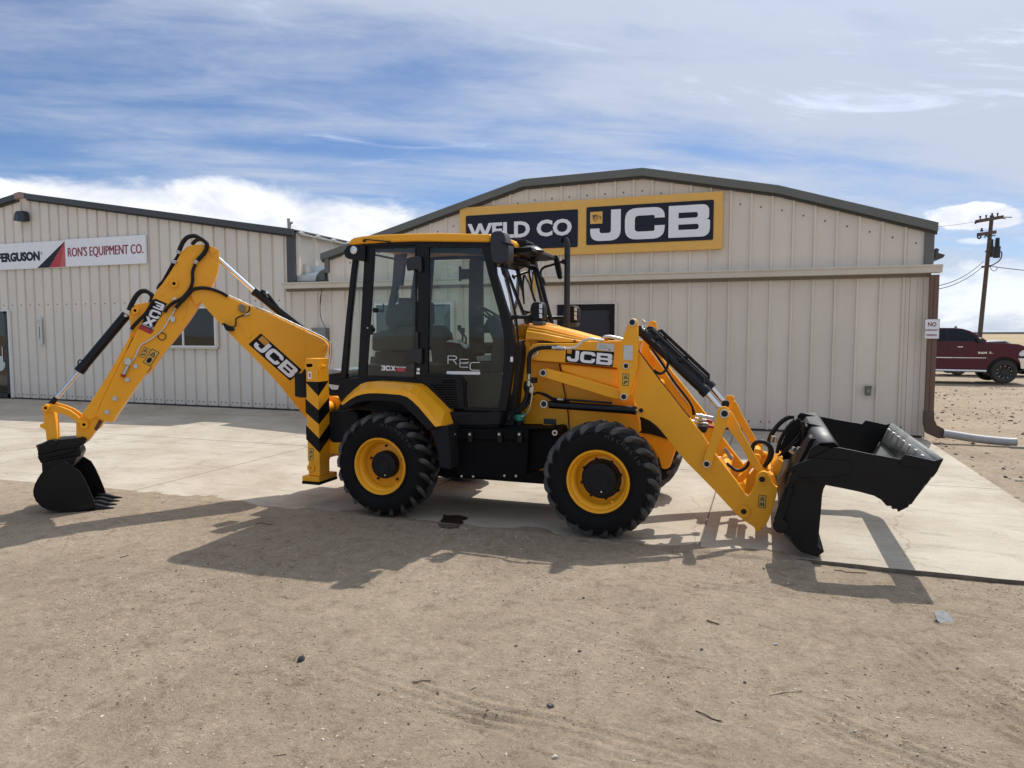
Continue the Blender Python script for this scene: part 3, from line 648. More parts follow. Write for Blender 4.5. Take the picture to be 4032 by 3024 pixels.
# receding right side wall of the left building, ribbed, with roof sheet ends above
for i in range(14):
    y0=13.1+.62*i; y1=y0+.62; bm=nb()
    prof=[(y0,0),(y0+.02,0),(y0+.04,.035),(y0+.12,.035),(y0+.14,0),(y1,0)]
    lo=[bm.verts.new((-9.60+d,y,2.9)) for y,d in prof]; hi=[bm.verts.new((-9.60+d,y,3.86)) for y,d in prof]
    for k in range(5): bm.faces.new((lo[k],lo[k+1],hi[k+1],hi[k]))
    emit('panel',bm,SIDL,B2)
    bm=nb(); prism(bm,[Vector((-9.75,y0+.02,3.86)),Vector((-9.75,y0+.03,3.91)),Vector((-9.75,y0+.10,3.945)),Vector((-9.75,y0+.16,3.91)),Vector((-9.75,y1-.01,3.895)),Vector((-9.75,y1-.01,3.86))],(.27,0,-.045)); emit('roof_sheet_end',bm,mat('pale_roof_sheet',(.48,.47,.44),.5,0,.1,6,dust=.3),B2,.004)
bm=nb(); box(bm,-9.64,-9.61,13.09,22,.0,2.9); box(bm,-26,-25.95,13.1,26.9,0,3.9); box(bm,-25.9,-9.7,26.8,26.9,0,3.9); emit('wall',bm,SIDL,B2)
# galvanised flashing and gutter box between the two buildings
FL=thing('roof_flashing',(-9.2,13.2,2.8),'bright galvanised sheet flashing and gutter box wedged between the two buildings','flashing')
bm=nb(); prism(bm,mp('N',[(255,1072),(290,985),(380,985),(520,1000),(660,1020),(800,1035),(812,1075),(700,1125),(560,1140),(470,1140),(380,1135)],13.35),(0,.02,0)); emit('flashing_sheet',bm,GALV,FL,.002)
bm=nb(); prism(bm,mp('N',[(212,1130),(380,1132),(480,1140),(610,1140),(735,1118),(690,1180),(600,1180),(270,1180)],13.2),(0,.03,0)); emit('gutter_lip',bm,GALV,FL,.002)
bm=nb(); prism(bm,mp('N',[(255,1182),(600,1180),(690,1180),(668,1268),(600,1275),(312,1280)],13.1),(0,.15,0)); emit('gutter_box',bm,mat('pale_gutter',(.50,.53,.51),.45,.2,.1,6),FL,.004)
bm=nb(); prism(bm,mp('N',[(735,1118),(820,1075),(822,1250),(690,1275),(668,1268),(690,1180)],13.14),(0,.2,0)); emit('end_cap',bm,mat('dull_flashing',(.13,.135,.13),.5,.3,.2,6),FL,.003)
bm=nb(); prism(bm,mp('N',[(222,1180),(260,1185),(312,1280),(235,1285)],13.12),(0,.3,0)); prism(bm,mp('N',[(680,1255),(860,1255),(875,1290),(300,1290),(310,1280),(670,1272)],13.0),(0,.05,0)); emit('backing',bm,mat('backing_dark',(.06,.055,.05),.8,0,.2,6),FL)
# filler wall behind the flashing
bm=nb(); box(bm,-9.60,-8.80,14.2,14.25,2.6,3.0); emit('wall',bm,SID,B1)
# vent stub on the roof corner
VS=thing('vent_pipe',(-9.75,13.25,3.93),'short weathered vent stub with a side tap on the left roof corner','vent')
p=FM.p('N',245,405,13.25); q=FM.p('N',232,252,13.25)
bm=nb(); cyl(bm,p-Vector((0,0,.04)),q,.035,12); emit('stub',bm,mat('weathered_plastic',(.38,.36,.33),.6,0,.2,10),VS)
bm=nb(); cyl(bm,FM.p('N',250,335,13.25),FM.p('N',288,318,13.2),.028,10); cyl(bm,FM.p('N',262,345,13.25),FM.p('N',258,395,13.25),.02,8); emit('tap',bm,mat('weathered_plastic',(.38,.36,.33)),VS)
# window, glass door on the left building
w=window(B2,-13.62,-11.72,1.38,2.30,[-12.67],v=12.99)
bm=nb(); box(bm,-12.35,-11.85,13.018,13.024,1.44,1.68); emit('red_bin',bm,mat('dull_red',(.10,.02,.025),.6,0,.2,5),w)
bm=nb(); box(bm,-12.62,-12.0,13.016,13.024,1.70,1.78); box(bm,-12.62,-11.8,13.017,13.024,1.95,1.98); box(bm,-13.4,-12.75,13.017,13.024,1.5,1.75); box(bm,-12.25,-12.2,13.016,13.023,1.43,2.26); emit('shelf',bm,mat('dim_grey',(.09,.095,.10),.6,0,.3,8),w)
gd=[-19.9,-18.42,.03,2.26]
bm=nb(); box(bm,gd[0],gd[0]+.06,12.96,13.05,.03,gd[3]); box(bm,gd[1]-.075,gd[1],12.96,13.05,.03,gd[3]); box(bm,gd[0],gd[1],12.96,13.05,gd[3]-.05,gd[3]); box(bm,gd[0],gd[1],12.96,13.05,.03,.13); g_=emit('door',bm,mat('bronze_frame',(.035,.032,.03),.4,.3,.1,5),B2,.003)
bm=nb(); box(bm,gd[0]+.06,gd[1]-.075,13.0,13.006,.13,gd[3]-.05); emit('pane',bm,WING,g_)
bm=nb(); box(bm,gd[0]+.06,gd[1]-.075,13.02,13.03,.13,gd[3]-.05); emit('dark_room',bm,DKIN,g_)
bm=nb(); box(bm,gd[1]-.17,gd[1]-.14,12.93,12.96,.95,1.35); box(bm,gd[1]-.17,gd[1]-.14,12.96,13.0,.96,1.0); box(bm,gd[1]-.17,gd[1]-.14,12.96,13.0,1.30,1.34); emit('handle',bm,ZINC,g_,.003)
c=FM.p('O',-2,690,12.99); bm=nb(); cyl(bm,c,c+Vector((0,.006,0)),.20,28); emit('round_sticker',bm,mat('pale_mint',(.55,.62,.58),.5),g_)
bm=nb(); box(bm,-18.42,-18.36,12.985,13.05,.03,2.30); box(bm,-19.9,-18.42,12.985,13.05,2.262,2.30); emit('door_trim',bm,FRMW,B2,.002)
bm=nb()
for i in range(51):
    for du in (.13,.25):
        x=-25.79+.3175*i+du
        if x<-9.7 and not(-19.95<x<-18.3):
            cyl(bm,(x,WV-.008,.12),(x,WV+.004,.12),.015,6)
    x=-25.79+.3175*i+.19
    if x<-9.7: cyl(bm,(x,WV-.007,2.42),(x,WV+.004,2.42),.015,6)
tag(emit('screws',bm,SCR,B2),kind='stuff')
bm=nb(); box(bm,-25.8,-9.7,13.03,13.10,-.01,.035); emit('base_trim',bm,mat('base_dark',(.05,.04,.035)),B2)

# ------------------------------------------------------------------ signs
YS=thing('dealer_sign',(-3.2,13,3.6),'long yellow sign reading WELD CO and JCB in white on dark panels','sign')
bm=nb(); box(bm,-5.68,-.722,12.965,13.03,3.160,4.150); emit('board',bm,SGNY,YS,.004)
def rplate(x0,x1,z0,z1,y,t,r,m,name,parent):
    bm=nb(); prism(bm,[Vector((q.x,y,q.y)) for q in fillet([(x0,z0,r),(x1,z0,r),(x1,z1,r),(x0,z1,r)])],(0,t,0)); return emit(name,bm,m,parent,.003)
X=Vector((1,0,0));Zv=Vector((0,0,1)); NF=Vector((0,-1,0))
pl=rplate(-5.545,-3.296,3.295,3.985,12.953,.012,.03,SGNB,'sign_panel',YS)
letters_o=Vector((0,12.952,0))
text('lettering','WELD CO',SGNW,pl,Vector((-5.50,12.952,3.515)),X*2.09,Zv*.31,NF,.010,.035)
pr_=rplate(-3.135,-.875,3.322,4.010,12.953,.012,.03,SGNB,'sign_panel',YS)
for ch,x0,x1,z0,z1 in (('J',1058,1278,555,323),('C',1309,1597,543,303),('B',1625,1925,528,284)):
    a=FM.p('J',x0,z0,12.945); c_=FM.p('J',x1,z0,12.945); t_=FM.p('J',x0,z1,12.945)
    w_=c_.x-a.x; z_b=FM.p('J',(x0+x1)/2,z0-(0 if ch!='J' else 6),12.945).z; z_t=FM.p('J',(x0+x1)/2,z1,12.945).z
    letters('letter',ch,SGNW,pr_,Vector((a.x,12.952,{'J':3.385,'C':3.385,'B':3.385}[ch])),X*w_,Zv*.555,NF,.012)
tp=rplate(FM.p('J',1058,380,12.95).x,FM.p('J',1147,380,12.95).x,3.70,3.918,12.946,.007,.004,SGNY,'emblem_tile',pr_)
ex=FM.p('J',1072,380,12.94).x
bm=nb(); prism(bm,[Vector((ex+a,12.9455,3.745+b)) for a,b in ((.0,.115),(.06,.125),(.165,.085),(.165,.03),(.04,.0),(.02,.02))],(0,.001,0)); em=emit('emblem',bm,mat('emblem_brown',(.16,.10,.04),.5),pr_)
letters('emblem_letters','JCB',SGNY,pr_,Vector((ex+.03,12.9445,3.765)),Vector((.115,0,-.004)),Vector((0,0,.065)),NF,.001)
# white sign
WS=thing('dealer_sign',(-16.3,13,3.65),"white sign reading FERGUSON beside a red triangle and RON'S EQUIPMENT CO. under the left roof",'sign')
bm=nb(); box(bm,-19.9,-16.284,12.995,13.03,3.325,3.982); p1=emit('sign_panel',bm,SGNW,WS,.002)
bm=nb(); box(bm,-16.278,-13.705,12.990,13.03,3.335,3.998); p2_=emit('sign_panel',bm,SGNW,WS,.002)
def sgn(k,pts,m,name,par,y=12.993): bm=nb(); prism(bm,mp(k,pts,y),(0,.0015,0)); return emit(name,bm,m,par)
sgn('A',[(405,984),(705,688),(535,978)],SGNB,'black_stripe',p1); sgn('A',[(535,978),(705,688),(648,973)],SGNR2,'red_stripe',p1); sgn('A',[(648,973),(706,688),(718,968)],SGNR3,'pale_red_stripe',p1)
xa=FM.p('A',0,870,12.99).x; xb=FM.p('A',433,870,12.99).x
text('lettering','FERGUSON',SGNB,p1,Vector((xa-.10,12.994,3.515)),X*(xb-xa+.10),Zv*.235,NF,.002,.06)
xc=FM.p('A',450,830,12.99); bm=nb(); ring(bm,Vector((xc.x,12.994,3.70)),NF,.035,.028,.001,16); emit('registered_mark',bm,SGNB,p1); text('mark_letter','R',SGNB,p1,Vector((xc.x-.013,12.9945,3.683)),X*.026,Zv*.034,NF,.001,.01)
xa=FM.p('A',740,800,12.99).x; xb=FM.p('A',1560,790,12.99).x
lt_=text('lettering',"RON'S EQUIPMENT CO.",SGNR,p2_,Vector((xa-.007,12.989,3.530)),X*(xb-xa),Zv*.270,NF,.002,.0)
l2_=lt_.data.copy(); bm=nb(); bm.from_mesh(lt_.data); bm.from_mesh(l2_); bm.verts.ensure_lookup_table(); n_=len(l2_.vertices)
for v_ in bm.verts[n_:]: v_.co+=Vector((.014,-.0006,0))
bm.to_mesh(lt_.data); bm.free()   # heavier stroke weight
# no parking sign on the downspout
NPx=[FM.p('Q',1637,270,12.82),FM.p('Q',1782,472,12.82)]
x0,x1,z1,z0=NPx[0].x,NPx[1].x,NPx[0].z,NPx[1].z
NS=thing('parking_sign',((x0+x1)/2,12.82,z0),'small white NO OVERNIGHT PARKING sign fixed to the brown downspout','sign')
rplate(x0,x1,z0,z1,12.82,.006,.008,mat('sign_edge',(.30,.20,.19),.5),'sign_edge',NS); q=rplate(x0+.008,x1-.008,z0+.008,z1-.008,12.818,.002,.006,SGNW,'sign_face',NS)
h=z1-z0; w=x1-x0; o=Vector((x0,12.8175,z0)); DR=mat('sign_dark_red',(.20,.012,.03),.5)
text('lettering','NO',DR,q,o,X*w,Zv*h,NF,.001,.03,(.22,.78,.62,.84)); text('lettering','OVERNIGHT',DR,q,o,X*w,Zv*h,NF,.001,.03,(.05,.93,.395,.49)); text('lettering','PARKING',DR,q,o,X*w,Zv*h,NF,.001,.03,(.14,.82,.14,.25))

# ------------------------------------------------------------------ wall fittings
DS=thing('downspout',(2.52,12.93,0),'square brown downspout with curved elbow at the right building corner','downspout')
a=FM.p('Q',1650,600,12.93).x; b=FM.p('Q',1742,600,12.93).x
bm=nb(); box(bm,a+.005,b,12.84,12.95,.40,2.62); emit('pipe',bm,BRN,DS,.006)
bm=nb(); box(bm,a+.055,a+.06,12.835,12.84,.42,2.60); emit('seam',bm,mat('brown_dark',(.06,.035,.026),.5),DS)
bm=nb(); L_=[(a-.005,.46),(b+.005,.46),(b+.01,.33),(b+.05,.24),(b+.16,.18),(b+.19,.16),(b+.17,.03),(b+.06,.035),(a+.04,.10),(a-.005,.26)]
prism(bm,[Vector((x,12.83,z)) for x,z in L_],(0,.13,0)); emit('elbow',bm,mat('brown_elbow',(.10,.062,.045),.5,0,.12,4),DS,.008)
DP=thing('drain_pipe',(3.1,12.85,0),'pale galvanised drain pipe lying on the ground below the brown downspout','pipe')
bm=nb(); lp=[(b+.14,12.84,.115),(b+.55,12.82,.06),(b+.95,12.80,.03),(b+1.12,12.80,.03)]
tube(bm,lp,.064,18,6,cap=False); emit('pipe',bm,mat('galv_pipe',(.36,.365,.36),.6,.2,.12,8,.1,30),DP,smooth=True)
bm=nb(); tube(bm,[Vector(p)+Vector((.0,0,0)) for p in lp],.058,18,6,cap=False); emit('pipe_inside',bm,mat('pipe_inside_dark',(.06,.06,.06),.7),DP,smooth=True)
bm=nb(); box(bm,b+1.0,b+3.2,12.62,12.68,-.05,-.015); box(bm,b+1.1,b+2.9,12.72,12.77,-.05,-.02); tag(emit('timber_strip',bm,mat('grey_timber',(.32,.28,.23),.8,0,.25,8)),'thin pale timber strips lying on the dirt past the drain pipe','timber')
# wall boxes
def wbox(name,label,cat,k,x0,y0,x1,y1,w,d,m,extra=None):
    p=FM.p(k,x0,y1,w); q=FM.p(k,x1,y0,w); t=thing(name,((p.x+q.x)/2,w,p.z),label,cat); bm=nb(); box(bm,p.x,q.x,w,w+d,p.z,q.z); emit('box',bm,m,t,.006); return t,p,q
t,p,q=wbox('outlet_box','olive weatherproof outlet box low on the beige wall above the bucket','outlet','Q',1040,948,1100,1040,12.96,.09,OUTL)
bm=nb(); box(bm,p.x+.03,q.x-.03,12.952,12.96,p.z+.05,q.z-.045); emit('cover',bm,mat('outlet_cover',(.42,.42,.36),.5),t,.002); bm=nb(); box(bm,p.x-.012,q.x+.012,12.945,12.99,q.z-.03,q.z+.006); emit('hood',bm,OUTL,t,.003)
t,p,q=wbox('electrical_box','grey electrical box on the wall behind the backhoe boom','electrical box','X',-70,470,108,640,12.93,.12,ELEC)
bm=nb(); box(bm,p.x-.01,q.x+.01,12.915,12.93,q.z-.02,q.z+.008); emit('lid',bm,ELEC,t,.003)
bm=nb(); tube(bm,mp('N',[(778,1392),(765,1500),(752,1660)],12.96)+mp('X',[(45,30),(35,120),(38,300),(70,400),(108,470),(110,560),(118,640)],12.90),.008,6,3); tag(emit('power_cable',bm,WIREM),'thin black cable hanging from the canopy track to the grey box','cable')
TMo=FM.p('O',383,510,12.97); TMt=FM.p('O',378,245,12.97)
TM=thing('wall_thermometer',(TMo.x,12.97,TMo.z),'tall narrow white thermometer hanging on the left ribbed wall','thermometer')
bm=nb(); w2=.075; prism(bm,[Vector((TMo.x+q.x,12.985,TMo.z+q.y)) for q in fillet([(-w2,0,.05),(w2,0,.05),(w2,TMt.z-TMo.z,.03),(-w2,TMt.z-TMo.z,.03)])],(0,.02,0)); emit('plate',bm,mat('thermo_white',(.62,.65,.62),.5,0,.06,10),TM,.003)
bm=nb(); box(bm,TMo.x-.008,TMo.x+.008,12.978,12.985,TMo.z+.14,TMt.z-.22); emit('tube',bm,mat('thermo_tube',(.12,.10,.10),.3),TM)
bm=nb(); ring(bm,Vector((TMo.x,12.983,TMt.z-.12)),NF,.045,.038,.003,16); emit('dial',bm,mat('thermo_print',(.35,.37,.37),.5),TM)
# flood light on left gable
c=FM.p('A',200,415,12.9); LT=thing('wall_light',(c.x,12.9,c.z-.15),'black flood light under the peak of the left gable','wall light')
bm=nb(); P=[Vector((x,12.86,z)) for x,z in [(FM.p('A',a,b,12.86).x,FM.p('A',a,b,12.86).z) for a,b in ((140,465),(155,385),(172,362),(235,357),(252,385),(262,440),(255,465),(200,474))]]
prism(bm,P,(0,.16,0)); emit('housing',bm,mat('lamp_black',(.022,.026,.035),.45,0,.15,8),LT,.012)
bm=nb(); cyl(bm,(c.x+.08,12.95,c.z-.05),(c.x+.1,13.05,c.z-.08),.05,12); emit('bracket',bm,BLKS,LT)
bm=nb(); prism(bm,[p+Vector((0,-.004,0)) for p in mp('A',[(150,460),(158,400),(200,395),(206,465)],12.86)],(0,.003,0)); emit('lens',bm,mat('dark_lens',(.05,.055,.07),.15),LT)
# light on the hidden side wall, its hood seen past the corner
t=thing('wall_light',(2.6,13.4,3.0),'dark hooded light jutting from the side wall at the right building corner','wall light')
bm=nb(); prism(bm,mp('V',[(235,1015),(305,1035),(285,1115),(430,1155),(385,1215),(225,1280)],13.3),(0,.22,0)); emit('hood',bm,mat('lamp_grey',(.07,.07,.068),.5,0,.1,5),t,.01)
bm=nb(); box(bm,2.50,2.56,13.32,13.5,2.92,3.1); emit('bracket',bm,BLKS,t,.004)

# ------------------------------------------------------------------ backhoe loader
BH=thing('backhoe_loader',(-2.2,VC,0),'yellow and black backhoe loader with open black front bucket parked on the slab','backhoe loader')
VN=Vector((0,1,0))
def rb(k,pts,w,pl=FM): return pl.ps(k,pts,w)
# ---- wheels
def tyre_bm():
    bm=nb(); H=[(.245,.045),(.262,.016),(.300,.003),(.350,-.003),(.400,.002),(.428,.018),(.442,.045),(.449,.085),(.451,.17)]
    prof=H+[(r,.34-a) for r,a in H[-2::-1]]
    lathe(bm,prof,(0,0,0),VN,72)
    NL=21; st=[(.178,.487,.0,.052),(.13,.488,.055,.052),(.085,.486,.115,.055),(.045,.476,.18,.058),(.016,.452,.235,.055),(.004,.405,.265,.040)]
    ax,ay=frame_of(VN)
    def P(a,r,t): return VN*a+(ax*math.cos(t)+ay*math.sin(t))*r
    nf0=len(bm.faces)
    for side in (0,1):
        for i in range(NL):
            t0=2*math.pi*(i+.5*side)/NL; sec=[]
            for a,r,dt,hw in st:
                aa=a if side==0 else .34-a; t=t0-dt; rbs=max(r-.055,.36)
                sec.append([bm.verts.new(P(aa,rbs,t-hw)),bm.verts.new(P(aa,r,t-hw*.72)),bm.verts.new(P(aa,r,t+hw*.72)),bm.verts.new(P(aa,rbs,t+hw))])
            for s0,s1 in zip(sec,sec[1:]):
                for q in range(3): bm.faces.new((s0[q],s0[q+1],s1[q+1],s1[q]))
            bm.faces.new(sec[0]); bm.faces.new(sec[-1][::-1])
    bm.faces.ensure_lookup_table()
    for f in bm.faces[nf0:]: f.material_index=1
    for r,a in ((.412,.0035),(.285,.004)):
        ring(bm,VN*(a-.003),VN,r+.003,r-.003,.006,64)
    return bm
TM_=emit('tyre',tyre_bm(),RUB,None,smooth=True); tyre_me=TM_.data; tyre_me.materials.append(mat('tread_rubber',(.040,.039,.038),.55,0,.35,9,.2,140,dust=.55,dustcol=(.17,.155,.13))); bpy.data.objects.remove(TM_)
TXT=mat('tyre_lettering',(.030,.029,.028),.6,0,.1,10)
def make_wheel(c,front,near):
    w=bpy.data.objects.new('wheel',None); COL.objects.link(w); w.parent=BH; w.location=c-OFF[BH]; w.empty_display_size=.1
    if not near: w.rotation_euler=(0,0,math.pi)
    w.rotation_euler[1]=random.uniform(0,.3) if not near else (.15 if front else .05)
    def sub(name,bm,m,**k):
        o=emit(name,bm,m,None,**k); o.parent=w; return o
    t=bpy.data.objects.new('tyre',tyre_me); COL.objects.link(t); t.parent=w
    if near:
        for word,tc in (('MICHELIN',math.radians(40)),('MICHELIN',math.radians(225))):
            pass
    bm=nb()
    dp=.125
    lathe(bm,[(.250,.060),(.262,.030),(.266,.012),(.260,.004),(.248,.006),(.240,.020),(.236,.050),(.226,.058),(.214,.075),(.208,dp+.02),(.190,dp+.035),(.150,dp+.030),(.05,dp+.03),(.05,dp+.045),(.21,dp+.05),(.215,.30),(.262,.325)],(0,0,0),VN,64)
    sub('rim',bm,YEL,smooth=True)
    hr=.150 if front else .128
    bm=nb(); lathe(bm,[(.0,.062),(hr*.55,.060),(hr*.58,.066),(hr*.86,.068),(hr*.96,.076),(hr,.095),(hr,dp+.03),(hr+.02,dp+.032),(hr+.02,dp+.04)],(0,0,0),VN,40)
    h=sub('hub',bm,BLKS,smooth=True)
    bm=nb(); cyl(bm,(.035,.064,-.085),(.035,.052,-.085),.008,8); o=emit('grease_nut',bm,ZINC,None); o.parent=w
    bm=nb()
    for i in range(8 if front else 5):
        t=2*math.pi*i/(8 if front else 5)+.4
        cyl(bm,(.172*math.cos(t),dp+.035,.172*math.sin(t)),(.172*math.cos(t),dp+.012,.172*math.sin(t)),.011,6)
    sub('stud',bm,BLKS)
    bm=nb(); box(bm,.12,.17,dp-.03,dp+.03,-.19,-.15); cyl(bm,(.13,dp-.06,-.19),(.15,dp,-.17),.006,6); sub('valve',bm,YEL,bev=.004)
    if near:
        for wd,mid,r0 in (('MICHELIN',62,.368),('POWER CL',-118,.372)):
            if wd!='MICHELIN': continue
            for i,ch in enumerate(wd):
                t=R(mid+ (3.5-i)*7.2); d=Vector((math.cos(t),0,math.sin(t))); tv=Vector((math.sin(t),0,-math.cos(t)))
                o=text('letter',ch,TXT,None,d*r0-tv*(.016 if ch!='I' else .005)+Vector((0,-.003,0)),tv*(.032 if ch!='I' else .010),d*.034,Vector((0,-1,0)),.003,.02); o.parent=w
    return w
WR=FM.p('W',1499,1845,5.68); WF=FM.p('W',2355,1901,5.68)
WR.z=WF.z=.482; WR.y=WF.y=5.65
make_wheel(WR,False,True); make_wheel(WF,True,True)
make_wheel(Vector((WR.x,7.69,.482)),False,False); make_wheel(Vector((WF.x,7.69,.482)),True,False)
# ---- chassis, axles
bm=nb(); box(bm,-4.25,-2.6,6.32,7.02,.42,.80); box(bm,-2.6,-1.2,6.36,6.98,.40,.78); emit('chassis',bm,mat('chassis_yellow',(.72,.29,.016),.5,0,.12,2,dust=.3),BH,.01)
bm=nb()
for c in (WR,WF): cyl(bm,(c.x,5.84,c.z),(c.x,7.50,c.z),.085,20); cyl(bm,(c.x,6.5,c.z),(c.x,6.84,c.z),.16,20)
emit('axle',bm,mat('axle_black',(.014,.014,.014),.6,0,.2,6,dust=.2),BH,smooth=True)
bm=nb(); box(bm,-3.9,-1.1,6.45,6.9,.25,.42); emit('underbody',bm,BLKS,BH,.02)
# ---- front counterweight and nose
plate('front_bumper',YEL,BH,FM,'H',[(350,815),(430,838),(545,878),(578,895),(600,935),(585,985),(558,1060),(540,1075),(505,1072),(485,1000),(440,930),(350,870)],6.42,6.50,.014)
plate('nose_shroud',BLKS,BH,FM,'H',[(335,700),(350,720),(400,738),(470,790),(560,880),(430,845),(350,835)],6.40,6.6,.01)
# ---- engine bay side (big yellow panels) under the hood
plate('side_panel',YEL,BH,FM,'F',[(430,470),(470,450),(980,505),(1420,505),(1450,560),(1540,800),(1500,1000),(1545,1180),(1578,1300),(1585,1400),(1490,1480),(1100,1520),(420,1500),(300,1400),(335,1150)],6.30,6.36,.006)
plate('side_panel',YEL,BH,FM,'F',[(460,690),(780,715),(800,900),(850,1190),(870,1380),(420,1380),(430,1160),(470,980),(455,800)],6.285,6.31,.006)
bm=nb(); tube(bm,rb('F',[(770,720),(785,790),(808,930),(835,1060),(858,1200),(872,1380)],6.283),.005,6,4); emit('panel_seam',bm,mat('seam_dark',(.05,.025,.01),.8),BH)
plate('side_panel',YEL,BH,FM,'F',[(880,1260),(1180,1310),(1100,1400),(870,1380),(860,1280)],6.29,6.32,.006)
plate('arm_tower',YEL,BH,FM,'F',[(360,980),(420,500),(480,500),(480,690),(560,1000),(500,1120),(420,1180),(330,1160)],6.27,6.31,.006,both=True)
bm=nb(); # circular access bosses, thin ridges
for c,r in (((610,830),.052),((615,1135),.062)):
    p=FM.p('F',*c,6.283); ring(bm,p,Vector((0,-1,0)),r,r-.004,.004,32)
emit('boss_ridge',bm,YEL,BH)
bm=nb(); P=[rb('F',q,6.283) for q in [[(520,640),(560,665),(640,670),(700,672)]]]
plate('rating_plate',mat('rating_plate',(.045,.045,.045),.4,0,.2,30),BH,FM,'F',[(615,1270),(742,1277),(740,1335),(615,1325)],6.283,6.286,0)
warning(FM,'F',(790,1420),(850,1425),(790,1325),6.286,BH,'hand')
plate('hazard_label',LBL,BH,FM,'F',[(860,1335),(905,1342),(905,1385),(860,1380)],6.283,6.286,0)
# chassis side lower (yellow strip above step)
# ---- hood: lofted bonnet with raised ribs, open to the low sun on top
def arc_pt(k,x,y,w): return FM.p(k,x,y,w)
near=[(430,462),(600,472),(740,500),(960,498)]
def hoodline(pts,w): return [FM.p('F',x,y,w) for x,y in pts]
l0=hoodline([(432,470),(600,480),(740,505),(1000,503)],6.22)
l1=hoodline([(440,395),(620,425),(760,455),(1010,495)],6.23)
l2=hoodline([(466,345),(640,375),(850,425),(1120,492)],6.30)
l3=hoodline([(472,322),(600,336),(860,398),(1150,478)],6.42)
def mirror(l): return [Vector((p.x,2*VC-p.y,p.z)) for p in l]
l4=[p+Vector((0,.16,.012)) for p in l3]
bm=nb(); loft(bm,[l0,l1,l2,l3,l4,mirror(l4),mirror(l3),mirror(l2),mirror(l1),mirror(l0)])
ends=[l[-1] for l in (l0,l1,l2,l3,l4)]; bm.faces.new([bm.verts.new(p) for p in ends+[mirror([q])[0] for q in ends[::-1]]])
ends=[l[0] for l in (l0,l1,l2,l3,l4)]; bm.faces.new([bm.verts.new(p) for p in ends+[mirror([q])[0] for q in ends[::-1]]])
hood=emit('hood',bm,YEL,BH,.006)
bm=nb()
for w,dz in ((6.50,.0),(6.62,.0),(6.74,.0),(6.86,.0)):
    a,b=l3[0],l3[-1]; s=Vector((0,w-a.y,.006)); prism(bm,[a+s+Vector((.04,0,0)),a+s+Vector((.04,.05,0)),b+s+Vector((-.1,.05,.0)),b+s+Vector((-.1,0,.0))],(0,0,.016))
emit('hood_rib',bm,YEL,hood,.004)
for la,lb,tt in ((l2,l3,.0),(l2,l3,.34),(l2,l3,.67),(l1,l2,.5),(l2,l3,1.0)):
    L_c=[a*(1-tt)+b*tt for a,b in zip(la,lb)]; bm=nb(); d=Vector((0,.012,.0)); up=Vector((0,-.002,.006))
    V=[[bm.verts.new(p+q) for q in (Vector((0,-.010,-.004)),Vector((0,-.006,.007)),Vector((0,.010,.009)),Vector((0,.016,-.002)))] for p in L_c]
    for A,B in zip(V,V[1:]):
        for q in range(3): bm.faces.new((A[q],A[q+1],B[q+1],B[q]))
    emit('hood_crease',bm,YEL,hood)
# recess and small latch under hood edge
plate('hood_gap',mat('seam_dark',(.05,.025,.01)),BH,FM,'F',[(555,496),(905,500),(905,510),(550,512)],6.27,6.29,0)
bm=nb(); p=FM.p('F',922,490,6.20); cyl(bm,p,p+Vector((0,.04,0)),.009,10); emit('latch',bm,BLKS,BH)
# ---- loader tower bracket with lettering
plate('tower_bracket',YEL,BH,FM,'F',[(470,560),(500,525),(560,515),(940,515),(1000,495),(1200,492),(1425,490),(1400,560),(1375,770),(1310,757),(1000,722),(485,687),(455,660)],6.16,6.28,.010,both=True)
plate('tower_lower',YEL,BH,FM,'F',[(780,720),(1370,775),(1372,975),(1200,930),(960,860),(790,800)],6.20,6.29,.02,both=True)
fr=dframe(FM,'F',(830,703),(1306,752),(838,572),6.155)
o,xv,yv,n=fr
dc=plate('decal',BLKD,BH,FM,'F',[(838,572),(1322,602),(1306,752),(830,703)],6.156,6.158,0)
fr=dframe(FM,'F',(846,692),(1300,738),(856,580),6.155)
letters('lettering','JCB',WHT,dc,fr[0],fr[1],(fr[2]),fr[3],.001,.10)
plate('decal_tile',ORG,dc,FM,'F',[(850,575),(898,578),(893,620),(850,616)],6.154,6.1555,0)
plate('data_label',mat('label_white',(.60,.60,.58),.5,0,.1,40),BH,FM,'F',[(1150,512),(1325,522),(1318,600),(1143,580)],6.155,6.158,0)
bm=nb()
for y in (532,548,562): prism(bm,rb('F',[(1175,y),(1250,y+5),(1250,y+9),(1175,y+4)],6.154),(0,.0008,0))
prism(bm,rb('F',[(1262,570),(1290,573),(1290,588),(1262,585)],6.154),(0,.0008,0)); emit('label_print',bm,mat('print_grey',(.28,.29,.31),.5),BH)
# ---- arm strut and the tall front link
PINR=mat('pin_ring_pale',(.66,.63,.55),.45,.1,.1,20)
def ringpin(k,c,w,r,ri=None,boss=None,both_=True):
    r*=1.3 if boss else 1.7
    boss=boss or PINR
    for ww,sg in ((w,-1),) + (((2*VC-w,1),) if both_ else ()):
        p=FM.p(k,*c,w); p=Vector((p.x,ww,p.z)); d=Vector((0,sg,0))
        bm=nb(); ring(bm,p-d*.004,d,r,r*.72,.014,22); pin=emit('pin_collar',bm,boss,BH,smooth=False,bev=.002)
        bm=nb(); cyl(bm,p-d*.02,p+d*.007,r*.70,18); emit('pin',bm,CYL,pin,.002)
plate('arm_strut',YEL,BH,FM,'F',[(650,768),(960,852),(1370,978),(1390,1030),(1385,1085),(1300,1068),(940,958),(605,856),(580,812),(610,775)],6.13,6.20,.008,both=True)
bm=nb()
for a,b in (((655,800),(1365,1000)),((640,845),(1370,1050))): pass
bm.free()
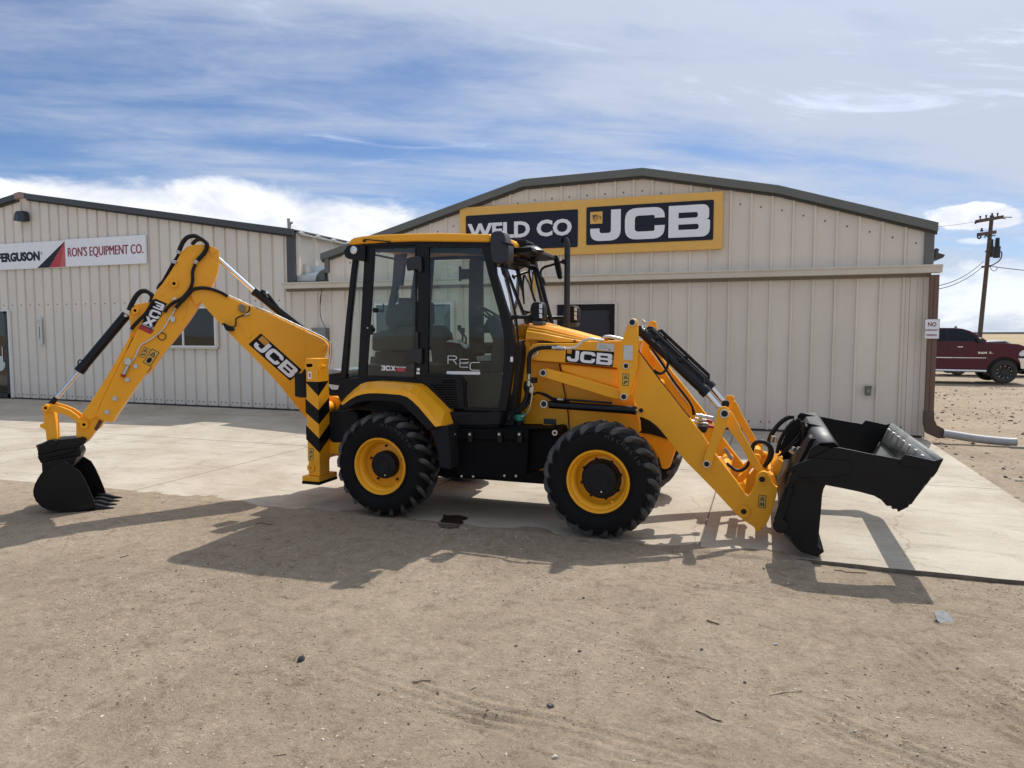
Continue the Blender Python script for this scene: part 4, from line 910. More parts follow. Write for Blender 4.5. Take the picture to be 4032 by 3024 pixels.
plate('front_link',YEL,BH,FM,'F',[(1462,300),(1480,272),(1515,262),(1550,280),(1560,320),(1562,500),(1558,760),(1540,810),(1500,950),(1478,1060),(1455,1088),(1410,1088),(1382,1060),(1372,960),(1355,760),(1375,600),(1405,480),(1435,390)],6.08,6.12,.006,both=True)
ringpin('F',(1505,305),6.075,.018*1.1); ringpin('F',(1443,742),6.075,.016); ringpin('F',(1420,1052),6.075,.018); ringpin('F',(610,812),6.12,.019)
plate('white_label',mat('label_white',(.60,.60,.58)),BH,FM,'F',[(1420,533),(1512,535),(1506,684),(1415,682)],6.075,6.079,0)
warning(FM,'F',(1402,938),(1466,945),(1408,816),6.079,BH)
# ---- lift cylinder
for v,bth in ((6.15,0),(2*VC-6.15,1)):
    a=FM.p('F',617,1125,6.15); b=FM.p('F',1540,1190,6.15); m1=FM.p('F',700,1130,6.15); a.y=b.y=m1.y=v
    bm=nb(); cyl(bm,a+(b-a)*.06,b,.036,24); c_=emit('lift_cylinder',bm,CYL,BH,.004)
    bm=nb(); cyl(bm,a+(b-a)*.97,b+(b-a)*.004,.039,24); cyl(bm,a-Vector((0,.03,0)),a+Vector((0,.03,0)),.034,20); emit('cylinder_head',bm,CYL,c_,.004)
    bm=nb(); cyl(bm,b,b+(b-a)*.05,.018,16); emit('rod',bm,CHR,c_,smooth=True)
ringpin('F',(617,1125),6.115,.021)
bm=nb(); tube(bm,rb('F',[(500,1030),(560,1010),(640,1030),(720,1070),(860,1082),(1300,1115)],6.11),.010,8); tube(bm,rb('F',[(500,1025),(560,1015),(640,1045),(720,1085),(880,1092)],6.13),.010,8); emit('hose',bm,HOSE,BH,smooth=True)
bm=nb(); cyl(bm,FM.p('F',752,1078,6.10),FM.p('F',812,1082,6.10),.011,10); emit('hose_fitting',bm,ZINC,BH)
# ---- loader arms (near and far)
arm=[(345,285),(352,300),(420,395),(490,490),(560,575),(640,680),(700,755),(780,860),(815,912),(850,965),(930,1070),(1000,1160),(1065,1257),(1092,1228),(1112,1180),(1120,1120),(1148,1094),(1175,1088),(1200,1098),(1218,1130),(1235,1170),(1252,1188),(1265,1190),(1258,1240),(1228,1345),(1208,1400),(1188,1440),(1160,1456),(1156,1480),(1120,1480),(1112,1455),(1060,1420),(1000,1375),(930,1300),(850,1212),(760,1120),(680,1040),(600,950),(540,872),(500,820),(470,788),(430,758),(385,738),(345,728),(342,660),(325,615),(303,588),(320,520),(345,400)]
n_,f_=plate('loader_arm',YEL,BH,FM,'H',arm,6.13,6.185,.006,both=True)
# inner web of each arm and the cross tube
def offp(k,pts,w,v): return [Vector((p.x,v,p.z)) for p in FM.ps(k,pts,w)]
bm=nb(); a=FM.p('H',900,1130,6.13); cyl(bm,(a.x,6.18,a.z),(a.x,7.16,a.z),.055,20); emit('cross_tube',bm,YEL,BH,smooth=True)
bm=nb(); a=FM.p('H',400,560,6.13); cyl(bm,(a.x,6.18,a.z),(a.x,7.16,a.z),.045,20); emit('cross_tube',bm,YEL,BH,smooth=True)
ringpin('H',(372,690),6.125,.022,boss=YEL); ringpin('H',(1043,1350),6.125,.025,boss=YEL); ringpin('H',(1163,1140),6.125,.026,boss=YEL)
p=FM.p('H',1043,1350,6.12); bm=nb(); ring(bm,p,Vector((0,-1,0)),.052,.028,.006,28); emit('boss',bm,YEL,BH,.002)
warning(FM,'H',(1134,1322),(1184,1330),(1141,1240),6.129,BH,'bars')
bm=nb(); prism(bm,rb('H',[(822,1086),(888,1100),(886,1104),(822,1091)],6.13),(0,-.006,0)); emit('weld_bead',bm,YEL,BH); bm=nb(); prism(bm,rb('H',[(912,1222),(945,1195),(948,1200),(916,1226)],6.13),(0,-.006,0)); emit('weld_bead',bm,YEL,BH)
# black edge seam along the top of the near arm
bm=nb(); tube(bm,rb('H',[(350,296),(420,390),(490,486),(560,575),(640,678),(690,738)],6.14),.008,6,3); emit('arm_hose',bm,HOSE,BH,smooth=True)
# levers and tilt links
plate('lever',YEL,BH,FM,'H',[(868,690),(893,668),(925,664),(945,682),(948,715),(925,800),(880,915),(852,985),(835,1045),(800,1064),(775,1042),(782,995),(815,905),(845,810),(862,735)],6.085,6.115,.006,both=True)
plate('tilt_link',YEL,BH,FM,'H',[(945,690),(968,705),(1010,790),(1080,920),(1130,1010),(1170,1075),(1200,1098),(1165,1110),(1128,1088),(1080,1030),(1030,930),(960,835),(928,785),(940,730)],6.19,6.22,.006,both=True)
ringpin('H',(917,711),6.08,.022); ringpin('H',(801,1040),6.08,.018)
# tilt cylinders
for v in (6.25,6.86):
    for o_ in (0,):
        a=FM.p('H',365,165,6.25); b=FM.p('H',800,575,6.25); r2=FM.p('H',900,690,6.25)
        a.y=b.y=r2.y=v
        bm=nb(); cyl(bm,a,b,.044,24); c_=emit('tilt_cylinder',bm,CYL,BH,.005)
        bm=nb(); cyl(bm,b-(b-a).normalized()*.05,b+(b-a).normalized()*.01,.050,24); emit('cylinder_head',bm,CYL,c_,.004)
        bm=nb(); cyl(bm,b,r2,.022,20); emit('rod',bm,CHR,c_,smooth=True)
        bm=nb(); cyl(bm,r2-Vector((0,.04,0)),r2+Vector((0,.04,0)),.035,18); emit('cylinder_eye',bm,CYL,c_,.004); bm=nb(); cyl(bm,a-Vector((0,.04,0)),a+Vector((0,.04,0)),.04,18); emit('cylinder_eye',bm,CYL,c_,.004)
        d=Vector((b.x-a.x,0,b.z-a.z)).normalized(); up=Vector((-d.z,0,d.x)); up=up if up.z>0 else -up
        for q,rr in ((.058,.010),(.074,.008)):
            bm=nb(); tube(bm,[a+d*.05+up*.03,a+d*.07+up*q,b-d*.10+up*q,b-d*.06+up*.03],rr,8,1); emit('hydraulic_pipe',bm,CYL,c_,smooth=True)
        for t in (.2,.55): p=a+(b-a)*t; bm=nb(); box(bm,p.x-.02+up.x*.05,p.x+.02+up.x*.05,v-.03,v+.03,p.z+up.z*.05-.008,p.z+up.z*.05+.018); emit('pipe_clamp',bm,CYL,c_,.002)
bm=nb(); p=FM.p('H',378,100,6.2); cyl(bm,p,FM.p('H',400,118,6.2),.012,10); p=FM.p('H',380,150,6.19); cyl(bm,p,p+Vector((.02,-.03,-.02)),.012,10); emit('pipe_fitting',bm,ZINC,BH)
bm=nb(); tube(bm,rb('H',[(435,230),(500,285),(540,350),(545,400),(520,440),(485,450),(455,425)],6.19),.011,8); tube(bm,rb('H',[(460,430),(500,448),(530,430),(548,395)],6.17),.009,8); emit('hose',bm,HOSE,BH,smooth=True)
bm=nb()
for o_ in (0,12,26): tube(bm,rb('H',[(425+o_,270+o_),(470+o_,330+o_),(560+o_,470+o_),(660+o_,600+o_),(700+o_*.6,660+o_),(712+o_*.4,720)],6.45),.007,6)
emit('arm_pipe',bm,HOSE,BH,smooth=True)
bm=nb(); tube(bm,rb('H',[(430,300),(500,390),(610,560),(680,650)],6.44),.006,6); emit('arm_pipe',bm,STEELP,BH,smooth=True)
# coupling block
cb=emit('coupling_block',box(nb(),FM.p('H',735,790,6.3).x,FM.p('H',800,790,6.3).x,6.25,6.6,FM.p('H',750,830,6.3).z,FM.p('H',750,790,6.3).z),BLKS,BH,.006)
for i,(x,y) in enumerate([(730,722),(725,745),(700,762),(735,780)]):
    a=FM.p('H',x,y,6.24+.05*i); b=a+Vector((.10,-.01,-.012)); bm=nb(); cyl(bm,a,b,.017,12); cyl(bm,a+(b-a)*.3,a+(b-a)*.55,.022,12); emit('coupler',bm,ZINC,cb,.002)
    bm=nb(); cyl(bm,b,b+Vector((.045,-.004,-.006)),.016 if i!=2 else .012,12); emit('dust_cap',bm,REDP if i%2 else mat('cap_silver',(.5,.5,.5),.4,.6),cb,.002)
# hoses at the front loops
bm=nb(); tube(bm,rb('H',[(930,1035),(980,1075),(1020,1082),(1060,1060),(1085,1010)],6.35),.014,8); tube(bm,rb('H',[(1095,960),(1110,910),(1150,893),(1195,905),(1225,945),(1220,1000),(1175,1060)],6.35),.018,10); tube(bm,rb('H',[(1160,895),(1205,925),(1210,980),(1185,1040)],6.5),.013,8); emit('hose',bm,HOSE,BH,smooth=True)
plate('hose_bracket',WEAR,BH,FM,'H',[(905,945),(925,935),(975,1005),(955,1018)],6.32,6.36,.003)
plate('hose_bracket',STEELP,BH,FM,'H',[(870,990),(900,995),(985,1135),(980,1150),(900,1035)],6.28,6.30,.003)
# quick hitch cross head between the arms
plate('hitch_frame',YEL,BH,FM,'H',[(1105,970),(1120,940),(1150,945),(1165,985),(1160,1030),(1130,1060),(1095,1070),(1060,1130),(1010,1190),(985,1165),(1010,1120),(1060,1080),(1100,1020)],6.42,6.46,.006,both=True)
plate('hitch_frame',YEL,BH,FM,'I',[(270,765),(300,765),(330,830),(340,862),(320,866),(280,820),(255,770)],6.22,7.12,.006)
bm=nb(); a=FM.p('H',1025,1185,6.42); cyl(bm,(a.x,6.35,a.z),(a.x,7.0,a.z),.04,16); a=FM.p('H',1128,995,6.42); cyl(bm,(a.x,6.35,a.z),(a.x,7.0,a.z),.035,16); emit('hitch_pin',bm,YEL,BH,smooth=True)
# ---- front bucket (four in one), opened
SV0,SV1=5.66,7.78; BK=bpy.data.objects.new('bucket',None); COL.objects.link(BK); BK.parent=BH; OFF[BK]=OFF[BH]
def bkplate(name,k,pts,w0,w1,m=BLKG,bev=.003,far=False):
    o=plate(name,m,BK,FM,k,pts,w0,w1,bev)
    if far:
        bm=nb(); P=FM.ps(k,pts,w0); d=Vector((0,SV1-SV0-(w1-w0)-2*(w0-SV0),0)); prism(bm,[p+d for p in P],(0,w1-w0,0)); emit(name,bm,m,BK,bev)
    return o
jaw=[(725,850),(560,800),(470,775),(450,745),(600,640),(700,590),(790,545),(845,545),(1100,597),(1340,640),(1380,600),(1500,625),(1612,652),(1690,635),(1640,740),(1605,787),(1580,780),(1505,900),(1430,1007),(1412,1010),(1402,1030),(1320,1070),(1310,1046),(1270,1046),(1265,1022),(1225,1020),(1180,970),(1120,937),(1000,905),(880,880)]
bkplate('jaw_side',"I",jaw,SV0,SV0+.022,far=True)
bkplate('jaw_stiffener','I',[(1338,655),(1382,600),(1612,652),(1575,715),(1450,705),(1335,680)],SV0-.012,SV0,far=False)
bkplate('jaw_boss','I',[(435,720),(445,700),(500,675),(590,640),(625,638),(900,655),(935,672),(945,700),(935,740),(900,765),(790,787),(640,793),(500,790),(455,775)],SV0-.022,SV0-.001,bev=.008)
bkplate('back_side',"I",[(600,555),(580,620),(520,730),(440,780),(380,960),(325,1110),(300,1150),(300,1190),(340,1225),(400,1245),(440,1270),(480,1350),(530,1400),(600,1420),(672,1442),(674,1424),(716,1396),(665,1350),(668,1300),(690,1060),(700,930),(712,880),(730,848),(790,800),(840,600),(760,545),(650,520)],SV0+.024,SV0+.046,far=True)
# back shell sheets
def sheet(name,k,line,m=BLKG,v0=SV0+.03,v1=SV1-.03,t=.012,w=SV0):
    P=FM.ps(k,line,w); n=len(P); bm=nb(); 
    A=[bm.verts.new((p.x,v0,p.z)) for p in P]; B=[bm.verts.new((p.x,v1,p.z)) for p in P]
    for i in range(n-1): bm.faces.new((A[i],A[i+1],B[i+1],B[i]))
    o=emit(name,bm,m,BK,smooth=True); s=o.modifiers.new('solid','SOLIDIFY'); s.thickness=t; s.offset=0; return o
sheet('back_sheet','I',[(840,545),(800,508),(680,510),(655,535),(640,580),(560,700),(480,860),(400,1040),(360,1160),(400,1270),(480,1350),(560,1390),(660,1425)],m=mat('bucket_top_paint',(.022,.022,.021),.52,0,.2,5,.08,60,spec=.6,dust=.15,dustcol=(.12,.11,.10)))
sheet('jaw_sheet','I',[(1690,638),(1600,788),(1520,890),(1428,1005),(1370,1040)],m=WEAR)
# cutting edge with bolts, on the inside of the lip
sheet('cutting_edge','I',[(1682,640),(1618,750)],m=WEAR,t=.022,w=SV0,v0=SV0+.02,v1=SV1-.02)
sheet('lip_lap','I',[(1655,672),(1545,845)],m=mat('grey_worn_paint',(.075,.08,.078),.45,.1,.25,5,dust=.3,dustcol=(.2,.18,.15)),t=.022,v0=SV0+.03,v1=SV1-.03)
a0=FM.p('I',1655,690,SV0)
for i in range(8):
    v=SV0+.16+i*.258; p=Vector((a0.x-.022,v,a0.z-.008)); bm=nb(); d=Vector((-.8,0,.45)).normalized(); cyl(bm,p,p+d*.022,.017,10,r1=.012); cyl(bm,p-d*.004,p+d*.004,.022,12); emit('bolt',bm,ZINC,BK,smooth=True)
# gusset plates on the back of the bucket
for v in (5.90,6.62,7.42):
    o_=plate('gusset',BLKG,BK,FM,'I',[(560,560),(590,490),(612,468),(640,466),(797,505),(690,516),(655,535),(640,590),(560,710),(470,740)],v if v<6 else SV0,(v if v<6 else SV0)+.014,.003)
    if v>6: o_.location.y+=v-SV0
bm=nb()
for v in (5.895,6.60): p=FM.p('I',622,488,SV0); cyl(bm,(p.x,v-.006,p.z),(p.x,v,p.z),.014,12)
emit('gusset_pin',bm,ZINC,BK)
plate('ram_shroud',BLKG,BK,FM,'I',[(652,545),(690,522),(795,515),(845,548),(760,560),(665,562),(675,620),(640,625),(635,580)],SV0+.05,5.92,.012)
# mid frame with hydraulics on the bucket back
plate('mid_gusset',BLKG,BK,FM,'I',[(330,600),(400,440),(470,325),(500,305),(530,318),(545,350),(542,520),(500,590),(420,640),(345,650)],6.9,6.92,.004)
bm=nb(); tube(bm,rb('I',[(262,500),(290,430),(350,350),(420,300),(470,292)],6.7),.020,8); tube(bm,rb('I',[(540,330),(552,400),(545,480),(525,560)],6.6),.018,8); tube(bm,rb('I',[(330,590),(360,480),(420,380),(480,320)],6.5),.016,8); tube(bm,rb('I',[(340,620),(420,540),(500,460)],6.55),.010,8); tube(bm,rb('I',[(370,610),(440,545),(510,480)],6.5),.008,8); emit('hose',bm,HOSE,BK,smooth=True)
bm=nb(); cyl(bm,FM.p('I',440,560,6.4),FM.p('I',470,590,6.4),.02,12); cyl(bm,FM.p('I',470,540,6.4),FM.p('I',455,575,6.4),.016,12); cyl(bm,FM.p('I',510,540,6.4),FM.p('I',500,560,6.4),.014,12); cyl(bm,FM.p('I',300,450,6.6),FM.p('I',290,500,6.6),.018,12); cyl(bm,FM.p('I',345,465,6.6),FM.p('I',335,505,6.6),.015,12); emit('hose_fitting',bm,ZINC,BK,smooth=True)
plate('hitch_hook',YEL,BK,FM,'I',[(285,720),(350,640),(385,660),(360,740),(330,780),(300,770)],6.35,6.95,.006)
# near clam ram on the back side
a=FM.p('I',340,1130,SV0+.06);b=FM.p('I',432,850,SV0+.06);c=FM.p('I',462,770,SV0+.06); a.y=b.y=c.y=SV0+.0
bm=nb(); cyl(bm,a,b,.034,20); rr=emit('jaw_ram',bm,BLKG,BK,.006); bm=nb(); cyl(bm,b,c,.018,16); cyl(bm,c-Vector((0,.03,0)),c+Vector((0,.03,0)),.03,16); emit('rod',bm,BLKG,rr,smooth=True)
bm=nb(); p=FM.p('I',358,1178,SV0); cyl(bm,p-Vector((0,.035,0)),p+Vector((0,.02,0)),.055,24); emit('pivot_boss',bm,BLKG,BK,.012)
bm=nb(); p=FM.p('I',487,748,SV0); cyl(bm,p-Vector((0,.034,0)),p,.016,16); emit('pivot_pin',bm,BLKG,BK,.003)
bm=nb(); tube(bm,rb('I',[(350,1110),(375,1000),(400,880),(425,838)],SV0-.035),.007,6); emit('ram_pipe',bm,BLKG,BK,smooth=True)
# wear edge under the back
sheet('back_cutting_edge','I',[(560,1395),(714,1397)],m=BLKG,t=.02)

# ---- cab
CB=bpy.data.objects.new('cab',None); COL.objects.link(CB); CB.parent=BH; OFF[CB]=OFF[BH]
CV=6.00; CF=2*VC-CV
def cp(name,k,pts,w0,w1,m=BLK,bev=.006,both=True,par=None,holes=None): return plate(name,m,par or CB,FM,k,pts,w0,w1,bev,both=both,holes=holes)
cp('corner_post','E',[(262,228),(292,232),(270,420),(235,760),(205,1150),(205,1175),(165,1165),(200,800),(232,480)],CV,CV+.06)
cp('corner_post','E',[(340,222),(402,222),(392,400),(372,700),(350,1000),(340,1185),(290,1180),(305,900),(322,600),(335,350)],CV-.004,CV+.06)
cp('door_post','E',[(715,195),(780,195),(785,400),(790,800),(782,1165),(800,1240),(740,1215),(712,1190),(725,900),(728,500)],CV-.008,CV+.07)
cp('roof_rail','E',[(225,200),(500,188),(800,184),(1262,190),(1268,215),(1200,213),(800,208),(400,224),(262,232),(228,235)],CV-.002,CV+.06)
# front door: frame ring with hole
ring_o=[(778,203),(1000,203),(1212,208),(1262,420),(1345,700),(1378,830),(1388,950),(1380,1180),(1340,1418),(1062,1412),(1050,1300),(1050,1215),(1015,1180),(775,1160),(780,700)]
ring_i=[(808,228),(1000,228),(1193,230),(1240,425),(1318,700),(1348,840),(1356,950),(1345,1190),(1312,1395),(1082,1392),(1072,1290),(1075,1210),(1035,1155),(800,1138),(806,700)]
P=FM.ps('E',ring_o,CV-.012); Hh=FM.ps('E',ring_i,CV-.012); bm=nb(); prism(bm,P,(0,.035,0),[Hh]); emit('door_frame',bm,BLK,CB)
bm=nb(); prism(bm,[Vector((p.x,CF-.02,p.z)) for p in P],(0,.035,0),[[Vector((p.x,CF-.02,p.z)) for p in Hh]]); emit('door_frame',bm,BLK,CB)
def pane(name,pts3,m=CABG,both=True,par=CB):
    bm=nb(); bm.faces.new([bm.verts.new(p) for p in pts3]); o=emit(name,bm,m,par)
    if both: bm=nb(); bm.faces.new([bm.verts.new(Vector((p.x,2*VC-p.y,p.z))) for p in pts3]); emit(name,bm,m,par)
    return o
pane('door_glass',FM.ps('E',ring_i,CV+.004))
pane('rear_window',FM.ps('E',[(405,232),(560,226),(714,222),(722,600),(708,1165),(700,1180),(560,1175),(345,1165),(372,760)],CV+.008))
pane('quarter_glass',FM.ps('E',[(285,236),(338,236),(322,600),(305,900),(292,1150),(210,1145),(240,760),(272,420)],CV+.02))
# thin black ceramic border on the rear side window
P=FM.ps('E',[(402,226),(560,220),(716,216),(722,600),(712,1176),(700,1186),(560,1182),(338,1172),(368,760)],CV-.002); Hh=FM.ps('E',[(412,240),(560,236),(706,232),(710,600),(700,1160),(692,1168),(560,1164),(356,1156),(384,760)],CV-.002)
bm=nb(); prism(bm,P,(0,.012,0),[Hh]); emit('window_border',bm,BLK,CB)
# hinges, handle
hm=mat('hinge_black',(.016,.017,.021),.45,0,.1,5)
plate('hinge',hm,CB,FM,'E',[(648,305),(725,288),(752,300),(755,405),(735,408),(722,385),(650,398),(642,350)],CV-.05,CV-.01,.006)
plate('hinge',hm,CB,FM,'E',[(630,985),(712,970),(755,960),(755,1070),(735,1078),(712,1062),(632,1045)],CV-.05,CV-.01,.006)
plate('hinge_leaf',hm,CB,FM,'E',[(708,840),(728,840),(730,975),(708,975)],CV-.03,CV-.005,.003)
bm=nb(); p=FM.p('X',690,490,CV-.02); cyl(bm,p,p+Vector((0,.05,0)),.028,16); box(bm,p.x-.02,p.x+.02,CV-.03,CV,p.z-.05,p.z+.045); hn=emit('door_handle',bm,BLK,CB,.005)
bm=nb(); p=FM.p('X',662,468,CV-.025); cyl(bm,p,p+Vector((0,-.012,0)),.008,10); emit('handle_rivet',bm,ZINC,hn,smooth=True)
bm=nb(); p=FM.p('X',765,238,CV+.02); cyl(bm,p+Vector((0,-.03,0)),p+Vector((0,.03,0)),.024,16); prism(bm,rb('X',[(800,232),(850,225),(850,150),(866,150),(866,268),(800,262)],CV+.03),(0,.01,0)); emit('window_latch',bm,BLK,CB,.003)
# number labels on door post
plate('post_label',WHT,CB,FM,'E',[(722,1105),(742,1105),(742,1124),(722,1124)],CV-.013,CV-.011,0); plate('post_label',WHT,CB,FM,'E',[(718,1132),(741,1132),(742,1150),(718,1149)],CV-.013,CV-.011,0)
plate('pillar_label',WHT,CB,FM,'E',[(1401,1022),(1420,1024),(1418,1060),(1399,1058)],CV-.022,CV-.02,0)
# glass decals: 3CX and REC
fr=dframe(FM,'X',(834,1022),(1020,1030),(834,958),CV+.002); letters('glass_lettering','3CX',WHT,CB,fr[0],fr[1],fr[2],fr[3],.001,.10)
fr=dframe(FM,'X',(1023,1036),(1150,1042),(1027,972),CV+.002); o=quadplate('glass_decal',REDD,CB,fr,.001,0,(0,1,0,.72)); quadplate('glass_decal',WHT,CB,fr,.001,0,(0,1,.76,1)); text('decal_text','COMPACT',BLKD,CB,fr[0]+fr[3]*.0015,fr[1],fr[2],fr[3],.0005,.01,(.06,.94,.80,.96)); text('decal_text','PRO',mat('pale_red_print',(.55,.2,.2),.5),CB,fr[0]+fr[3]*.0015,fr[1],fr[2],fr[3],.0005,.03,(.2,.8,.18,.52))
for ch,bl,br,tl in (('R',(538,606),(663,610),(540,495)),('E',(694,652),(808,655),(696,540)),('C',(828,692),(955,694),(832,583))):
    fr=dframe(FM,'Y',bl,br,tl,CV+.001); 
    o,xv,yv,n=fr; bm=nb(); t=.075
    def seg(pts,wd):
        # ribbon along a polyline in the letter's unit square
        L3=[]; Rr=[]
        for i,p in enumerate(pts):
            a=Vector(pts[max(i-1,0)]);b=Vector(pts[min(i+1,len(pts)-1)]); d=(b-a).normalized(); nn=Vector((-d.y,d.x))*wd/2; q=Vector(p); L3.append(q+nn);Rr.append(q-nn)
        prism(bm,[o+xv*q.x+yv*q.y for q in L3+Rr[::-1]],n*.001)
    if ch=='R': seg([(.05,0),(.05,.95),(.70,.95),(.88,.88),(.95,.74),(.88,.58),(.70,.50),(.14,.50)],t); seg([(.62,.44),(.95,0)],t)
    if ch=='E': seg([(1,.04),(.05,.04),(.05,.96),(1,.96)],t); seg([(.13,.52),(.92,.52)],t)
    if ch=='C': seg([(1,.96),(.22,.96),(.08,.88),(.03,.70),(.03,.30),(.08,.12),(.22,.04),(1,.04)],t)
    emit('glass_lettering',bm,WHT,CB)
o=plate('glass_strip',WHT,CB,FM,'Y',[(528,703),(962,708),(962,746),(528,742)],CV+.001,CV+.002,0)
fr=dframe(FM,'Y',(528,742),(962,746),(528,703),CV+.0008); text('strip_text','www.ronsequipment.com',mat('print_grey',(.28,.29,.31)),o,fr[0],fr[1],fr[2],fr[3],.0005,.0,(.03,.97,.3,.7))
# vent panel with slots
vp_=plate('vent_panel',BLKS,CB,FM,'Y',[(215,768),(450,778),(660,790),(700,805),(728,850),(740,950),(752,1190),(558,1192),(535,1165),(215,850)],CV-.03,CV+.03,.004)
SL=[(825,462,630),(850,462,645),(884,318,640),(915,346,645),(944,372,650),(975,400,655),(1005,426,660),(1040,458,664),(1070,488,666),(1103,515,668),(1133,540,670),(1165,568,672)]
for y,x0,x1 in SL:
    bm=nb(); prism(bm,rb('Y',[(x0,y-5),(x1,y-3),(x1,y+5),(x0+6,y+5)],CV-.0325),(0,.004,0)); emit('vent_slot',bm,mat('slot_black',(.0006,.0006,.0006),.9,spec=.0),vp_)
bm=nb()
for x,y in ((666,842),(706,1133)): p=FM.p('Y',x,y,CV-.03); cyl(bm,p,p+Vector((0,-.004,0)),.008,10)
emit('screw',bm,BLK,vp_)
# dark body behind glass / above the fender
cp('body_panel','E',[(142,1300),(150,1240),(168,1192),(215,1180),(345,1174),(540,1182),(705,1190),(770,1225),(830,1275),(900,1360),(945,1425),(960,1520),(880,1530),(700,1500),(400,1420),(200,1400)],CV-.02,CV+.25,m=BLKS,both=False)
plate('sill_panel',BLKS,CB,FM,'E',[(915,1424),(1100,1428),(1335,1428),(1330,1470),(1318,1520),(1150,1523),(958,1522)],CV-.07,CV+.2,.01)
plate('sill_step',mat('sill_dark',(.012,.012,.013),.6),CB,FM,'E',[(950,1520),(1312,1520),(1310,1560),(940,1560)],CV-.02,CV+.3,.003)
plate('sill_catch',BLK,CB,FM,'E',[(1030,1450),(1052,1450),(1052,1464),(1030,1464)],CV-.078,CV-.07,.002)
# front pillars, corner glass and windscreen
A=[(1204,212),(1258,213),(1298,420),(1372,660),(1412,800),(1428,930),(1418,1100),(1368,1420),(1334,1420),(1380,1150),(1388,950),(1376,830),(1343,700),(1262,420)]
cp('front_pillar','E',A,CV-.02,CV+.05)
l_a=[(1262,300),(1300,430),(1372,660),(1412,800),(1426,930),(1416,1100),(1385,1300)]
l_b=[('L',(548,560)),('L',(590,740)),('L',(650,1000)),('L',(692,1200)),('L',(712,1400)),('L',(720,1640)),('E',(1430,1290))]
VW=6.20
Pa=FM.ps('E',l_a,CV); Pb=[FM.p(k,*q,VW) for k,q in l_b]
bm=nb(); mid=[(a+b)/2+Vector((.02,-.02,0)) for a,b in zip(Pa,Pb)]; loft(bm,[Pa,mid,Pb]); emit('corner_glass',bm,CABG,CB,smooth=True); bm=nb(); loft(bm,[mirror(Pa),mirror(mid),mirror(Pb)]); emit('corner_glass',bm,CABG,CB,smooth=True)
bm=nb(); tube(bm,Pb,.016,8,4); tube(bm,mirror(Pb),.016,8,4); emit('screen_post',bm,BLK,CB,smooth=True)
Pm=[p+Vector((.06,(VC-VW),0)) for p in Pb]
bm=nb(); loft(bm,[Pb,Pm,mirror(Pb)]); emit('windscreen',bm,CABG,CB,smooth=True)
bm=nb(); prism(bm,[Pb[0]+Vector((-.01,0,.0)),Pb[0]+Vector((.03,0,.03)),Pb[0]+Vector((0,0,.09)),Pb[0]+Vector((-.12,0,.09))],(0,2*(VC-VW),0)); emit('header_rail',bm,BLK,CB,.006)
# cowl below the screen
plate('cowl',mat('cowl_black',(.010,.010,.011),.6,0,.2,4),CB,FM,'E',[(1330,1425),(1385,1200),(1405,1000),(1462,900),(1482,960),(1478,1050),(1452,1250),(1438,1420)],6.14,7.2,.01)
# roof: lofted yellow shell
top_n=[(220,210),(226,192),(238,172),(262,158),(320,147),(420,138),(600,130),(900,124),(1252,132),(1253,190),(900,186),(700,184),(500,190),(330,203),(250,212)]
P=FM.ps('E',top_n,CV-.03)
bm=nb(); prism(bm,P,(0,2*(VC-CV+.03),0)); rf=emit('roof',bm,YEL,CB,.03,seg=4)
# rounded front of the roof seen past the work lamp
pt=lambda x,y,w: FM.p('L',x,y,w)
r0=[pt(385,205,CV-.02),pt(570,245,CV+.10),pt(650,290,6.35),pt(705,330,6.55)]
bm=nb(); P=[Vector((r0[0].x-.02,CV+.0,r0[0].z)),pt(500,225,CV+.03),pt(575,245,CV+.1),pt(650,280,CV+.30),pt(700,318,CV+.45),]
Q=[Vector((p.x,2*VC-p.y,p.z)) for p in P[::-1]]
prism(bm,P+Q,(0,0,-.055)); emit('roof_nose',bm,YEL,rf,.015,seg=3)
bm=nb(); tube(bm,rb('E',[(330,183),(345,172),(420,178),(530,188)],CV-.045),.006,6); cyl(bm,FM.p('E',340,190,CV-.045),FM.p('E',340,172,CV-.045),.012,8); emit('roof_rail',bm,BLK,rf)
# visor and wiper motor cover etc, black, above the screen
plate('visor',BLK,CB,FM,'L',[(605,395),(640,375),(800,372),(880,366),(900,420),(760,440),(640,445),(610,430)],CV+.25,7.05,.01)
plate('visor',BLKS,CB,FM,'L',[(700,262),(740,275),(820,288),(825,320),(870,322),(870,332),(820,340),(780,380),(700,375)],6.55,6.8,.008)
bm=nb(); c=pt(885,395,6.5); lathe(bm,[(.0,.045),(.05,.04),(.10,.018),(.125,.0),(.10,-.018),(.0,-.02)],c+Vector((0,0,-.01)),Vector((.08,0,1)),28); emit('roof_lamp',bm,BLKG,CB,smooth=True)
bm=nb(); prism(bm,rb('L',[(880,480),(935,482),(930,530),(918,582),(880,572),(866,560),(868,490)],6.5),(0,.03,0)); tube(bm,rb('L',[(800,470),(790,505),(830,515),(870,500)],6.5),.006,6); emit('small_mirror',bm,BLK,CB,.006)
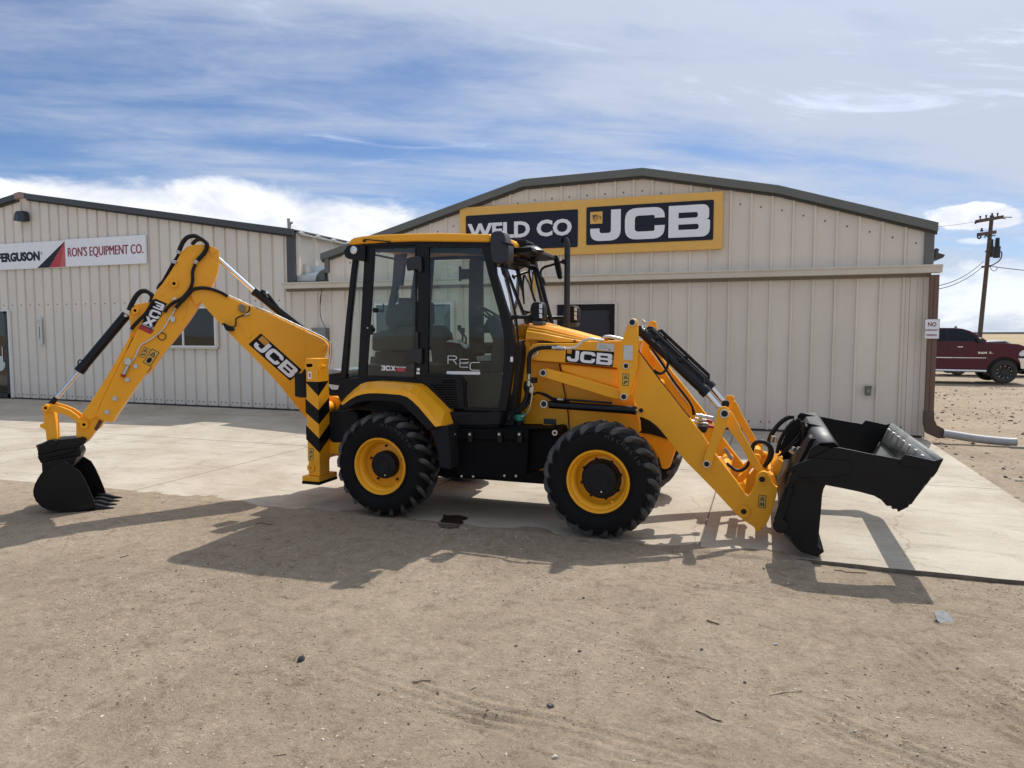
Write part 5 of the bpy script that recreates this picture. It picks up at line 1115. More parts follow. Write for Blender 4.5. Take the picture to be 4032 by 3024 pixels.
# front work lamps
for sgn_ in (1,):
    P=rb('L',[(395,205),(440,180),(530,178),(558,205),(572,270),(606,372),(604,520),(590,548),(500,575),(425,558),(402,480),(390,400),(392,300)],CV-.10)
    vec=Vector((0,.16,0)); P=P if sgn_>0 else [Vector((p.x,2*VC+.10-CV-.16,p.z)) for p in P]
    bm=nb(); prism(bm,P,vec); wl=emit('work_lamp',bm,mat('lamp_shell',(.020,.022,.027),.5,0,.15,6,.08,80),CB,.016,seg=3)
plate('lamp_top',mat('lamp_top_pale',(.25,.26,.27),.4),CB,FM,'L',[(438,184),(470,176),(530,176),(538,192),(470,190)],CV-.09,CV+.05,.003)
plate('lamp_bracket',BLK,CB,FM,'L',[(520,292),(590,310),(660,330),(655,355),(590,345),(525,320)],CV-.12,CV-.08,.006)
plate('handrail_joint',BLK,CB,FM,'L',[(500,570),(545,590),(575,650),(590,720),(560,735),(530,690)],CV-.05,CV+.02,.006)
# rear work lamp
plate('work_lamp',BLK,CB,FM,'E',[(188,255),(215,215),(345,212),(342,330),(220,312),(200,300)],CV-.04,CV+.12,.01)
bm=nb(); p=FM.p('E',262,248,CV-.042); cyl(bm,p,p+Vector((0,-.012,0)),.038,18,r1=.02); emit('lamp_lens',bm,LENS,CB,smooth=True)
# handrails / guard bars and cross bar with headlamps
bm=nb(); tube(bm,rb('L',[(775,660),(830,630),(900,620),(940,640),(965,700),(1005,820),(1060,1030),(1130,1290)],6.95),.020,10); emit('guard_rail',bm,BLK,CB,smooth=True)
bm=nb(); tube(bm,[pt(545,1195,CV-.02),pt(700,1200,6.1),pt(850,1203,6.15)],.018,10,2); tube(bm,[pt(1020,1210,7.0),pt(1150,1212,7.1),pt(1260,1212,7.15)],.022,10,2); emit('lamp_bar',bm,BLK,CB,smooth=True)
def headlamp(dy,du):
    w=6.12; off=Vector((du,dy,0))
    P=[p+off for p in rb('L',[(872,1050),(900,1025),(950,1017),(1005,1030),(1022,1080),(1026,1180),(1010,1235),(960,1250),(905,1245),(868,1210),(860,1120)],w)]
    bm=nb(); prism(bm,P,(0,.14,0)); h=emit('headlamp',bm,BLKS,CB,.02,seg=3)
    for i,(y0,y1) in enumerate(((1045,1098),(1103,1155),(1160,1215))):
        P=[p+off for p in rb('L',[(972,y0),(1006,y0+4),(1010,y1),(975,y1-2)],w-.004)]; bm=nb(); prism(bm,P,(0,.10,0)); emit('lamp_lens',bm,LENS,h,.002)
    P=[p+off for p in rb('L',[(880,1245),(1000,1245),(1022,1270),(1005,1305),(900,1300),(885,1270)],w)]; bm=nb(); prism(bm,P,(0,.12,0)); emit('lamp_foot',bm,mat('foot_grey',(.06,.055,.05),.5,0,.3,12),h,.015)
headlamp(0,0); headlamp(.98,.07)
bm=nb(); p=pt(815,1140,6.12); cyl(bm,p,pt(862,1148,6.12),.012,8); tube(bm,rb('L',[(800,1130),(830,1145),(820,1170)],6.12),.009,6); emit('lamp_bolt',bm,BLK,CB)
# mirror on arm
bm=nb(); tube(bm,rb('L',[(1010,760),(990,690),(1002,640),(1040,608),(1100,590),(1200,560),(1270,535)],7.05),.013,8); ma_=emit('mirror_arm',bm,BLK,CB,smooth=True)
plate('mirror',BLK,ma_,FM,'L',[(1135,480),(1150,466),(1180,462),(1195,490),(1215,560),(1232,660),(1240,735),(1222,752),(1195,748),(1185,720),(1160,620)],7.02,7.07,.012)
plate('mirror_bracket',BLK,ma_,FM,'L',[(1000,715),(1020,730),(1048,815),(1020,820),(990,760)],7.0,7.05,.006)
bm=nb(); p=pt(1250,568,7.0); cyl(bm,p,p+Vector((.02,0,.04)),.02,10); emit('mirror_bolt',bm,BLK,ma_)
# screen wiper, inner curtain line
bm=nb(); tube(bm,rb('L',[(800,700),(850,800),(900,930),(935,1015)],6.6),.007,6); tube(bm,rb('L',[(840,760),(865,850),(915,1010)],6.58),.006,6); emit('wiper',bm,BLK,CB)
# exhaust stack
bm=nb(); tube(bm,[pt(1303,1330,6.95),pt(1305,1000,6.95),pt(1308,600,6.95),pt(1309,380,6.95),pt(1303,320,6.95),pt(1282,270,6.95)],.030,20,4); ex_=emit('exhaust_stack',bm,mat('exhaust_black',(.016,.016,.018),.5,0,.15,8),BH,smooth=True)
bm=nb(); p=pt(1285,283,6.95); cyl(bm,p+Vector((-.018,0,-.004)),p+Vector((-.03,0,.0)),.026,18); emit('pipe_mouth',bm,mat('slot_black',(.0006,.0006,.0006),.9,spec=.0),ex_)
# interior
IN=bpy.data.objects.new('operator_station',None); COL.objects.link(IN); IN.parent=BH; OFF[IN]=OFF[BH]
def ip(name,k,pts,w0,w1,m=INTP,bev=.01): return plate(name,m,IN,FM,k,pts,w0,w1,bev)
ip('floor_plinth','E',[(300,1080),(700,1090),(1340,1150),(1330,1420),(700,1420),(300,1180)],6.2,7.25,GREYP)
ip('seat_cushion','X',[(700,560),(730,535),(1000,450),(1250,420),(1262,770),(700,772)],6.42,6.95,SEAT,.03)
ip('seat_back','X',[(905,300),(960,180),(1090,120),(1240,100),(1255,420),(1040,440),(1000,520),(910,530)],6.40,6.92,SEAT,.03)
ip('seat_base','X',[(748,775),(1140,780),(1140,960),(1000,1060),(740,1060)],6.5,6.9,GREYP)
ip('side_console','X',[(690,840),(760,840),(1140,800),(1240,900),(1250,1080),(670,1080)],6.9,7.2,mat('console_green',(.055,.066,.06),.7))
ip('armrest','E',[(840,800),(855,790),(905,850),(925,930),(940,1010),(930,1080),(830,1060),(810,900)],6.5,6.75,GREYP,.02)
ip('control_pod','E',[(925,930),(1000,920),(1040,960),(1060,1010),(1050,1060),(930,1080)],6.5,6.8,INTP,.02)
ip('plastic_bag','Y',[(505,320),(560,292),(650,290),(740,330),(800,390),(790,412),(745,395),(700,345),(600,330)],6.45,6.55,CRYST,.01)
ip('column','E',[(1100,320),(1190,325),(1195,760),(1200,1000),(1215,1060),(1100,1060),(1095,700)],7.0,7.06,mat('far_post',(.03,.034,.042),.6),.006)
ip('steering_column','E',[(1140,795),(1210,795),(1215,835),(1200,850),(1160,850),(1140,830)],6.5,6.7,INTP,.015)
ip('instrument_box','E',[(1100,920),(1200,920),(1230,945),(1235,1000),(1100,1000)],6.5,6.8,INTP,.012)
ip('dashboard','E',[(1215,760),(1280,710),(1330,800),(1345,1000),(1340,1160),(1250,1160),(1255,1010),(1268,900),(1240,840)],6.35,7.1,mat('dash_grey',(.055,.062,.07),.6),.02)
ip('paper_box','Y',[(905,505),(1200,490),(1250,525),(1250,570),(925,570)],6.4,6.7,mat('cardboard_pale',(.42,.44,.42),.7),.005)
ip('crate','Y',[(925,572),(1250,572),(1245,720),(960,740)],6.42,6.7,GREYP,.01)
ip('sun_blind','E',[(1025,365),(1035,365),(1042,385),(1100,385),(1100,455),(1042,460),(1035,475),(1025,470)],6.9,6.93,INTP,.004)
bm=nb(); c=FM.p('E',1265,735,6.67); ring(bm,c,Vector((.55,0,.83)),.19,.165,.022,36); cyl(bm,c,c+Vector((-.18,0,-.27)),.025,12)
for t in (0,2.1,4.2):
    x_,y_=frame_of(Vector((.55,0,.83))); cyl(bm,c,c+(x_*math.cos(t)+y_*math.sin(t))*.17,.012,8)
emit('steering_wheel',bm,INTP,IN,.004)
for (x,y) in ((1050,830),(1075,850)):
    bm=nb(); a=FM.p('E',x,y+80,6.45); b=FM.p('E',x-20,y,6.45); tube(bm,[a,(a+b)/2+Vector((.02,0,0)),b],.010,8); cyl(bm,b,b+Vector((0,0,.05)),.02,10); emit('control_lever',bm,INTP,IN,smooth=True)
bm=nb(); P=rb('E',[(415,275),(490,292),(485,305),(415,290)],6.2); prism(bm,P,(0,.9,0)); emit('roof_lining',bm,GREYP,IN)
plate('headliner',GREYP,IN,FM,'E',[(262,200),(1250,192),(1240,285),(1000,270),(560,262),(300,262)],CV+.08,CV+.12,.0)
plate('notice',mat('notice_blue',(.50,.58,.60),.6),IN,FM,'X',[(975,18),(1062,18),(1062,138),(970,138)],6.9,6.903,0)
plate('notice',mat('notice_dark',(.03,.03,.035),.6),IN,FM,'X',[(1062,75),(1230,75),(1230,150),(1062,150)],6.9,6.903,0)
plate('rear_console',INTP,IN,FM,'E',[(560,200),(640,262),(612,505),(580,505),(560,620),(500,800),(490,740),(540,500)],6.85,6.9,.008)
# ---- rear fender
T_=[(500,806),(545,752),(600,700),(660,650),(710,632),(780,628),(900,634),(1010,643),(1105,652),(1155,676),(1250,768),(1352,872),(1390,984)]
M_=[(505,812),(560,765),(612,722),(668,698),(715,688),(785,685),(895,690),(1000,694),(1060,710),(1115,755),(1190,835),(1262,925),(1318,988)]
L_=[(520,816),(585,768),(628,745),(672,732),(722,724),(790,722),(870,726),(985,736),(1040,752),(1085,785),(1140,838),(1205,915),(1272,996)]
LL=[(478,862),(560,835),(620,800),(665,786),(718,780),(790,778),(870,780),(960,788),(1010,812),(1055,850),(1105,900),(1160,958),(1215,1020)]
A_=FM.ps('D',T_,5.84); B_=FM.ps('D',M_,5.665); C_=FM.ps('D',L_,5.65); D_=FM.ps('D',LL,5.66)
bk_=[p+Vector((0,.20,.0)) for p in A_]
bm=nb(); loft(bm,[bk_,A_,B_,C_]); o=emit('rear_fender',bm,YEL,BH,0); s=o.modifiers.new('solid','SOLIDIFY'); s.thickness=.008; s.offset=-1
bm=nb(); loft(bm,[mirror(bk_),mirror(A_),mirror(B_),mirror(C_)]); o=emit('rear_fender',bm,YEL,BH,0); s=o.modifiers.new('solid','SOLIDIFY'); s.thickness=.008
bm=nb(); C2=[p+Vector((0,.003,0)) for p in C_]; loft(bm,[C2,D_,[p+Vector((0,.34,0)) for p in D_]]); o=emit('fender_liner',bm,mat('liner_grey',(.0125,.013,.015),.65,0,.15,4,.1,100,spec=.2),BH,0); s=o.modifiers.new('solid','SOLIDIFY'); s.thickness=.006
plate('mud_flap',mat('liner_grey',(.028,.029,.031)),BH,FM,'D',[(1215,1000),(1272,998),(1375,990),(1380,1100),(1395,1210),(1400,1345),(1305,1330),(1290,1200),(1255,1080)],5.69,6.02,.01)
plate('fender_back',BLKS,BH,FM,'D',[(468,860),(495,812),(530,780),(600,700),(640,790),(560,835),(500,860)],5.80,6.0,.01)
# ---- wheel well, rear body under the cab
plate('wheel_well',mat('well_orange',(.42,.15,.012),.6,0,.25,5,dust=.2,dustcol=(.08,.05,.03)),BH,FM,'D',[(600,790),(760,780),(1000,790),(1120,900),(1220,1060),(900,1000),(640,960)],6.25,6.3,.01)
plate('well_slot',BLK,BH,FM,'D',[(812,822),(905,828),(900,852),(812,848)],6.235,6.25,.002)
bm=nb()
for x,y in ((738,835),(738,862)): p=FM.p('D',x,y,6.24); cyl(bm,p,p+Vector((0,.02,0)),.010,8)
emit('well_hole',bm,BLK,BH)
# ---- side step box (tank) with bolts
TK=mat('tank_black',(.0045,.0045,.005),.6,0,.15,3,.05,120,spec=.10)
plate('side_tank',TK,BH,FM,'G',[(790,352),(1268,352),(1262,450),(1250,586),(1180,585),(850,577),(812,500),(785,420)],5.88,6.35,.008)
plate('tank_ledge',TK,BH,FM,'G',[(782,292),(1265,292),(1268,354),(784,354)],5.86,6.35,.006)
plate('tank_end',TK,BH,FM,'G',[(1268,318),(1300,296),(1412,288),(1438,296),(1446,330),(1420,420),(1372,520),(1256,552),(1262,440)],5.95,6.35,.008)
bm=nb(); prism(bm,rb('G',[(780,292),(1265,292),(1410,288),(1330,280),(800,286)],5.9),(0,.2,0)); emit('tank_top',bm,TK,BH)
for x in (830,922,1098,1218):
    p=FM.p('G',x,318,5.855); bm=nb(); box(bm,p.x-.022,p.x+.022,5.835,5.86,p.z-.075,p.z+.022); cl=emit('clamp',bm,BLK,BH,.004)
    bm=nb(); cyl(bm,p+Vector((0,-.02,0)),p+Vector((0,-.034,0)),.013,6); emit('bolt',bm,ZINC,cl,.002)
for x,y in ((868,571),(937,573),(1125,568),(1194,570)):
    p=FM.p('G',x,y,5.878); bm=nb(); cyl(bm,p,p+Vector((0,-.012,0)),.012,10); emit('bolt',bm,ZINC,BH,.002)
p=FM.p('G',1427,311,5.945); bm=nb(); ring(bm,p,Vector((0,-1,0)),.026,.012,.012,16); emit('bolt',bm,ZINC,BH,.002)
# filler neck with green cap, hoses by the cab corner
p=FM.p('F',368,1375,6.1); q=FM.p('F',370,1285,6.1); bm=nb(); cyl(bm,p-Vector((0,0,.05)),q,.038,18); fn=emit('filler_neck',bm,BLK,BH,smooth=True)
bm=nb(); cyl(bm,q-Vector((0,0,.005)),q+Vector((0,0,.05)),.046,14); cyl(bm,q+Vector((-.05,0,.02)),q+Vector((.06,0,.05)),.02,8); emit('cap',bm,GRNP,fn,.006)
bm=nb(); tube(bm,rb('F',[(760,555),(650,557),(560,565),(495,600),(470,650),(465,720),(467,820)],6.10),.020,10); emit('hose',bm,HOSE,BH,smooth=True)
bm=nb(); cyl(bm,FM.p('F',700,562,6.09),FM.p('F',830,568,6.09),.017,12); cyl(bm,FM.p('F',745,563,6.09),FM.p('F',800,566,6.09),.023,6); emit('hose_fitting',bm,ZINC,BH,.002)
bm=nb(); tube(bm,rb('F',[(825,568),(900,562),(950,545),(990,510),(1030,482),(1090,470),(1150,478),(1220,487)],6.09),.012,8); tube(bm,rb('F',[(1205,470),(1230,450),(1280,448),(1350,462),(1415,478)],6.14),.014,8); emit('steel_pipe',bm,STEELP,BH,smooth=True)
bm=nb(); cyl(bm,FM.p('F',467,822,6.10),FM.p('F',465,880,6.10),.018,8); cyl(bm,FM.p('F',465,890,6.10),FM.p('F',463,945,6.10),.022,8); cyl(bm,FM.p('F',490,955,6.08),FM.p('F',484,1010,6.08),.018,8); emit('hose_fitting',bm,ZINC,BH,.002)
bm=nb(); tube(bm,rb('F',[(463,945),(455,1000),(440,1080),(390,1160),(330,1200)],6.10),.024,10); tube(bm,rb('F',[(440,900),(430,960),(445,1020),(420,1100),(360,1190),(340,1230)],6.14),.018,10); tube(bm,rb('F',[(495,1030),(470,1100),(400,1180),(350,1215)],6.08),.014,10); emit('hose',bm,HOSE,BH,smooth=True)
bm=nb(); tube(bm,rb('F',[(480,915),(505,960),(490,1080),(470,1170),(430,1240),(390,1250)],6.07),.006,6); tube(bm,rb('F',[(545,590),(548,620),(500,655),(540,625)],6.14),.010,6); emit('thin_pipe',bm,STEELP,BH,smooth=True)
bm=nb(); p=FM.p('F',515,880,6.12); box(bm,p.x-.03,p.x+.03,6.1,6.14,p.z-.03,p.z+.02); p=FM.p('F',268,1235,6.0); cyl(bm,p,p+Vector((.0,-.02,-.05)),.015,8); emit('junction_block',bm,BLK,BH,.004)
plate('under_cab',mat('cowl_black',(.010,.010,.011)),BH,FM,'F',[(180,1200),(330,1190),(320,1240),(310,1380),(160,1380),(170,1290)],6.1,6.4,.005)
# ---- rear frame, black tank left of the wheel, kingpost
plate('rear_frame',YEL,BH,FM,'D',[(370,745),(470,750),(500,800),(470,870),(500,1120),(495,1175),(440,1185),(410,1210),(398,1250),(370,1260)],6.15,6.35,.015)
plate('rear_frame',YEL,BH,FM,'D',[(255,760),(470,755),(480,1170),(255,1190)],6.36,6.98,.02)
plate('battery_box',BLKS,BH,FM,'D',[(395,880),(450,862),(620,866),(645,900),(640,1060),(560,1120),(440,1135),(400,1100),(388,1000),(396,930)],6.0,6.30,.02)
plate('rear_cowl',BLK,BH,FM,'X',[(115,1080),(300,1055),(330,1120),(320,1200),(265,1220),(120,1200)],6.3,6.9,.006)
plate('cover_plate',mat('pale_plate',(.30,.32,.35),.35,.3),BH,FM,'X',[(112,1022),(180,1005),(295,1025),(298,1055),(115,1078)],6.3,6.9,.004)
bm=nb(); tube(bm,rb('X',[(120,1230),(170,1290),(240,1300),(280,1290)],6.3),.02,8); tube(bm,rb('X',[(130,1310),(200,1330),(300,1340)],6.25),.02,8); emit('hose',bm,HOSE,BH,smooth=True)
# ---- stabiliser leg (near) and its twin (far)
SN=5.82
def stab(dv,near=True):
    V=Vector((0,dv,0)); W_=.20
    a=FM.p('D',205,440,SN).x; b=FM.p('D',312,440,SN).x
    z=lambda y: FM.p('D',260,y,SN).z
    mc=1 if near else -1
    bm=nb(); c=.03; y0,y1=SN,SN+W_
    def octo(x0,x1,y0,y1,c): return [(x0+c,y0),(x1-c*.2,y0),(x1,y0+c*.2),(x1,y1-c),(x1-c,y1),(x0+c,y1),(x0,y1-c),(x0,y0+c)]
    P=[Vector((x,y,z(1280)))+V for x,y in octo(a,b,y0,y1,.02)]; prism(bm,P,(0,0,z(440)-z(1280))); leg=emit('stabiliser_leg',bm,YEL,BH,.008)
    bm=nb(); P=[Vector((x,y,z(1395)))+V for x,y in octo(a+.002,b-.004,y0+.008,y1-.008,.02)]; prism(bm,P,(0,0,z(1275)-z(1395))); emit('leg_tip',bm,YEL,leg,.006)
    bm=nb(); box(bm,a-.035,b+.012,y0-.03+dv,y1+.08+dv,z(1438),z(1398)); emit('foot_plate',bm,YEL,leg,.006)
    bm=nb(); box(bm,a-.037,b+.014,y0-.033+dv,y1+.083+dv,z(1462),z(1439)); emit('foot_pad',bm,RUB,leg,.004)
    if near:
        # chevrons wrap the outer face and the front face, apex on the corner
        for (t0,t1,s) in ((625,740,0),(740,965,0),(965,1200,0)):
            pass
        rows=[(628,628,740,740),(745,860,968,860)]
        for k,(yo,yi,ap) in enumerate([(628,628,742),(768,858,972),(985,1088,1203)]):
            bm=nb()
            xx=a+.002; t=.0018
            if k==0:
                prism(bm,[Vector((xx,y0-t,z(yo))),Vector((b,y0-t,z(yi))),Vector((b,y0-t,z(ap)))],(0,t*.9,0))
                prism(bm,[Vector((b+t,y0,z(yi))),Vector((b+t,y1-.02,z(yo))),Vector((b+t,y0,z(ap)))],(-t*.9,0,0))
            else:
                prism(bm,[Vector((xx,y0-t,z(yo))),Vector((b,y0-t,z(yi))),Vector((b,y0-t,z(ap))),Vector((xx,y0-t,z(ap-(yi-yo))))],(0,t*.9,0))
                dzz=z(yo)-z(yi)
                prism(bm,[Vector((b+t,y0,z(yi))),Vector((b+t,y1-.02,z(yi)+dzz)),Vector((b+t,y1-.02,z(ap)+dzz)),Vector((b+t,y0,z(ap)))],(-t*.9,0,0))
            emit('chevron',bm,BLKD,leg)
        plate('slot',mat('slot_black',(.0006,.0006,.0006),.9,spec=.0),leg,FM,'D',[(222,482),(266,482),(272,498),(262,508),(228,510),(220,496)],SN-.003,SN,0)
        plate('slot_rim',YEL,leg,FM,'D',[(210,472),(220,466),(280,468),(294,480),(292,530),(212,532)],SN-.002,SN+.001,.0)
        plate('jack_label',WHT,leg,FM,'D',[(232,545),(263,546),(262,606),(232,606)],SN-.004,SN-.002,0); plate('jack_mark',REDD,leg,FM,'D',[(241,560),(254,560),(252,592),(243,592)],SN-.005,SN-.004,0)
        warning(FM,'D',(240,1266),(278,1268),(241,1172),SN-.0005,leg)
        bm=nb(); p=FM.p('D',258,1332,SN); ring(bm,p+Vector((0,.006,0)),Vector((0,-1,0)),.042,.012,.012,20); emit('boss',bm,YEL,leg,.003)
        bm=nb(); p=FM.p('D',345,505,SN+.05); cyl(bm,p+Vector((.0,0,0)),p+Vector((.03,0,0)),.02,14); cyl(bm,p+Vector((.03,0,0)),p+Vector((.045,0,0)),.013,6); emit('hose_port',bm,YEL,leg,.003)
    return leg
stab(0); stab(2*VC-2*SN-.20,False)
plate('reflector_bracket',BLKS,BH,FM,'D',[(122,570),(150,558),(175,560),(192,540),(200,520),(205,760),(170,758),(125,748)],SN+.05,SN+.1,.006)
bm=nb(); a=FM.p('D',260,800,SN); cyl(bm,(a.x,SN+.1,.95),(a.x,2*VC-SN-.1,.95),.07,16); box(bm,a.x-.09,a.x+.22,6.0,7.34,.50,.62); emit('slide_frame',bm,YEL,BH,.01)

# ---- digging arm, swung towards the viewer
BO=BE  # unit vector from kingpost to bucket
def bplate(name,k,pts,w0,w1,m=YEL,bev=.008,par=BH,holes=None): return plate(name,m,par,FB,k,pts,w0,w1,bev,holes=holes)
bw=.13
boom=[('B',[(640,800),(690,705),(740,690),(790,700),(850,725),(930,765),(1020,815),(1130,862),(1240,905),(1300,935),(1500,1020),(1700,1112),(1850,1192),(1985,1265),(2018,1305),(2016,1355),(1992,1420),(1990,1500)]),('D',[(385,445),(385,640),(390,900),(330,980),(210,915),(140,830),(70,742),(0,655)]),('B',[(1400,1555),(1250,1400),(1100,1252),(965,1112),(880,1022),(800,935),(745,862),(690,900)])]
P=[FB.p(k,x,y,-bw) for k,l in boom for x,y in l]
bm_=plate('boom',YEL,BH,FB,None,P,-bw,bw,.010)
P=[FB.p('B',x,y,-bw-.004) for x,y in [(1765,1170),(1790,1180),(1785,1430),(1765,1430)]]
bm=nb(); prism(bm,P,FB.n*.004); emit('boom_seam',bm,YEL,bm_,.001)
bm=nb(); P=[FB.p('B',x,y,-bw-.008) for x,y in [(1110,1080),(1130,1088),(1195,1150),(1235,1155),(1262,1180),(1258,1212),(1230,1232),(1195,1225),(1175,1195),(1180,1168)]]; prism(bm,P,FB.n*.008); emit('boom_boss',bm,YEL,bm_,.005)
p=FB.p('B',1965,1320,-bw); bm=nb(); cyl(bm,p+FB.n*.005,p-FB.n*.015,.034,18); emit('pin_boss',bm,YEL,bm_,.004)
fr=dframe(FB,'B',(1222,1290),(1640,1658),(1345,1180),-bw-.0015); quadplate('decal',BLKD,bm_,fr,.001,.04)
o,xv,yv,n=fr; o=o+n*.0012
letters('lettering','JCB',WHT,bm_,o,xv,yv,n,.001,.10,(.06,.97,.10,.86)); quadplate('decal_tile',ORG,bm_,(o,xv,yv,n),.0015,.05,(.05,.22,.60,.95))
# steel service pipes on the boom back
bm=nb(); tube(bm,FB.ps('B',[(1015,800),(1130,850),(1230,895),(1320,925),(1500,1000),(1700,1095),(1860,1170),(1985,1232),(2035,1280)],-bw+.02)+FB.ps('D',[(415,318),(420,345),(418,430),(402,520)],-bw+.02),.010,8,3); emit('steel_pipe',bm,STEELP,bm_,smooth=True)
bm=nb(); tube(bm,FB.ps('B',[(1230,900),(1500,1010),(1700,1105),(1860,1180),(1980,1240),(2025,1290)],-bw+.06)+FB.ps('D',[(405,330),(405,430),(392,520)],-bw+.06),.009,8,3); emit('steel_pipe',bm,STEELP,bm_,smooth=True)
bm=nb(); tube(bm,FB.ps('B',[(1228,905),(1232,940),(1205,975),(1165,1000),(1100,1030),(1095,1080),(1080,1115),(1030,1110)],-bw-.012),.006,6); emit('lamp_cable',bm,HOSE,bm_,smooth=True)
bplate('pipe_clamp','B',[(1118,905),(1145,880),(1195,900),(1190,960),(1160,975),(1118,945)],-bw-.03,-bw,mat('clamp_bronze',(.24,.19,.12),.5,.4,.15,20),.004,bm_)
bm=nb(); cyl(bm,FB.p('B',1185,1000,-bw-.015),FB.p('B',1228,982,-bw-.015),.016,10); emit('pipe_union',bm,ZINC,bm_,.002)
bplate('work_lamp','B',[(948,1085),(975,1075),(1085,1135),(1080,1155),(1040,1160),(985,1150)],-bw-.07,-bw,BLK,.008,bm_)
bplate('lamp_lens','B',[(958,1098),(966,1094),(992,1148),(984,1150)],-bw-.073,-bw-.01,LENS,.002,bm_)
# kingpost casting
bm=nb(); cyl(bm,KP+Vector((0,0,.42)),KP+Vector((0,0,1.05)),.13,24); box(bm,KP.x-.13,KP.x+.13,KP.y-.2,KP.y+.2,.62,.70); box(bm,KP.x-.13,KP.x+.13,KP.y-.2,KP.y+.2,.92,1.0); emit('kingpost',bm,YEL,BH,.01)
# boom ram above boom
for name,(k0,p0),(k1,p1),r,m in (('boom_ram',('B',(1790,1160)),('B',(1272,748)),.044,CYL),('boom_ram_rod',('B',(1272,748)),('B',(880,395)),.022,CHR)):
    a=FB.p(k0,*p0,0); b=FB.p(k1,*p1,0); bm=nb(); cyl(bm,a,b,r,24); o=emit(name,bm,m,BH,smooth=True)
a=FB.p('B',1272,748,0); b=FB.p('B',1310,778,0); bm=nb(); cyl(bm,a,b,.05,24); emit('ram_head',bm,CYL,BH,.004)
bm=nb(); tube(bm,FB.ps('B',[(1345,755),(1380,760),(1425,800),(1470,860),(1520,920)],-.03),.014,8); box_=FB.p('B',1365,757,-.03); cyl(bm,box_,box_+Vector((.02,0,-.05)),.02,8); emit('ram_pipe',bm,CYL,BH,smooth=True)
bm=nb(); cyl(bm,FB.p('B',1395,770,-.05),FB.p('B',1412,785,-.05),.014,8); emit('ram_fitting',bm,ZINC,BH)
# dipper
dw=.105
dip=[('B',[(300,745),(350,690),(420,590),(490,478),(540,375),(600,312),(680,290),(790,290),(870,312),(925,350),(926,440),(905,580),(875,655),(850,705),(830,760),(740,870),(660,1000),(600,1085),(500,1215),(400,1335),(300,1470),(210,1600)]),('C',[(1110,300),(1000,440),(930,540),(860,645),(800,730),(752,808),(612,755),(640,680),(700,545),(790,360),(870,200),(905,140),(935,60)]),('B',[(30,1300),(130,1090),(220,905)])]
P=[FB.p(k,x,y,-dw) for k,l in dip for x,y in l]
dp_=plate('dipper',YEL,BH,FB,None,P,-dw,dw,.010)
# folded side flange of the dipper
P=FB.ps('C',[(905,60),(800,250),(700,430),(590,590),(490,735),(500,720),(610,745),(640,680),(700,545),(790,360),(870,200),(905,140),(935,60)],-dw+.02)
P=FB.ps('C',[(900,70),(790,265),(690,435),(590,590),(490,735),(560,790),(615,760),(640,680),(700,545),(790,360),(870,200),(935,60)],-dw+.015); bm=nb(); prism(bm,P,FB.n*.18); emit('dipper_box',bm,YEL,dp_,.008)
# extending end
P=FB.ps('C',[(490,735),(440,800),(440,935),(510,985),(545,965),(600,890),(640,860),(690,790),(752,760),(740,640),(600,600)],-dw+.03); bm=nb(); prism(bm,P,FB.n*.16); emit('dipper_end',bm,YEL,BH,.012)
P=FB.ps('C',[(598,860),(640,780),(672,795),(620,880)],-dw+.02); bm=nb(); prism(bm,P,FB.n*.02); emit('wear_strip',bm,mat('rust_brown',(.10,.05,.03),.8,0,.3,20),BH)
# crowd ear and its pin
P=FB.ps('O',[(1248,165),(1262,142),(1290,130),(1360,108),(1450,95),(1482,62),(1500,120),(1400,300),(1330,420),(1270,520),(1245,460),(1262,340),(1248,240)],-.05); bm=nb(); prism(bm,P,FB.n*.10); er=emit('ram_ear',bm,YEL,BH,.008)
def bpin(k,c,w,r,par,m=YEL):
    p=FB.p(k,*c,w); bm=nb(); ring(bm,p+FB.n*.004,-FB.n,r*1.15,r*.45,.032,8); o=emit('pin_collar',bm,m,par,.002)
    bm=nb(); cyl(bm,p+FB.n*.01,p-FB.n*.012,r*.46,14); emit('pin',bm,mat('slot_black',(.0006,.0006,.0006),.9,spec=.0),o)
bpin('O',(1310,180),-.05,.032,er); bpin('B',(475,682),-dw,.036,dp_); 
p=FB.p('B',862,345,-dw); bm=nb(); cyl(bm,p+FB.n*.01,p-FB.n*.010,.034,18); cyl(bm,FB.p('B',862,398,-dw),FB.p('B',862,398,-dw)-FB.n*.012,.013,8); emit('pin_boss',bm,YEL,dp_,.003)
p=FB.p('B',725,715,-dw); bm=nb(); ring(bm,p+FB.n*.002,-FB.n,.060,.04,.012,28); cyl(bm,p,p-FB.n*.008,.04,20); emit('pivot_boss',bm,YEL,dp_,.004)
bm=nb(); tube(bm,FB.ps('B',[(635,790),(625,850),(580,1000),(560,1060)],-dw),.006,6); emit('fold_ridge',bm,YEL,dp_)
for i,(x,y) in enumerate([(962,315),(888,432),(782,596),(712,714)]):
    p=FB.p('C',x,y,-dw); bm=nb(); cyl(bm,p+FB.n*.002,p-FB.n*.020,.020,14); cyl(bm,p,p-FB.n*.004,.026,14); emit('bolt',bm,ZINC,dp_,.003)
bm=nb()
for x,y in ((360,790),(500,500),(792,628)): p=FB.p('B',x,y,-dw); cyl(bm,p,p-FB.n*.010,.011,6)
p=FB.p('B',115,1205,-dw); cyl(bm,p,p-FB.n*.010,.011,6); emit('bolt',bm,YEL,dp_)
# hook eye
p=FB.p('B',352,1212,-dw); bm=nb(); ring(bm,p+FB.n*.002,-FB.n,.04,.03,.010,20); emit('lifting_eye',bm,mat('dark_edge',(.12,.05,.012),.6),dp_)
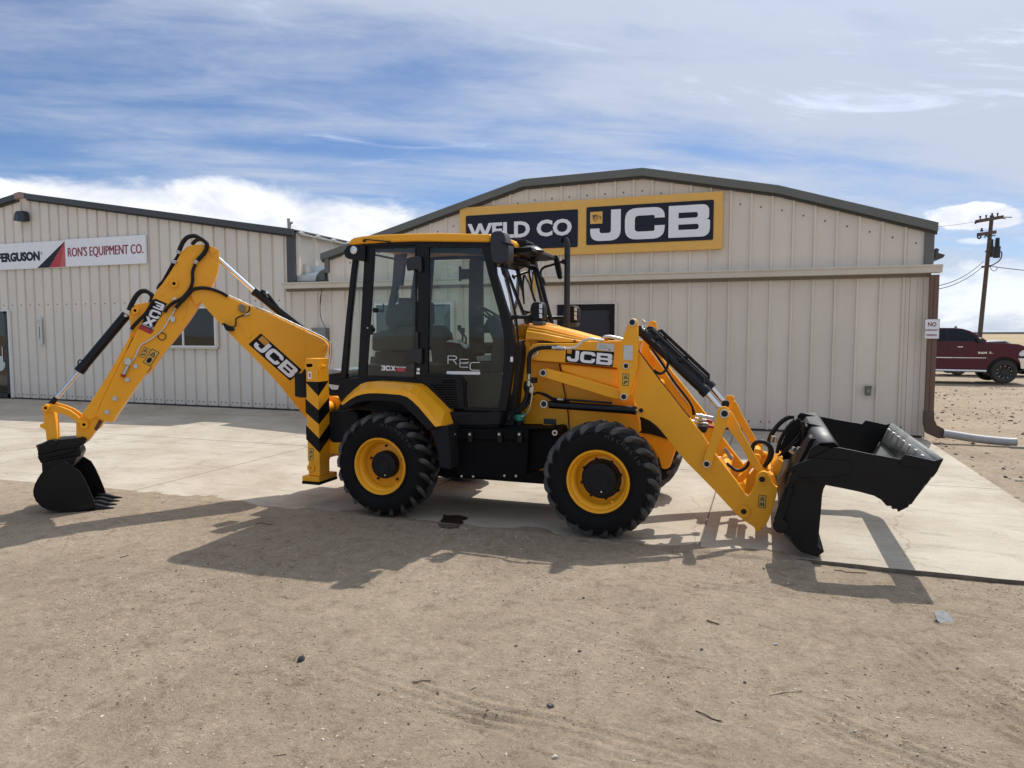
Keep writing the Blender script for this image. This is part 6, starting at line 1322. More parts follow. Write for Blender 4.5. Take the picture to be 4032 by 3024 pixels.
# 3CX decal
fr=dframe(FB,'O',(1340,355),(1500,62),(1340,355),-dw-.0015)
P=FB.ps('O',[(1340,355),(1500,62),(1617,112),(1455,405)],-dw-.0015); bm=nb(); prism(bm,P,-FB.n*.001); dcl=emit('decal',bm,BLKD,dp_)
P=FB.ps('O',[(1337,352),(1355,320),(1492,374),(1455,408)],-dw-.0027); bm=nb(); prism(bm,P,-FB.n*.001); emit('decal_red',bm,REDD,dcl)
P=FB.ps('O',[(1360,312),(1366,303),(1492,352),(1487,363)],-dw-.0027); bm=nb(); prism(bm,P,-FB.n*.001); emit('decal_silver',bm,mat('decal_silver',(.35,.36,.38),.4),dcl)
P0_=FB.p('O',1500,88,-dw-.003); P1_=FB.p('O',1372,300,-dw-.003); P2_=FB.p('O',1597,122,-dw-.003)   # word runs down the arm, tops of letters to the right
for ch,bl,br,tl in (('3',(1478,148),(1573,186),(1502,86)),('C',(1431,232),(1534,268),(1462,160)),('X',(1377,303),(1485,349),(1412,228))):
    o=FB.p('O',*bl,-dw-.0027); letters('letter',ch,WHT,dcl,o,FB.p('O',*br,-dw-.0027)-o,FB.p('O',*tl,-dw-.0027)-o,-FB.n,.001,.10)
for k,BLq,BRq,TLq,lw in (('O',(1340,620),(1390,640),(1400,530),'hand'),('O',(1380,680),(1455,720),(1470,545),'dot')):
    q=warning(FB,k,BLq,BRq,TLq,-dw-.001,dp_,lw)
# dipper pipes and hoses
bm=nb(); tube(bm,FB.ps('O',[(1700,165),(1660,225),(1610,310),(1570,370),(1500,430),(1420,480),(1370,510),(1340,560),(1300,640),(1240,715)],-dw-.015),.009,8,4); emit('steel_pipe',bm,STEELP,dp_,smooth=True)
bm=nb(); cyl(bm,FB.p('O',1240,715,-dw-.015),FB.p('O',1190,810,-dw-.015),.020,12); ps_=emit('pipe_union',bm,ZINC,dp_,.003)
bm=nb(); cyl(bm,FB.p('O',1198,795,-dw-.015),FB.p('O',1186,820,-dw-.015),.022,12); emit('red_plug',bm,REDP,ps_,.003)
bplate('pipe_block','O',[(1205,640),(1262,640),(1278,680),(1255,712),(1200,700)],-dw-.03,-dw,ZINC,.004,dp_)
bplate('pipe_block','O',[(1645,225),(1700,245),(1690,298),(1650,285)],-dw-.02,-dw,ZINC,.004,dp_)
bm=nb(); tube(bm,FB.ps('B',[(525,350),(560,270),(610,215),(680,202),(740,225),(790,262),(805,300),(785,360),(740,415),(705,450)],-dw-.03),.022,10); tube(bm,FB.ps('B',[(655,290),(690,250),(740,238),(785,255)],0),.020,10)
tube(bm,FB.ps('B',[(690,480),(660,560),(660,650),(640,720),(600,780),(550,830),(470,870),(410,920),(380,970)],-dw-.03),.016,10)
tube(bm,FB.ps('B',[(1015,808),(950,770),(850,735),(760,725),(680,735),(630,770),(580,830),(530,880),(490,925)],-dw-.045),.018,10)
tube(bm,FB.ps('B',[(380,960),(240,1130)],-dw-.02),.004,6)
tube(bm,FB.ps('B',[(20,950),(60,860),(120,775),(180,755),(230,775),(255,820),(240,870)],-.06),.024,10)
tube(bm,FB.ps('B',[(262,840),(240,900),(190,980),(110,1060),(65,1110),(45,1140)],-dw-.012),.018,10)
tube(bm,FB.ps('B',[(470,480),(430,560),(380,640),(330,690),(305,740)],-.05),.014,8); tube(bm,FB.ps('B',[(530,360),(500,420),(460,480),(400,590),(360,660)],-.07),.014,8)
emit('hose',bm,HOSE,BH,smooth=True)
bm=nb(); cyl(bm,FB.p('B',705,448,-dw-.03),FB.p('B',680,480,-dw-.03),.024,8); cyl(bm,FB.p('B',492,922,-dw-.045),FB.p('B',478,960,-dw-.03),.016,8); cyl(bm,FB.p('B',525,350,-dw-.02),FB.p('B',512,380,-dw-.02),.022,8); cyl(bm,FB.p('B',480,450,-.1),FB.p('B',470,480,-.1),.03,8); cyl(bm,FB.p('B',45,1130,-dw),FB.p('B',35,1165,-dw),.014,8); emit('hose_fitting',bm,ZINC,BH,.002)
bm=nb(); p=FB.p('B',468,838,-dw-.01); cyl(bm,p,FB.p('B',488,830,-dw-.03),.013,8); emit('hose_clip',bm,WHT,BH)
# bucket ram
a=FB.p('O',1228,215,0); b=FB.p('O',765,770,0); c=FB.p('O',512,1062,0)
bm=nb(); cyl(bm,a,b,.046,24); rm=emit('bucket_ram',bm,CYL,BH,.006); bm=nb(); cyl(bm,b+(a-b).normalized()*.07,b,.050,24); emit('ram_head',bm,CYL,rm,.004)
bm=nb(); cyl(bm,b,c,.020,18); emit('rod',bm,CHR,rm,smooth=True); bm=nb(); cyl(bm,c+(b-c).normalized()*.05,c+(c-b).normalized()*.04,.026,14); emit('rod_end',bm,CYL,rm,.004)
bm=nb(); tube(bm,FB.ps('O',[(1190,215),(1000,470),(830,650),(770,655),(755,690),(765,715)],-.03),.007,6,3); emit('ram_pipe',bm,CYL,rm,smooth=True)
bm=nb(); cyl(bm,FB.p('O',1215,215,-.05),FB.p('O',1222,240,-.05),.018,10); emit('ram_fitting',bm,ZINC,rm)
# tipping links, one each side
L1=[(412,1120),(425,1095),(460,1082),(500,1085),(600,1112),(680,1145),(745,1190),(790,1240),(835,1262),(848,1285),(835,1305),(800,1308),(760,1275),(690,1220),(600,1180),(520,1160),(430,1160)]
L2=[(415,1150),(525,1158),(540,1250),(552,1380),(556,1440),(450,1440),(440,1340),(425,1325),(385,1310),(382,1285),(425,1265)]
for w in (-.10,.07):
    P=FB.ps('O',L1,-.10); bm=nb(); prism(bm,[p+FB.n*(w+.10) for p in P],FB.n*.025); emit('tipping_link',bm,YEL,BH,.006)
P=FB.ps('O',L2,-.07); bm=nb(); prism(bm,P,FB.n*.14); emit('bucket_link',bm,YEL,BH,.008)
bpin('O',(447,1120),-.10,.030,BH); bpin('O',(817,1280),-.10,.034,BH)
# coupler
plate('coupler',BLKG,BH,FB,'C',[(100,1040),(92,1008),(160,985),(185,962),(240,955),(330,950),(440,940),(490,936),(512,950),(518,975),(500,1000),(462,1018),(480,1050),(486,1080),(470,1105),(440,1115),(300,1130),(135,1165),(105,1110),(110,1075)],-.12,.12,.012)
bm=nb(); p=FB.p('C',240,985,-.13); cyl(bm,p,p+FB.n*.26,.035,18); p=FB.p('C',490,965,-.13); cyl(bm,p,p+FB.n*.26,.036,18); emit('coupler_pin',bm,BLKG,BH,.006)
bm=nb(); prism(bm,FB.ps('C',[(88,1005),(125,995),(112,1050)],-.121),FB.n*.1); emit('coupler_flag',bm,mat('dark_red',(.08,.008,.012),.5),BH,.003)
# ditching bucket
DB=bpy.data.objects.new('digging_bucket',None); COL.objects.link(DB); DB.parent=BH; OFF[DB]=OFF[BH]
side=[(335,1155),(240,1200),(145,1240),(110,1290),(82,1345),(68,1395),(72,1440),(92,1490),(140,1535),(205,1568),(300,1582),(460,1580),(560,1572),(612,1560),(612,1535),(590,1470),(550,1375),(510,1290),(470,1225),(410,1188)]
bw0=-.28
for w in (bw0,-bw0-.015):
    P=FB.ps('C',side,bw0); bm=nb(); prism(bm,[p+FB.n*(w-bw0) for p in P],FB.n*.015); emit('side_plate',bm,BLKG,DB,.003)
sh_=[(400,1185),(335,1150),(240,1195),(142,1240),(108,1290),(80,1345),(67,1395),(70,1440),(92,1490),(140,1537),(205,1570),(300,1584),(460,1582),(612,1562)]
P=FB.ps('C',sh_,bw0); bm=nb(); A=[bm.verts.new(p) for p in P]; B=[bm.verts.new(p+FB.n*.56) for p in P]
for i in range(len(A)-1): bm.faces.new((A[i],A[i+1],B[i+1],B[i]))
o=emit('bucket_shell',bm,BLKG,DB,smooth=True); s=o.modifiers.new('solid','SOLIDIFY'); s.thickness=.012
plate('bucket_head',BLKG,DB,FB,'C',[(140,1160),(300,1125),(450,1108),(425,1165),(400,1200),(335,1158),(240,1198),(145,1242)],-.20,.20,.008)
bm=nb(); tube(bm,FB.ps('C',[(110,1075),(200,1060),(320,1030),(430,1015),(480,1012)],-.125),.012,8); tube(bm,FB.ps('C',[(120,1120),(220,1100),(330,1078),(440,1045)],-.125),.010,8); emit('weld_ridge',bm,BLKG,BH)
P=FB.ps('C',[(600,1535),(560,1540),(560,1572),(605,1568)],bw0); bm=nb(); prism(bm,P,FB.n*.56); emit('lip',bm,BLKG,DB,.004)
for i in range(4):
    w=bw0+.045+i*.157; d=FB.n*(w-bw0); bm=nb(); rows=[]
    for (x,yt,yb,hw) in ((545,1522,1574,.042),(610,1522,1574,.042),(650,1530,1574,.036),(700,1544,1571,.024),(745,1550,1566,.016),(768,1554,1560,.010)):
        a=FB.p('C',x,yt,bw0)+d; b=FB.p('C',x,yb,bw0)+d; rows.append([bm.verts.new(a-FB.n*hw*.7),bm.verts.new(a+FB.n*hw*.7),bm.verts.new(b+FB.n*hw),bm.verts.new(b-FB.n*hw)])
    for A,B in zip(rows,rows[1:]):
        for q in range(4): bm.faces.new((A[q],A[(q+1)%4],B[(q+1)%4],B[q]))
    bm.faces.new(rows[0]); bm.faces.new(rows[-1][::-1]); emit('tooth',bm,BLKG,DB,.006)

# ------------------------------------------------------------------ maroon pickup
TY=28.1; TW=1.95
TK_=thing('pickup_truck',(5.9,TY+1,0),'maroon crew cab pickup with black wheels parked beyond the right building corner','pickup truck')
x0=FM.p('U',1560,1410,TY).x     # front axle
WB=3.75; rx=x0-WB
def tp(pts): return FM.ps('U',pts,TY)
def tq(l,y=TY): return [Vector((x,y,z)) for x,z in l]
WRAD=.395
def arch(cx,r,z0,n=10,rev=False):
    a=[(cx+r*math.cos(math.pi*(1-i/n)),max(z0,WRAD+r*math.sin(math.pi*(i/n))*1.0)) for i in range(n+1)]
    return a[::-1] if rev else a
zU=lambda y: FM.p('U',1000,y,TY).z
xU=lambda x: FM.p('U',x,900,TY).x
sill=zU(1130); belt=zU(585)
hoodz=zU(600)
low=[(rx-1.15,.62),(rx-1.15,1.25),(rx+.95,1.30),(rx+.98,belt+.02),(xU(1160),belt+.02),(xU(1350),hoodz),(xU(1850),zU(625)),(xU(2080),zU(700)),(xU(2130),zU(760)),(xU(2140),zU(880)),(xU(2120),zU(1000)),(xU(1890),zU(1120))]
fa=arch(x0,.50,sill,rev=True); ra=arch(rx,.50,sill,rev=True)
low+= [(a,b) for a,b in fa]+[(a,b) for a,b in ra]+[(rx-.9,.55)]
bm=nb(); prism(bm,tq(low),(0,TW,0)); bod=emit('body',bm,MAR,TK_,.03,seg=3)
gh=[(rx+.98,belt),(rx+1.05,zU(320)),(xU(250),zU(302)),(xU(620),zU(305)),(xU(760),zU(322)),(xU(860),zU(352)),(xU(1000),zU(410)),(xU(1240),zU(565)),(xU(1200),belt)]
def inset(l,y,w,k=.14):
    zb=belt; zt=zU(302); return [Vector((x,y+k*(z-zb)/(zt-zb),z)) for x,z in l],[Vector((x,y+w-k*(z-zb)/(zt-zb),z)) for x,z in l]
A_,B_=inset(gh,TY+.03,TW-.06); bm=nb(); va=[bm.verts.new(p) for p in A_]; vb=[bm.verts.new(p) for p in B_]; bm.faces.new(va); bm.faces.new(vb[::-1])
for i in range(len(va)): j=(i+1)%len(va); bm.faces.new((va[i],vb[i],vb[j],va[j]))
cabn=emit('cabin',bm,MAR,TK_,.02)
for nm,gl in (('side_window',[(rx+1.15,belt+.02),(rx+1.2,zU(335)),(xU(230),zU(325)),(xU(440),zU(322)),(xU(448),belt+.02)]),('side_window',[(xU(470),belt+.02),(xU(462),zU(322)),(xU(640),zU(325)),(xU(760),zU(345)),(xU(880),zU(395)),(xU(1010),zU(480)),(xU(1090),belt+.02)])):
    a,b=inset(gl,TY+.022,TW-.044); bm=nb(); prism(bm,a,(0,.006,0)); emit(nm,bm,GLD,TK_)
a,b=inset([(xU(880),zU(365)),(xU(1000),zU(418)),(xU(1225),zU(562))],TY+.03,TW-.06)
bm=nb(); off_=Vector((.012,0,.014)); loft(bm,[[p+off_+Vector((0,.08,0)) for p in a],[p+off_-Vector((0,.08,0)) for p in b]]); emit('windscreen',bm,GLD,TK_)
bm=nb(); prism(bm,tp([(200,882),(555,886),(555,905),(200,900)]),(0,-.02,0)); prism(bm,tp([(562,888),(1222,895),(1222,910),(562,904)]),(0,-.02,0)); prism(bm,tq([(rx+.6,zU(885)),(xU(190),zU(885)),(xU(190),zU(902)),(rx+.6,zU(902))]),(0,-.02,0)); emit('side_moulding',bm,CHRM,TK_,.004)
bm=nb(); a=Vector((rx+.75,TY-.05,zU(1150))); b=Vector((xU(1225),TY-.05,zU(1158))); cyl(bm,a,b,.045,14); emit('running_board',bm,CHRM,TK_,smooth=True)
bm=nb(); box(bm,rx+.7,xU(1200),TY+.03,TY+TW-.03,.50,sill+.06); box(bm,rx-1.0,xU(2000),TY+.3,TY+TW-.3,.45,.62); emit('underside',bm,CARB,TK_)
bm=nb(); prism(bm,tp([(652,675),(758,675),(758,692),(652,692)]),(0,-.03,0)); emit('door_handle',bm,CHRM,TK_,.004)
for xx in (455,1175): bm=nb(); x=xU(xx); box(bm,x-.006,x+.006,TY-.002,TY,sill+.1,belt-.02); emit('door_gap',bm,CARB,TK_)
bm=nb(); prism(bm,[p+Vector((0,-.16,0)) for p in tp([(1040,490),(1075,490),(1110,530),(1150,570),(1135,600),(1040,600),(1015,560)])],(0,.12,0)); mi=emit('wing_mirror',bm,CARB,TK_,.012); bm=nb(); prism(bm,[p+Vector((0,-.168,0)) for p in tp([(1042,492),(1090,495),(1112,522),(1070,525)])],(0,.006,0)); emit('mirror_cap',bm,CHRM,mi,.002)
bm=nb(); prism(bm,tp([(1865,840),(1890,790),(1940,752),(2030,742),(2070,790),(2060,862),(1900,868)]),(0,-.012,0)); emit('headlight',bm,LENS,TK_,.004)
bm=nb(); prism(bm,[p for p in tp([(1850,908),(2120,908),(2120,960),(2110,1110),(1975,1120),(1900,1115),(1890,1000)])],(0,-.03,0)); emit('bumper',bm,CHRM,TK_,.02); bm=nb(); box(bm,xU(2080),xU(2165),TY+.02,TY+TW-.02,zU(1110),zU(905)); emit('bumper',bm,CHRM,TK_,.03)
bm=nb(); prism(bm,tp([(1890,870),(2110,865),(2110,905),(1862,908)]),(0,-.014,0)); prism(bm,tp([(1890,1115),(1980,1120),(1960,1160),(1900,1185),(1860,1150)]),(0,.2,0)); emit('bumper_trim',bm,CARB,TK_)
text('badge','RAM',CHRM,TK_,FM.p('U',1065,822,TY-.004),X*(xU(1235)-xU(1065)),Zv*.075,NF,.004,.05); text('badge','R',CHRM,TK_,FM.p('U',1292,812,TY-.004),X*.055,Zv*.06,NF,.004,.04)
bm=nb(); box(bm,xU(1265),xU(1355),TY-.006,TY-.002,zU(812),zU(806)); emit('badge',bm,CHRM,TK_)
bm=nb(); p=FM.p('U',620,300,TY+.9); prism(bm,[Vector((p.x-.05,TY+.9,zU(300))),Vector((p.x+.05,TY+.9,zU(300))),Vector((p.x+.02,TY+.9,zU(300)+.06)),Vector((p.x-.01,TY+.9,zU(300)+.06))],(0,.04,0)); emit('roof_fin',bm,CARB,TK_)
def car_wheel(par,c,r,w,rimm,spark=True,rimr=.6):
    e=bpy.data.objects.new('wheel',None); COL.objects.link(e); e.parent=par; e.location=c-OFF[par]
    bm=nb(); lathe(bm,[(r*rimr,.02),(r*.75,-.005),(r*.90,.0),(r*.97,.03),(r,.07),(r,w-.05),(r*.93,w)],(0,0,0),VN,40)
    o=emit('tyre',bm,mat('car_tyre',(.035,.034,.032),.85,0,.15,8,.2,80,dust=.3,dustcol=(.14,.12,.10)),None,smooth=True); o.parent=e
    bm=nb(); lathe(bm,[(r*rimr,.02),(r*(rimr-.03),.03),(r*(rimr-.06),.10)],(0,0,0),VN,40)
    for i in range(8):
        t=i*math.pi/4; d=Vector((math.cos(t),0,math.sin(t))); q=Vector((-math.sin(t),0,math.cos(t)))
        prism(bm,[d*r*.12+q*.02+VN*.06,d*r*(rimr-.04)+q*.028+VN*.04,d*r*(rimr-.04)-q*.028+VN*.04,d*r*.12-q*.02+VN*.06],(0,.03,0))
    cyl(bm,(0,.045,0),(0,.10,0),r*.2,20); cyl(bm,(0,.11,0),(0,.12,0),r*(rimr-.04),30)
    o=emit('rim',bm,rimm,None); o.parent=e
    if spark:
        for i in range(10):
            t=i*math.pi/5+.2; bm=nb(); p=Vector((math.cos(t),0,math.sin(t)))*r*(rimr-.08); cyl(bm,p+VN*.035,p+VN*.022,.012,8); o=emit('rim_bolt',bm,CHRM,None,smooth=True); o.parent=e
    return e
BR_=mat('black_rim',(.012,.012,.013),.3,.3,.1,6,coat=.5)
for cx in (x0,rx):
    car_wheel(TK_,Vector((cx,TY-.06,WRAD)),WRAD,.28,BR_)
    e=car_wheel(TK_,Vector((cx,TY+TW+.06,WRAD)),WRAD,.28,BR_); e.rotation_euler=(0,0,math.pi)
    bm=nb(); box(bm,cx-.49,cx+.49,TY+.12,TY+.9,WRAD-.05,WRAD+.49); emit('wheel_house',bm,CARB,TK_)
    bm=nb(); ring(bm,Vector((cx,TY-.01,WRAD)),VN,.53,.498,.03,36); emit('arch_trim',bm,MAR,TK_) if False else bm.free()
bm=nb(); cyl(bm,(x0,TY+.1,WRAD),(x0,TY+TW-.1,WRAD),.06,12); cyl(bm,(rx,TY+.1,WRAD),(rx,TY+TW-.1,WRAD),.06,12); emit('axle',bm,CARB,TK_)
# silver sedan parked behind the pickup
SY=33.2; wx=FM.p('U',660,1290,SY).x
SD=thing('parked_car',(wx+1.2,SY+.9,0),'silver sedan hidden behind the maroon pickup, one alloy wheel showing beneath','car')
prof=[(-1.0,.35),(-1.05,.75),(-.85,.92),(-.25,.98),(.45,1.36),(1.6,1.40),(2.35,1.02),(3.25,.92),(3.55,.72),(3.55,.32)]
def aw(cx): return [(cx+.36*math.cos(math.pi*i/8),.33+.36*math.sin(math.pi*i/8)) for i in range(9)]
low=prof+[(a,max(b,.24)) for a,b in aw(2.7)]+[(a,max(b,.24)) for a,b in aw(0)]
bm=nb(); prism(bm,[Vector((wx+x,SY,z)) for x,z in low],(0,1.75,0)); emit('body',bm,CARG,SD,.04,seg=3)
for gl in ([(-.12,1.0),(.48,1.32),(.95,1.34),(.95,1.0)],[(1.0,1.0),(1.0,1.34),(1.58,1.35),(2.15,1.03)]): bm=nb(); prism(bm,[Vector((wx+x,SY-.004,z)) for x,z in gl],(0,.006,0)); emit('side_window',bm,GLD,SD,0)
ALR=mat('alloy_rim',(.45,.46,.47),.3,.8,.1,6)
for cx in (0,2.7):
    car_wheel(SD,Vector((wx+cx,SY-.02,.33)),.33,.22,ALR,False,.62); e=car_wheel(SD,Vector((wx+cx,SY+1.77,.33)),.33,.22,ALR,False,.62); e.rotation_euler=(0,0,math.pi)

# ------------------------------------------------------------------ utility pole, transformers and wires
PY=0.0
base=FM.p('W',3852,1318,50.0); top=FM.p('V',1378,352,50.0)
bx=Vector((base.x,50,-.1)); tp_=Vector((top.x,50,top.z)); ax_=(tp_-bx).normalized()
UP=thing('utility_pole',(bx.x,50,0),'leaning dark wooden utility pole with crossarms behind the maroon pickup','utility pole')
bm=nb(); cyl(bm,bx-ax_*.0+Vector((0,0,-.1)),tp_,.135,14,r1=.105); emit('pole',bm,WOOD,UP,smooth=True)
def vp(x,y,d=50): return FM.p('V',x,y,d)
def beam(p,q,t,name,m=WOOD):
    bm=nb(); d=(q-p).normalized(); up=Vector((0,0,1)); s=d.cross(up).normalized()*t; u=up*t
    prism(bm,[p-s-u,p+s-u,p+s+u,p-s+u],q-p); return emit(name,bm,m,UP,.01)
beam(vp(1060,478,49.4),vp(1590,385,50.3),.10,'crossarm'); beam(vp(1100,745,49.4),vp(1440,695,50.3),.10,'crossarm'); beam(vp(1180,1405,49.6),vp(1340,1385,50.2),.06,'crossarm'); beam(vp(1366,765,50),vp(1450,765,50),.03,'bracket')
bm=nb(); tube(bm,[vp(1060,478,49.4),vp(1040,500,49.4),vp(1045,525,49.4)],.05,8); tube(bm,[vp(1095,740,49.4),vp(1085,790,49.4),vp(1110,825,49.4),vp(1150,800,49.4),vp(1130,745,49.4)],.045,8); tube(bm,[vp(1225,805,49.6),vp(1260,760,49.6),vp(1290,790,49.6)],.04,6); emit('fuse_cutout',bm,XFMR,UP,smooth=True)
for (x,y) in ((1137,420),(1258,402),(1380,362),(1493,358),(1168,668)):
    bm=nb(); p=vp(x,y+12,49.9); cyl(bm,p,p+Vector((0,0,.15)),.03,8,r1=.05); cyl(bm,p+Vector((0,0,.15)),p+Vector((0,0,.19)),.06,8); emit('insulator',bm,XFMR,UP)
beam(vp(1140,668,49.8),vp(1198,665,49.8),.05,'bracket'); beam(vp(1590,388,50.2),vp(1790,392,50.2),.025,'bracket',WIREM); beam(vp(1560,412,50.4),vp(1660,420,50.4),.025,'bracket',WIREM)
for i,(xa,xb,yt,yb,d) in enumerate(((1310,1400,1000,1205,50.5),(1400,1545,1010,1220,49.6))):
    a=vp((xa+xb)/2-4,yb,d); b=vp((xa+xb)/2+12,yt,d); r=(vp(xb,1100,d).x-vp(xa,1100,d).x)/2
    bm=nb(); cyl(bm,a,b,r,20); cyl(bm,b,b+Vector((0,0,.06)),r*1.08,20); tr=emit('transformer',bm,XFMR,UP,.02)
    bm=nb(); 
    for k in (-.3,.3): p=b+Vector((k*r,0,.05)); cyl(bm,p,p+Vector((0,0,.42+.1*i)),.07,10,r1=.05)
    for k in range(3): p=b+Vector((-.3*r,0,.15+.12*k)); cyl(bm,p,p+Vector((0,0,.03)),.11,10)
    emit('bushing',bm,XFMR,tr)
beam(vp(1240,1090,50),vp(1420,1075,50),.05,'bracket')
def wire(pts,r,label):
    bm=nb(); tube(bm,pts,r,6,6); tag(emit('power_line',bm,WIREM,None,smooth=True),label,'power line')
def sag(a,b,s,n=8): return [a+(b-a)*(i/n)+Vector((0,0,-s*4*(i/n)*(1-i/n))) for i in range(n+1)]
wire(sag(vp(1210,1285,49.8),FM.p('K',230,572,40),.35),.022,'upper sagging power line from the pole toward the building')
wire(sag(vp(1180,1408,49.8),FM.p('K',230,592,40),.30),.022,'lower sagging power line from the pole toward the building')
wire([vp(1335,1385),vp(1420,1395),vp(1500,1412),vp(1800,1448),vp(2300,1505,50),vp(2900,1560,48)],.022,'power line leaving the pole to the right')
wire([vp(1565,1085,49.6),vp(1580,1150,49.6),vp(1560,1230,49.6),vp(1500,1300,49.6),vp(1400,1360,49.6),vp(1340,1385,49.8)],.035,'looped cable below the transformers')
wire([vp(1340,1390),vp(1370,1460),vp(1430,1490),vp(1480,1450),vp(1480,1415)],.018,'small slack wire loop on the pole, right of the lowest bracket')
wire(sag(vp(1040,478,49.4),FM.p('V',-300,600,46),.1),.010,'faint top power line running left from the upper crossarm')

# ------------------------------------------------------------------ loose stones, twigs and litter on the dirt
def gnd(k,x,y):
    p=GP.p(k,x,y,0)
    for _ in range(3):
        z=float(ground_z(np.array([p.x]),np.array([p.y]))[0]); p=GP.p(k,x,y,z)
    return p
def rock(name,label,cat,k,x,y,s,m,seed):
    s=tuple(q*.62 for q in s); p=gnd(k,x,y); r=random.Random(seed); bm=nb(); bmesh.ops.create_icosphere(bm,subdivisions=2,radius=1)
    for v in bm.verts:
        f=1+.22*math.sin(v.co.x*3+seed)+.18*math.sin(v.co.y*4.1+seed*2)+r.uniform(-.09,.09)
        v.co=Vector((v.co.x*s[0]*f,v.co.y*s[1]*f,v.co.z*s[2]*f))
    bmesh.ops.rotate(bm,verts=bm.verts[:],cent=(0,0,0),matrix=Matrix.Rotation(seed*1.3,3,'Z')); bmesh.ops.translate(bm,verts=bm.verts[:],vec=p+Vector((0,0,s[2]*.55)))
    o=emit(name,bm,m,None,smooth=False); tag(o,label,cat)
rock('stone','black angular stone alone on the dirt, left foreground','stone','S',123,890,(.042,.026,.026),STONED,1)
rock('stone','flat grey stone on the dirt at the lower right of center','stone','S',1572,1150,(.040,.018,.014),STONEG,2)
rock('stone','pale knobbly stone near the bottom edge of the photo','stone','S',1598,1452,(.022,.014,.013),STONEW,3)
rock('stone','small brown stone left of the pale twig','stone','S',920,1080,(.020,.014,.010),mat('stone_brown',(.10,.07,.055),.85,0,.3,40,.8,90),4)
rock('stone','little cube shaped pale stone in the right foreground','stone','T',670,944,(.018,.014,.012),STONEW,5)
rock('stone','small dark grey stone in the right foreground','stone','T',240,975,(.016,.012,.010),STONED,6)
rock('stone','small tan stone beside the dark twig at lower right','stone','T',492,1165,(.016,.012,.009),STONEG,7)
def lid():
    p=gnd('T',1648,806); bm=nb(); cyl(bm,p+Vector((0,0,.012)),p+Vector((.003,-.004,.018)),.058,20); tag(emit('metal_disc',bm,LIDM,None,.002),'flat grey metal lid half buried in the dirt at the right','disc')
lid()
def twig(k,pts,r,m,label,name='twig'):
    r*=.75
    bm=nb(); P=[gnd(k,x,y)+Vector((0,0,r*1.0+.003*(i%2))) for i,(x,y) in enumerate(pts)]; tube(bm,P,r,5,2); tag(emit(name,bm,m,None,smooth=True),label,'twig')
twig('S',[(1104,1065),(1122,1050),(1143,1042)],.0045,STRAW,'short pale straight stick in the middle foreground')
twig('T',[(272,805),(300,818),(342,828)],.006,TWIG,'short dark twig on the dirt below the loader arm shadow')
twig('T',[(205,1330),(260,1355),(305,1378),(360,1395)],.004,TWIG,'long thin dark twig in the right foreground')
twig('RR',[(1588,812),(1630,806),(1660,815),(1696,815)],.004,TWIG,'thin forked twig lying in the cab shadow')
twig('S',[(775,1012),(800,1016),(830,1006),(878,1010)],.004,TWIG,'brown twig above the small brown stone')
twig('T',[(1010,510),(1060,518),(1090,524),(1198,530)],.004,TWIG,'dark twig along the slab edge under the bucket')
twig('T',[(640,1237),(700,1225),(760,1218),(825,1212)],.004,STRAW,'pale bent straw stalk at lower right')
twig('RR',[(745,1022),(770,1018),(800,1008)],.004,TWIG,'small curled bark strip on the left dirt')
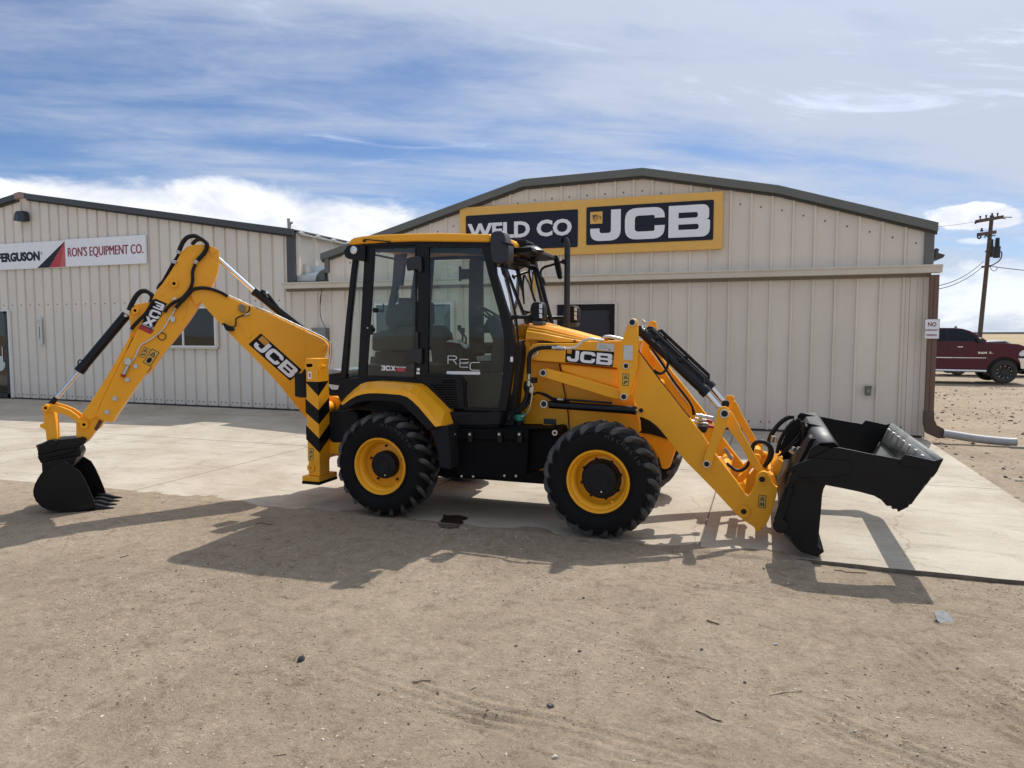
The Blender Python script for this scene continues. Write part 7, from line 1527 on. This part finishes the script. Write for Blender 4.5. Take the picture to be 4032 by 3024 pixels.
# pebbles and straw bits: thousands, one mesh each
def scatter(name,n,rmin,rmax,cols,u0,u1,v0,v1,seed,straw=False,flat=.6,bias=1.0):
    g=np.random.default_rng(seed)
    v=v0+(v1-v0)*g.random(n)**bias; u=u0+(u1-u0)*g.random(n)
    # keep inside a widening wedge in front of the viewer
    cen=-math.tan(YAW)*v; half=.80*v+.6; keep=(np.abs(u-cen)<half)&(g.random(n)<np.clip(.55+1.9*fract_noise(u,v,77,1.1,3),.08,1)); u=u[keep];v=v[keep]; n=len(u)
    # clumps
    z=ground_z(u,v); r=rmin*(rmax/rmin)**(g.random(n)**2.2)
    if not straw:
        t=(1+5**.5)/2; base=np.array([(-1,t,0),(1,t,0),(-1,-t,0),(1,-t,0),(0,-1,t),(0,1,t),(0,-1,-t),(0,1,-t),(t,0,-1),(t,0,1),(-t,0,-1),(-t,0,1)])/1.9
        F=np.array([(0,11,5),(0,5,1),(0,1,7),(0,7,10),(0,10,11),(1,5,9),(5,11,4),(11,10,2),(10,7,6),(7,1,8),(3,9,4),(3,4,2),(3,2,6),(3,6,8),(3,8,9),(4,9,5),(2,4,11),(6,2,10),(8,6,7),(9,8,1)])
        sc=np.stack([g.uniform(.6,1.3,n),g.uniform(.5,1.0,n),g.uniform(.35,.8,n)],-1)
        P=base[None]*sc[:,None]*(1+g.uniform(-.25,.25,(n,12,1)))
    else:
        base=np.array([(-1,-.05,0),(1,-.03,.03),(1,.03,.03),(-1,.05,0),(-1,0,.09),(1,0,.11)]); F=np.array([(0,1,5),(0,5,4),(3,4,5),(3,5,2),(0,4,3),(1,2,5)])
        P=np.repeat(base[None],n,0)*(1+g.uniform(-.2,.2,(n,6,1)))
    a=g.random(n)*6.283; c,s=np.cos(a)[:,None],np.sin(a)[:,None]
    Xr=P[:,:,0]*c-P[:,:,1]*s; Yr=P[:,:,0]*s+P[:,:,1]*c
    W=np.stack([Xr*r[:,None]+u[:,None],Yr*r[:,None]+v[:,None],P[:,:,2]*r[:,None]+z[:,None]+r[:,None]*(.12 if not straw else .03)],-1)
    nv=P.shape[1]; Fa=(F[None]+np.arange(n)[:,None,None]*nv).reshape(-1,3)
    me=bpy.data.meshes.new(name); me.from_pydata(W.reshape(-1,3).tolist(),[],Fa.tolist())
    for m in cols: me.materials.append(m)
    mi=np.repeat(g.integers(0,len(cols),n),len(F)).astype(np.int32); me.polygons.foreach_set('material_index',mi)
    o=bpy.data.objects.new(name,me); COL.objects.link(o); tag(o,kind='stuff'); return o
pc=[mat('pebble_tan',(.36,.29,.21),.9,0,.2,60),mat('pebble_brown',(.19,.145,.105),.9,0,.2,60),mat('pebble_pale',(.56,.49,.39),.85,0,.2,60),mat('pebble_dirt',(.40,.325,.24),.9,0,.2,60),mat('pebble_dark',(.075,.06,.05),.9,0,.2,60),mat('pebble_dirt2',(.33,.26,.19),.9,0,.2,60)]
scatter('gravel',42000,.0020,.009,[pc[0],pc[3],pc[1],pc[5],pc[2],pc[3]],-6.5,4.8,1.9,5.62,11)
scatter('gravel',1500,.004,.012,[pc[1],pc[1],pc[4],pc[0],pc[2]],-6.5,4.8,1.9,5.60,12)
scatter('bark_chips',1300,.008,.028,[pc[4],TWIG,pc[1]],-6.5,4.8,1.9,5.60,13,straw=True)
scatter('straw_bits',700,.006,.022,[STRAW,pc[2]],-6.5,4.8,1.9,5.60,14,straw=True)
scatter('gravel',9000,.010,.05,[pc[0],pc[1],pc[5],pc[2],pc[4]],2.56,14,6.0,28,15,bias=1.3)
# drifts of dirt spread over the slab edge
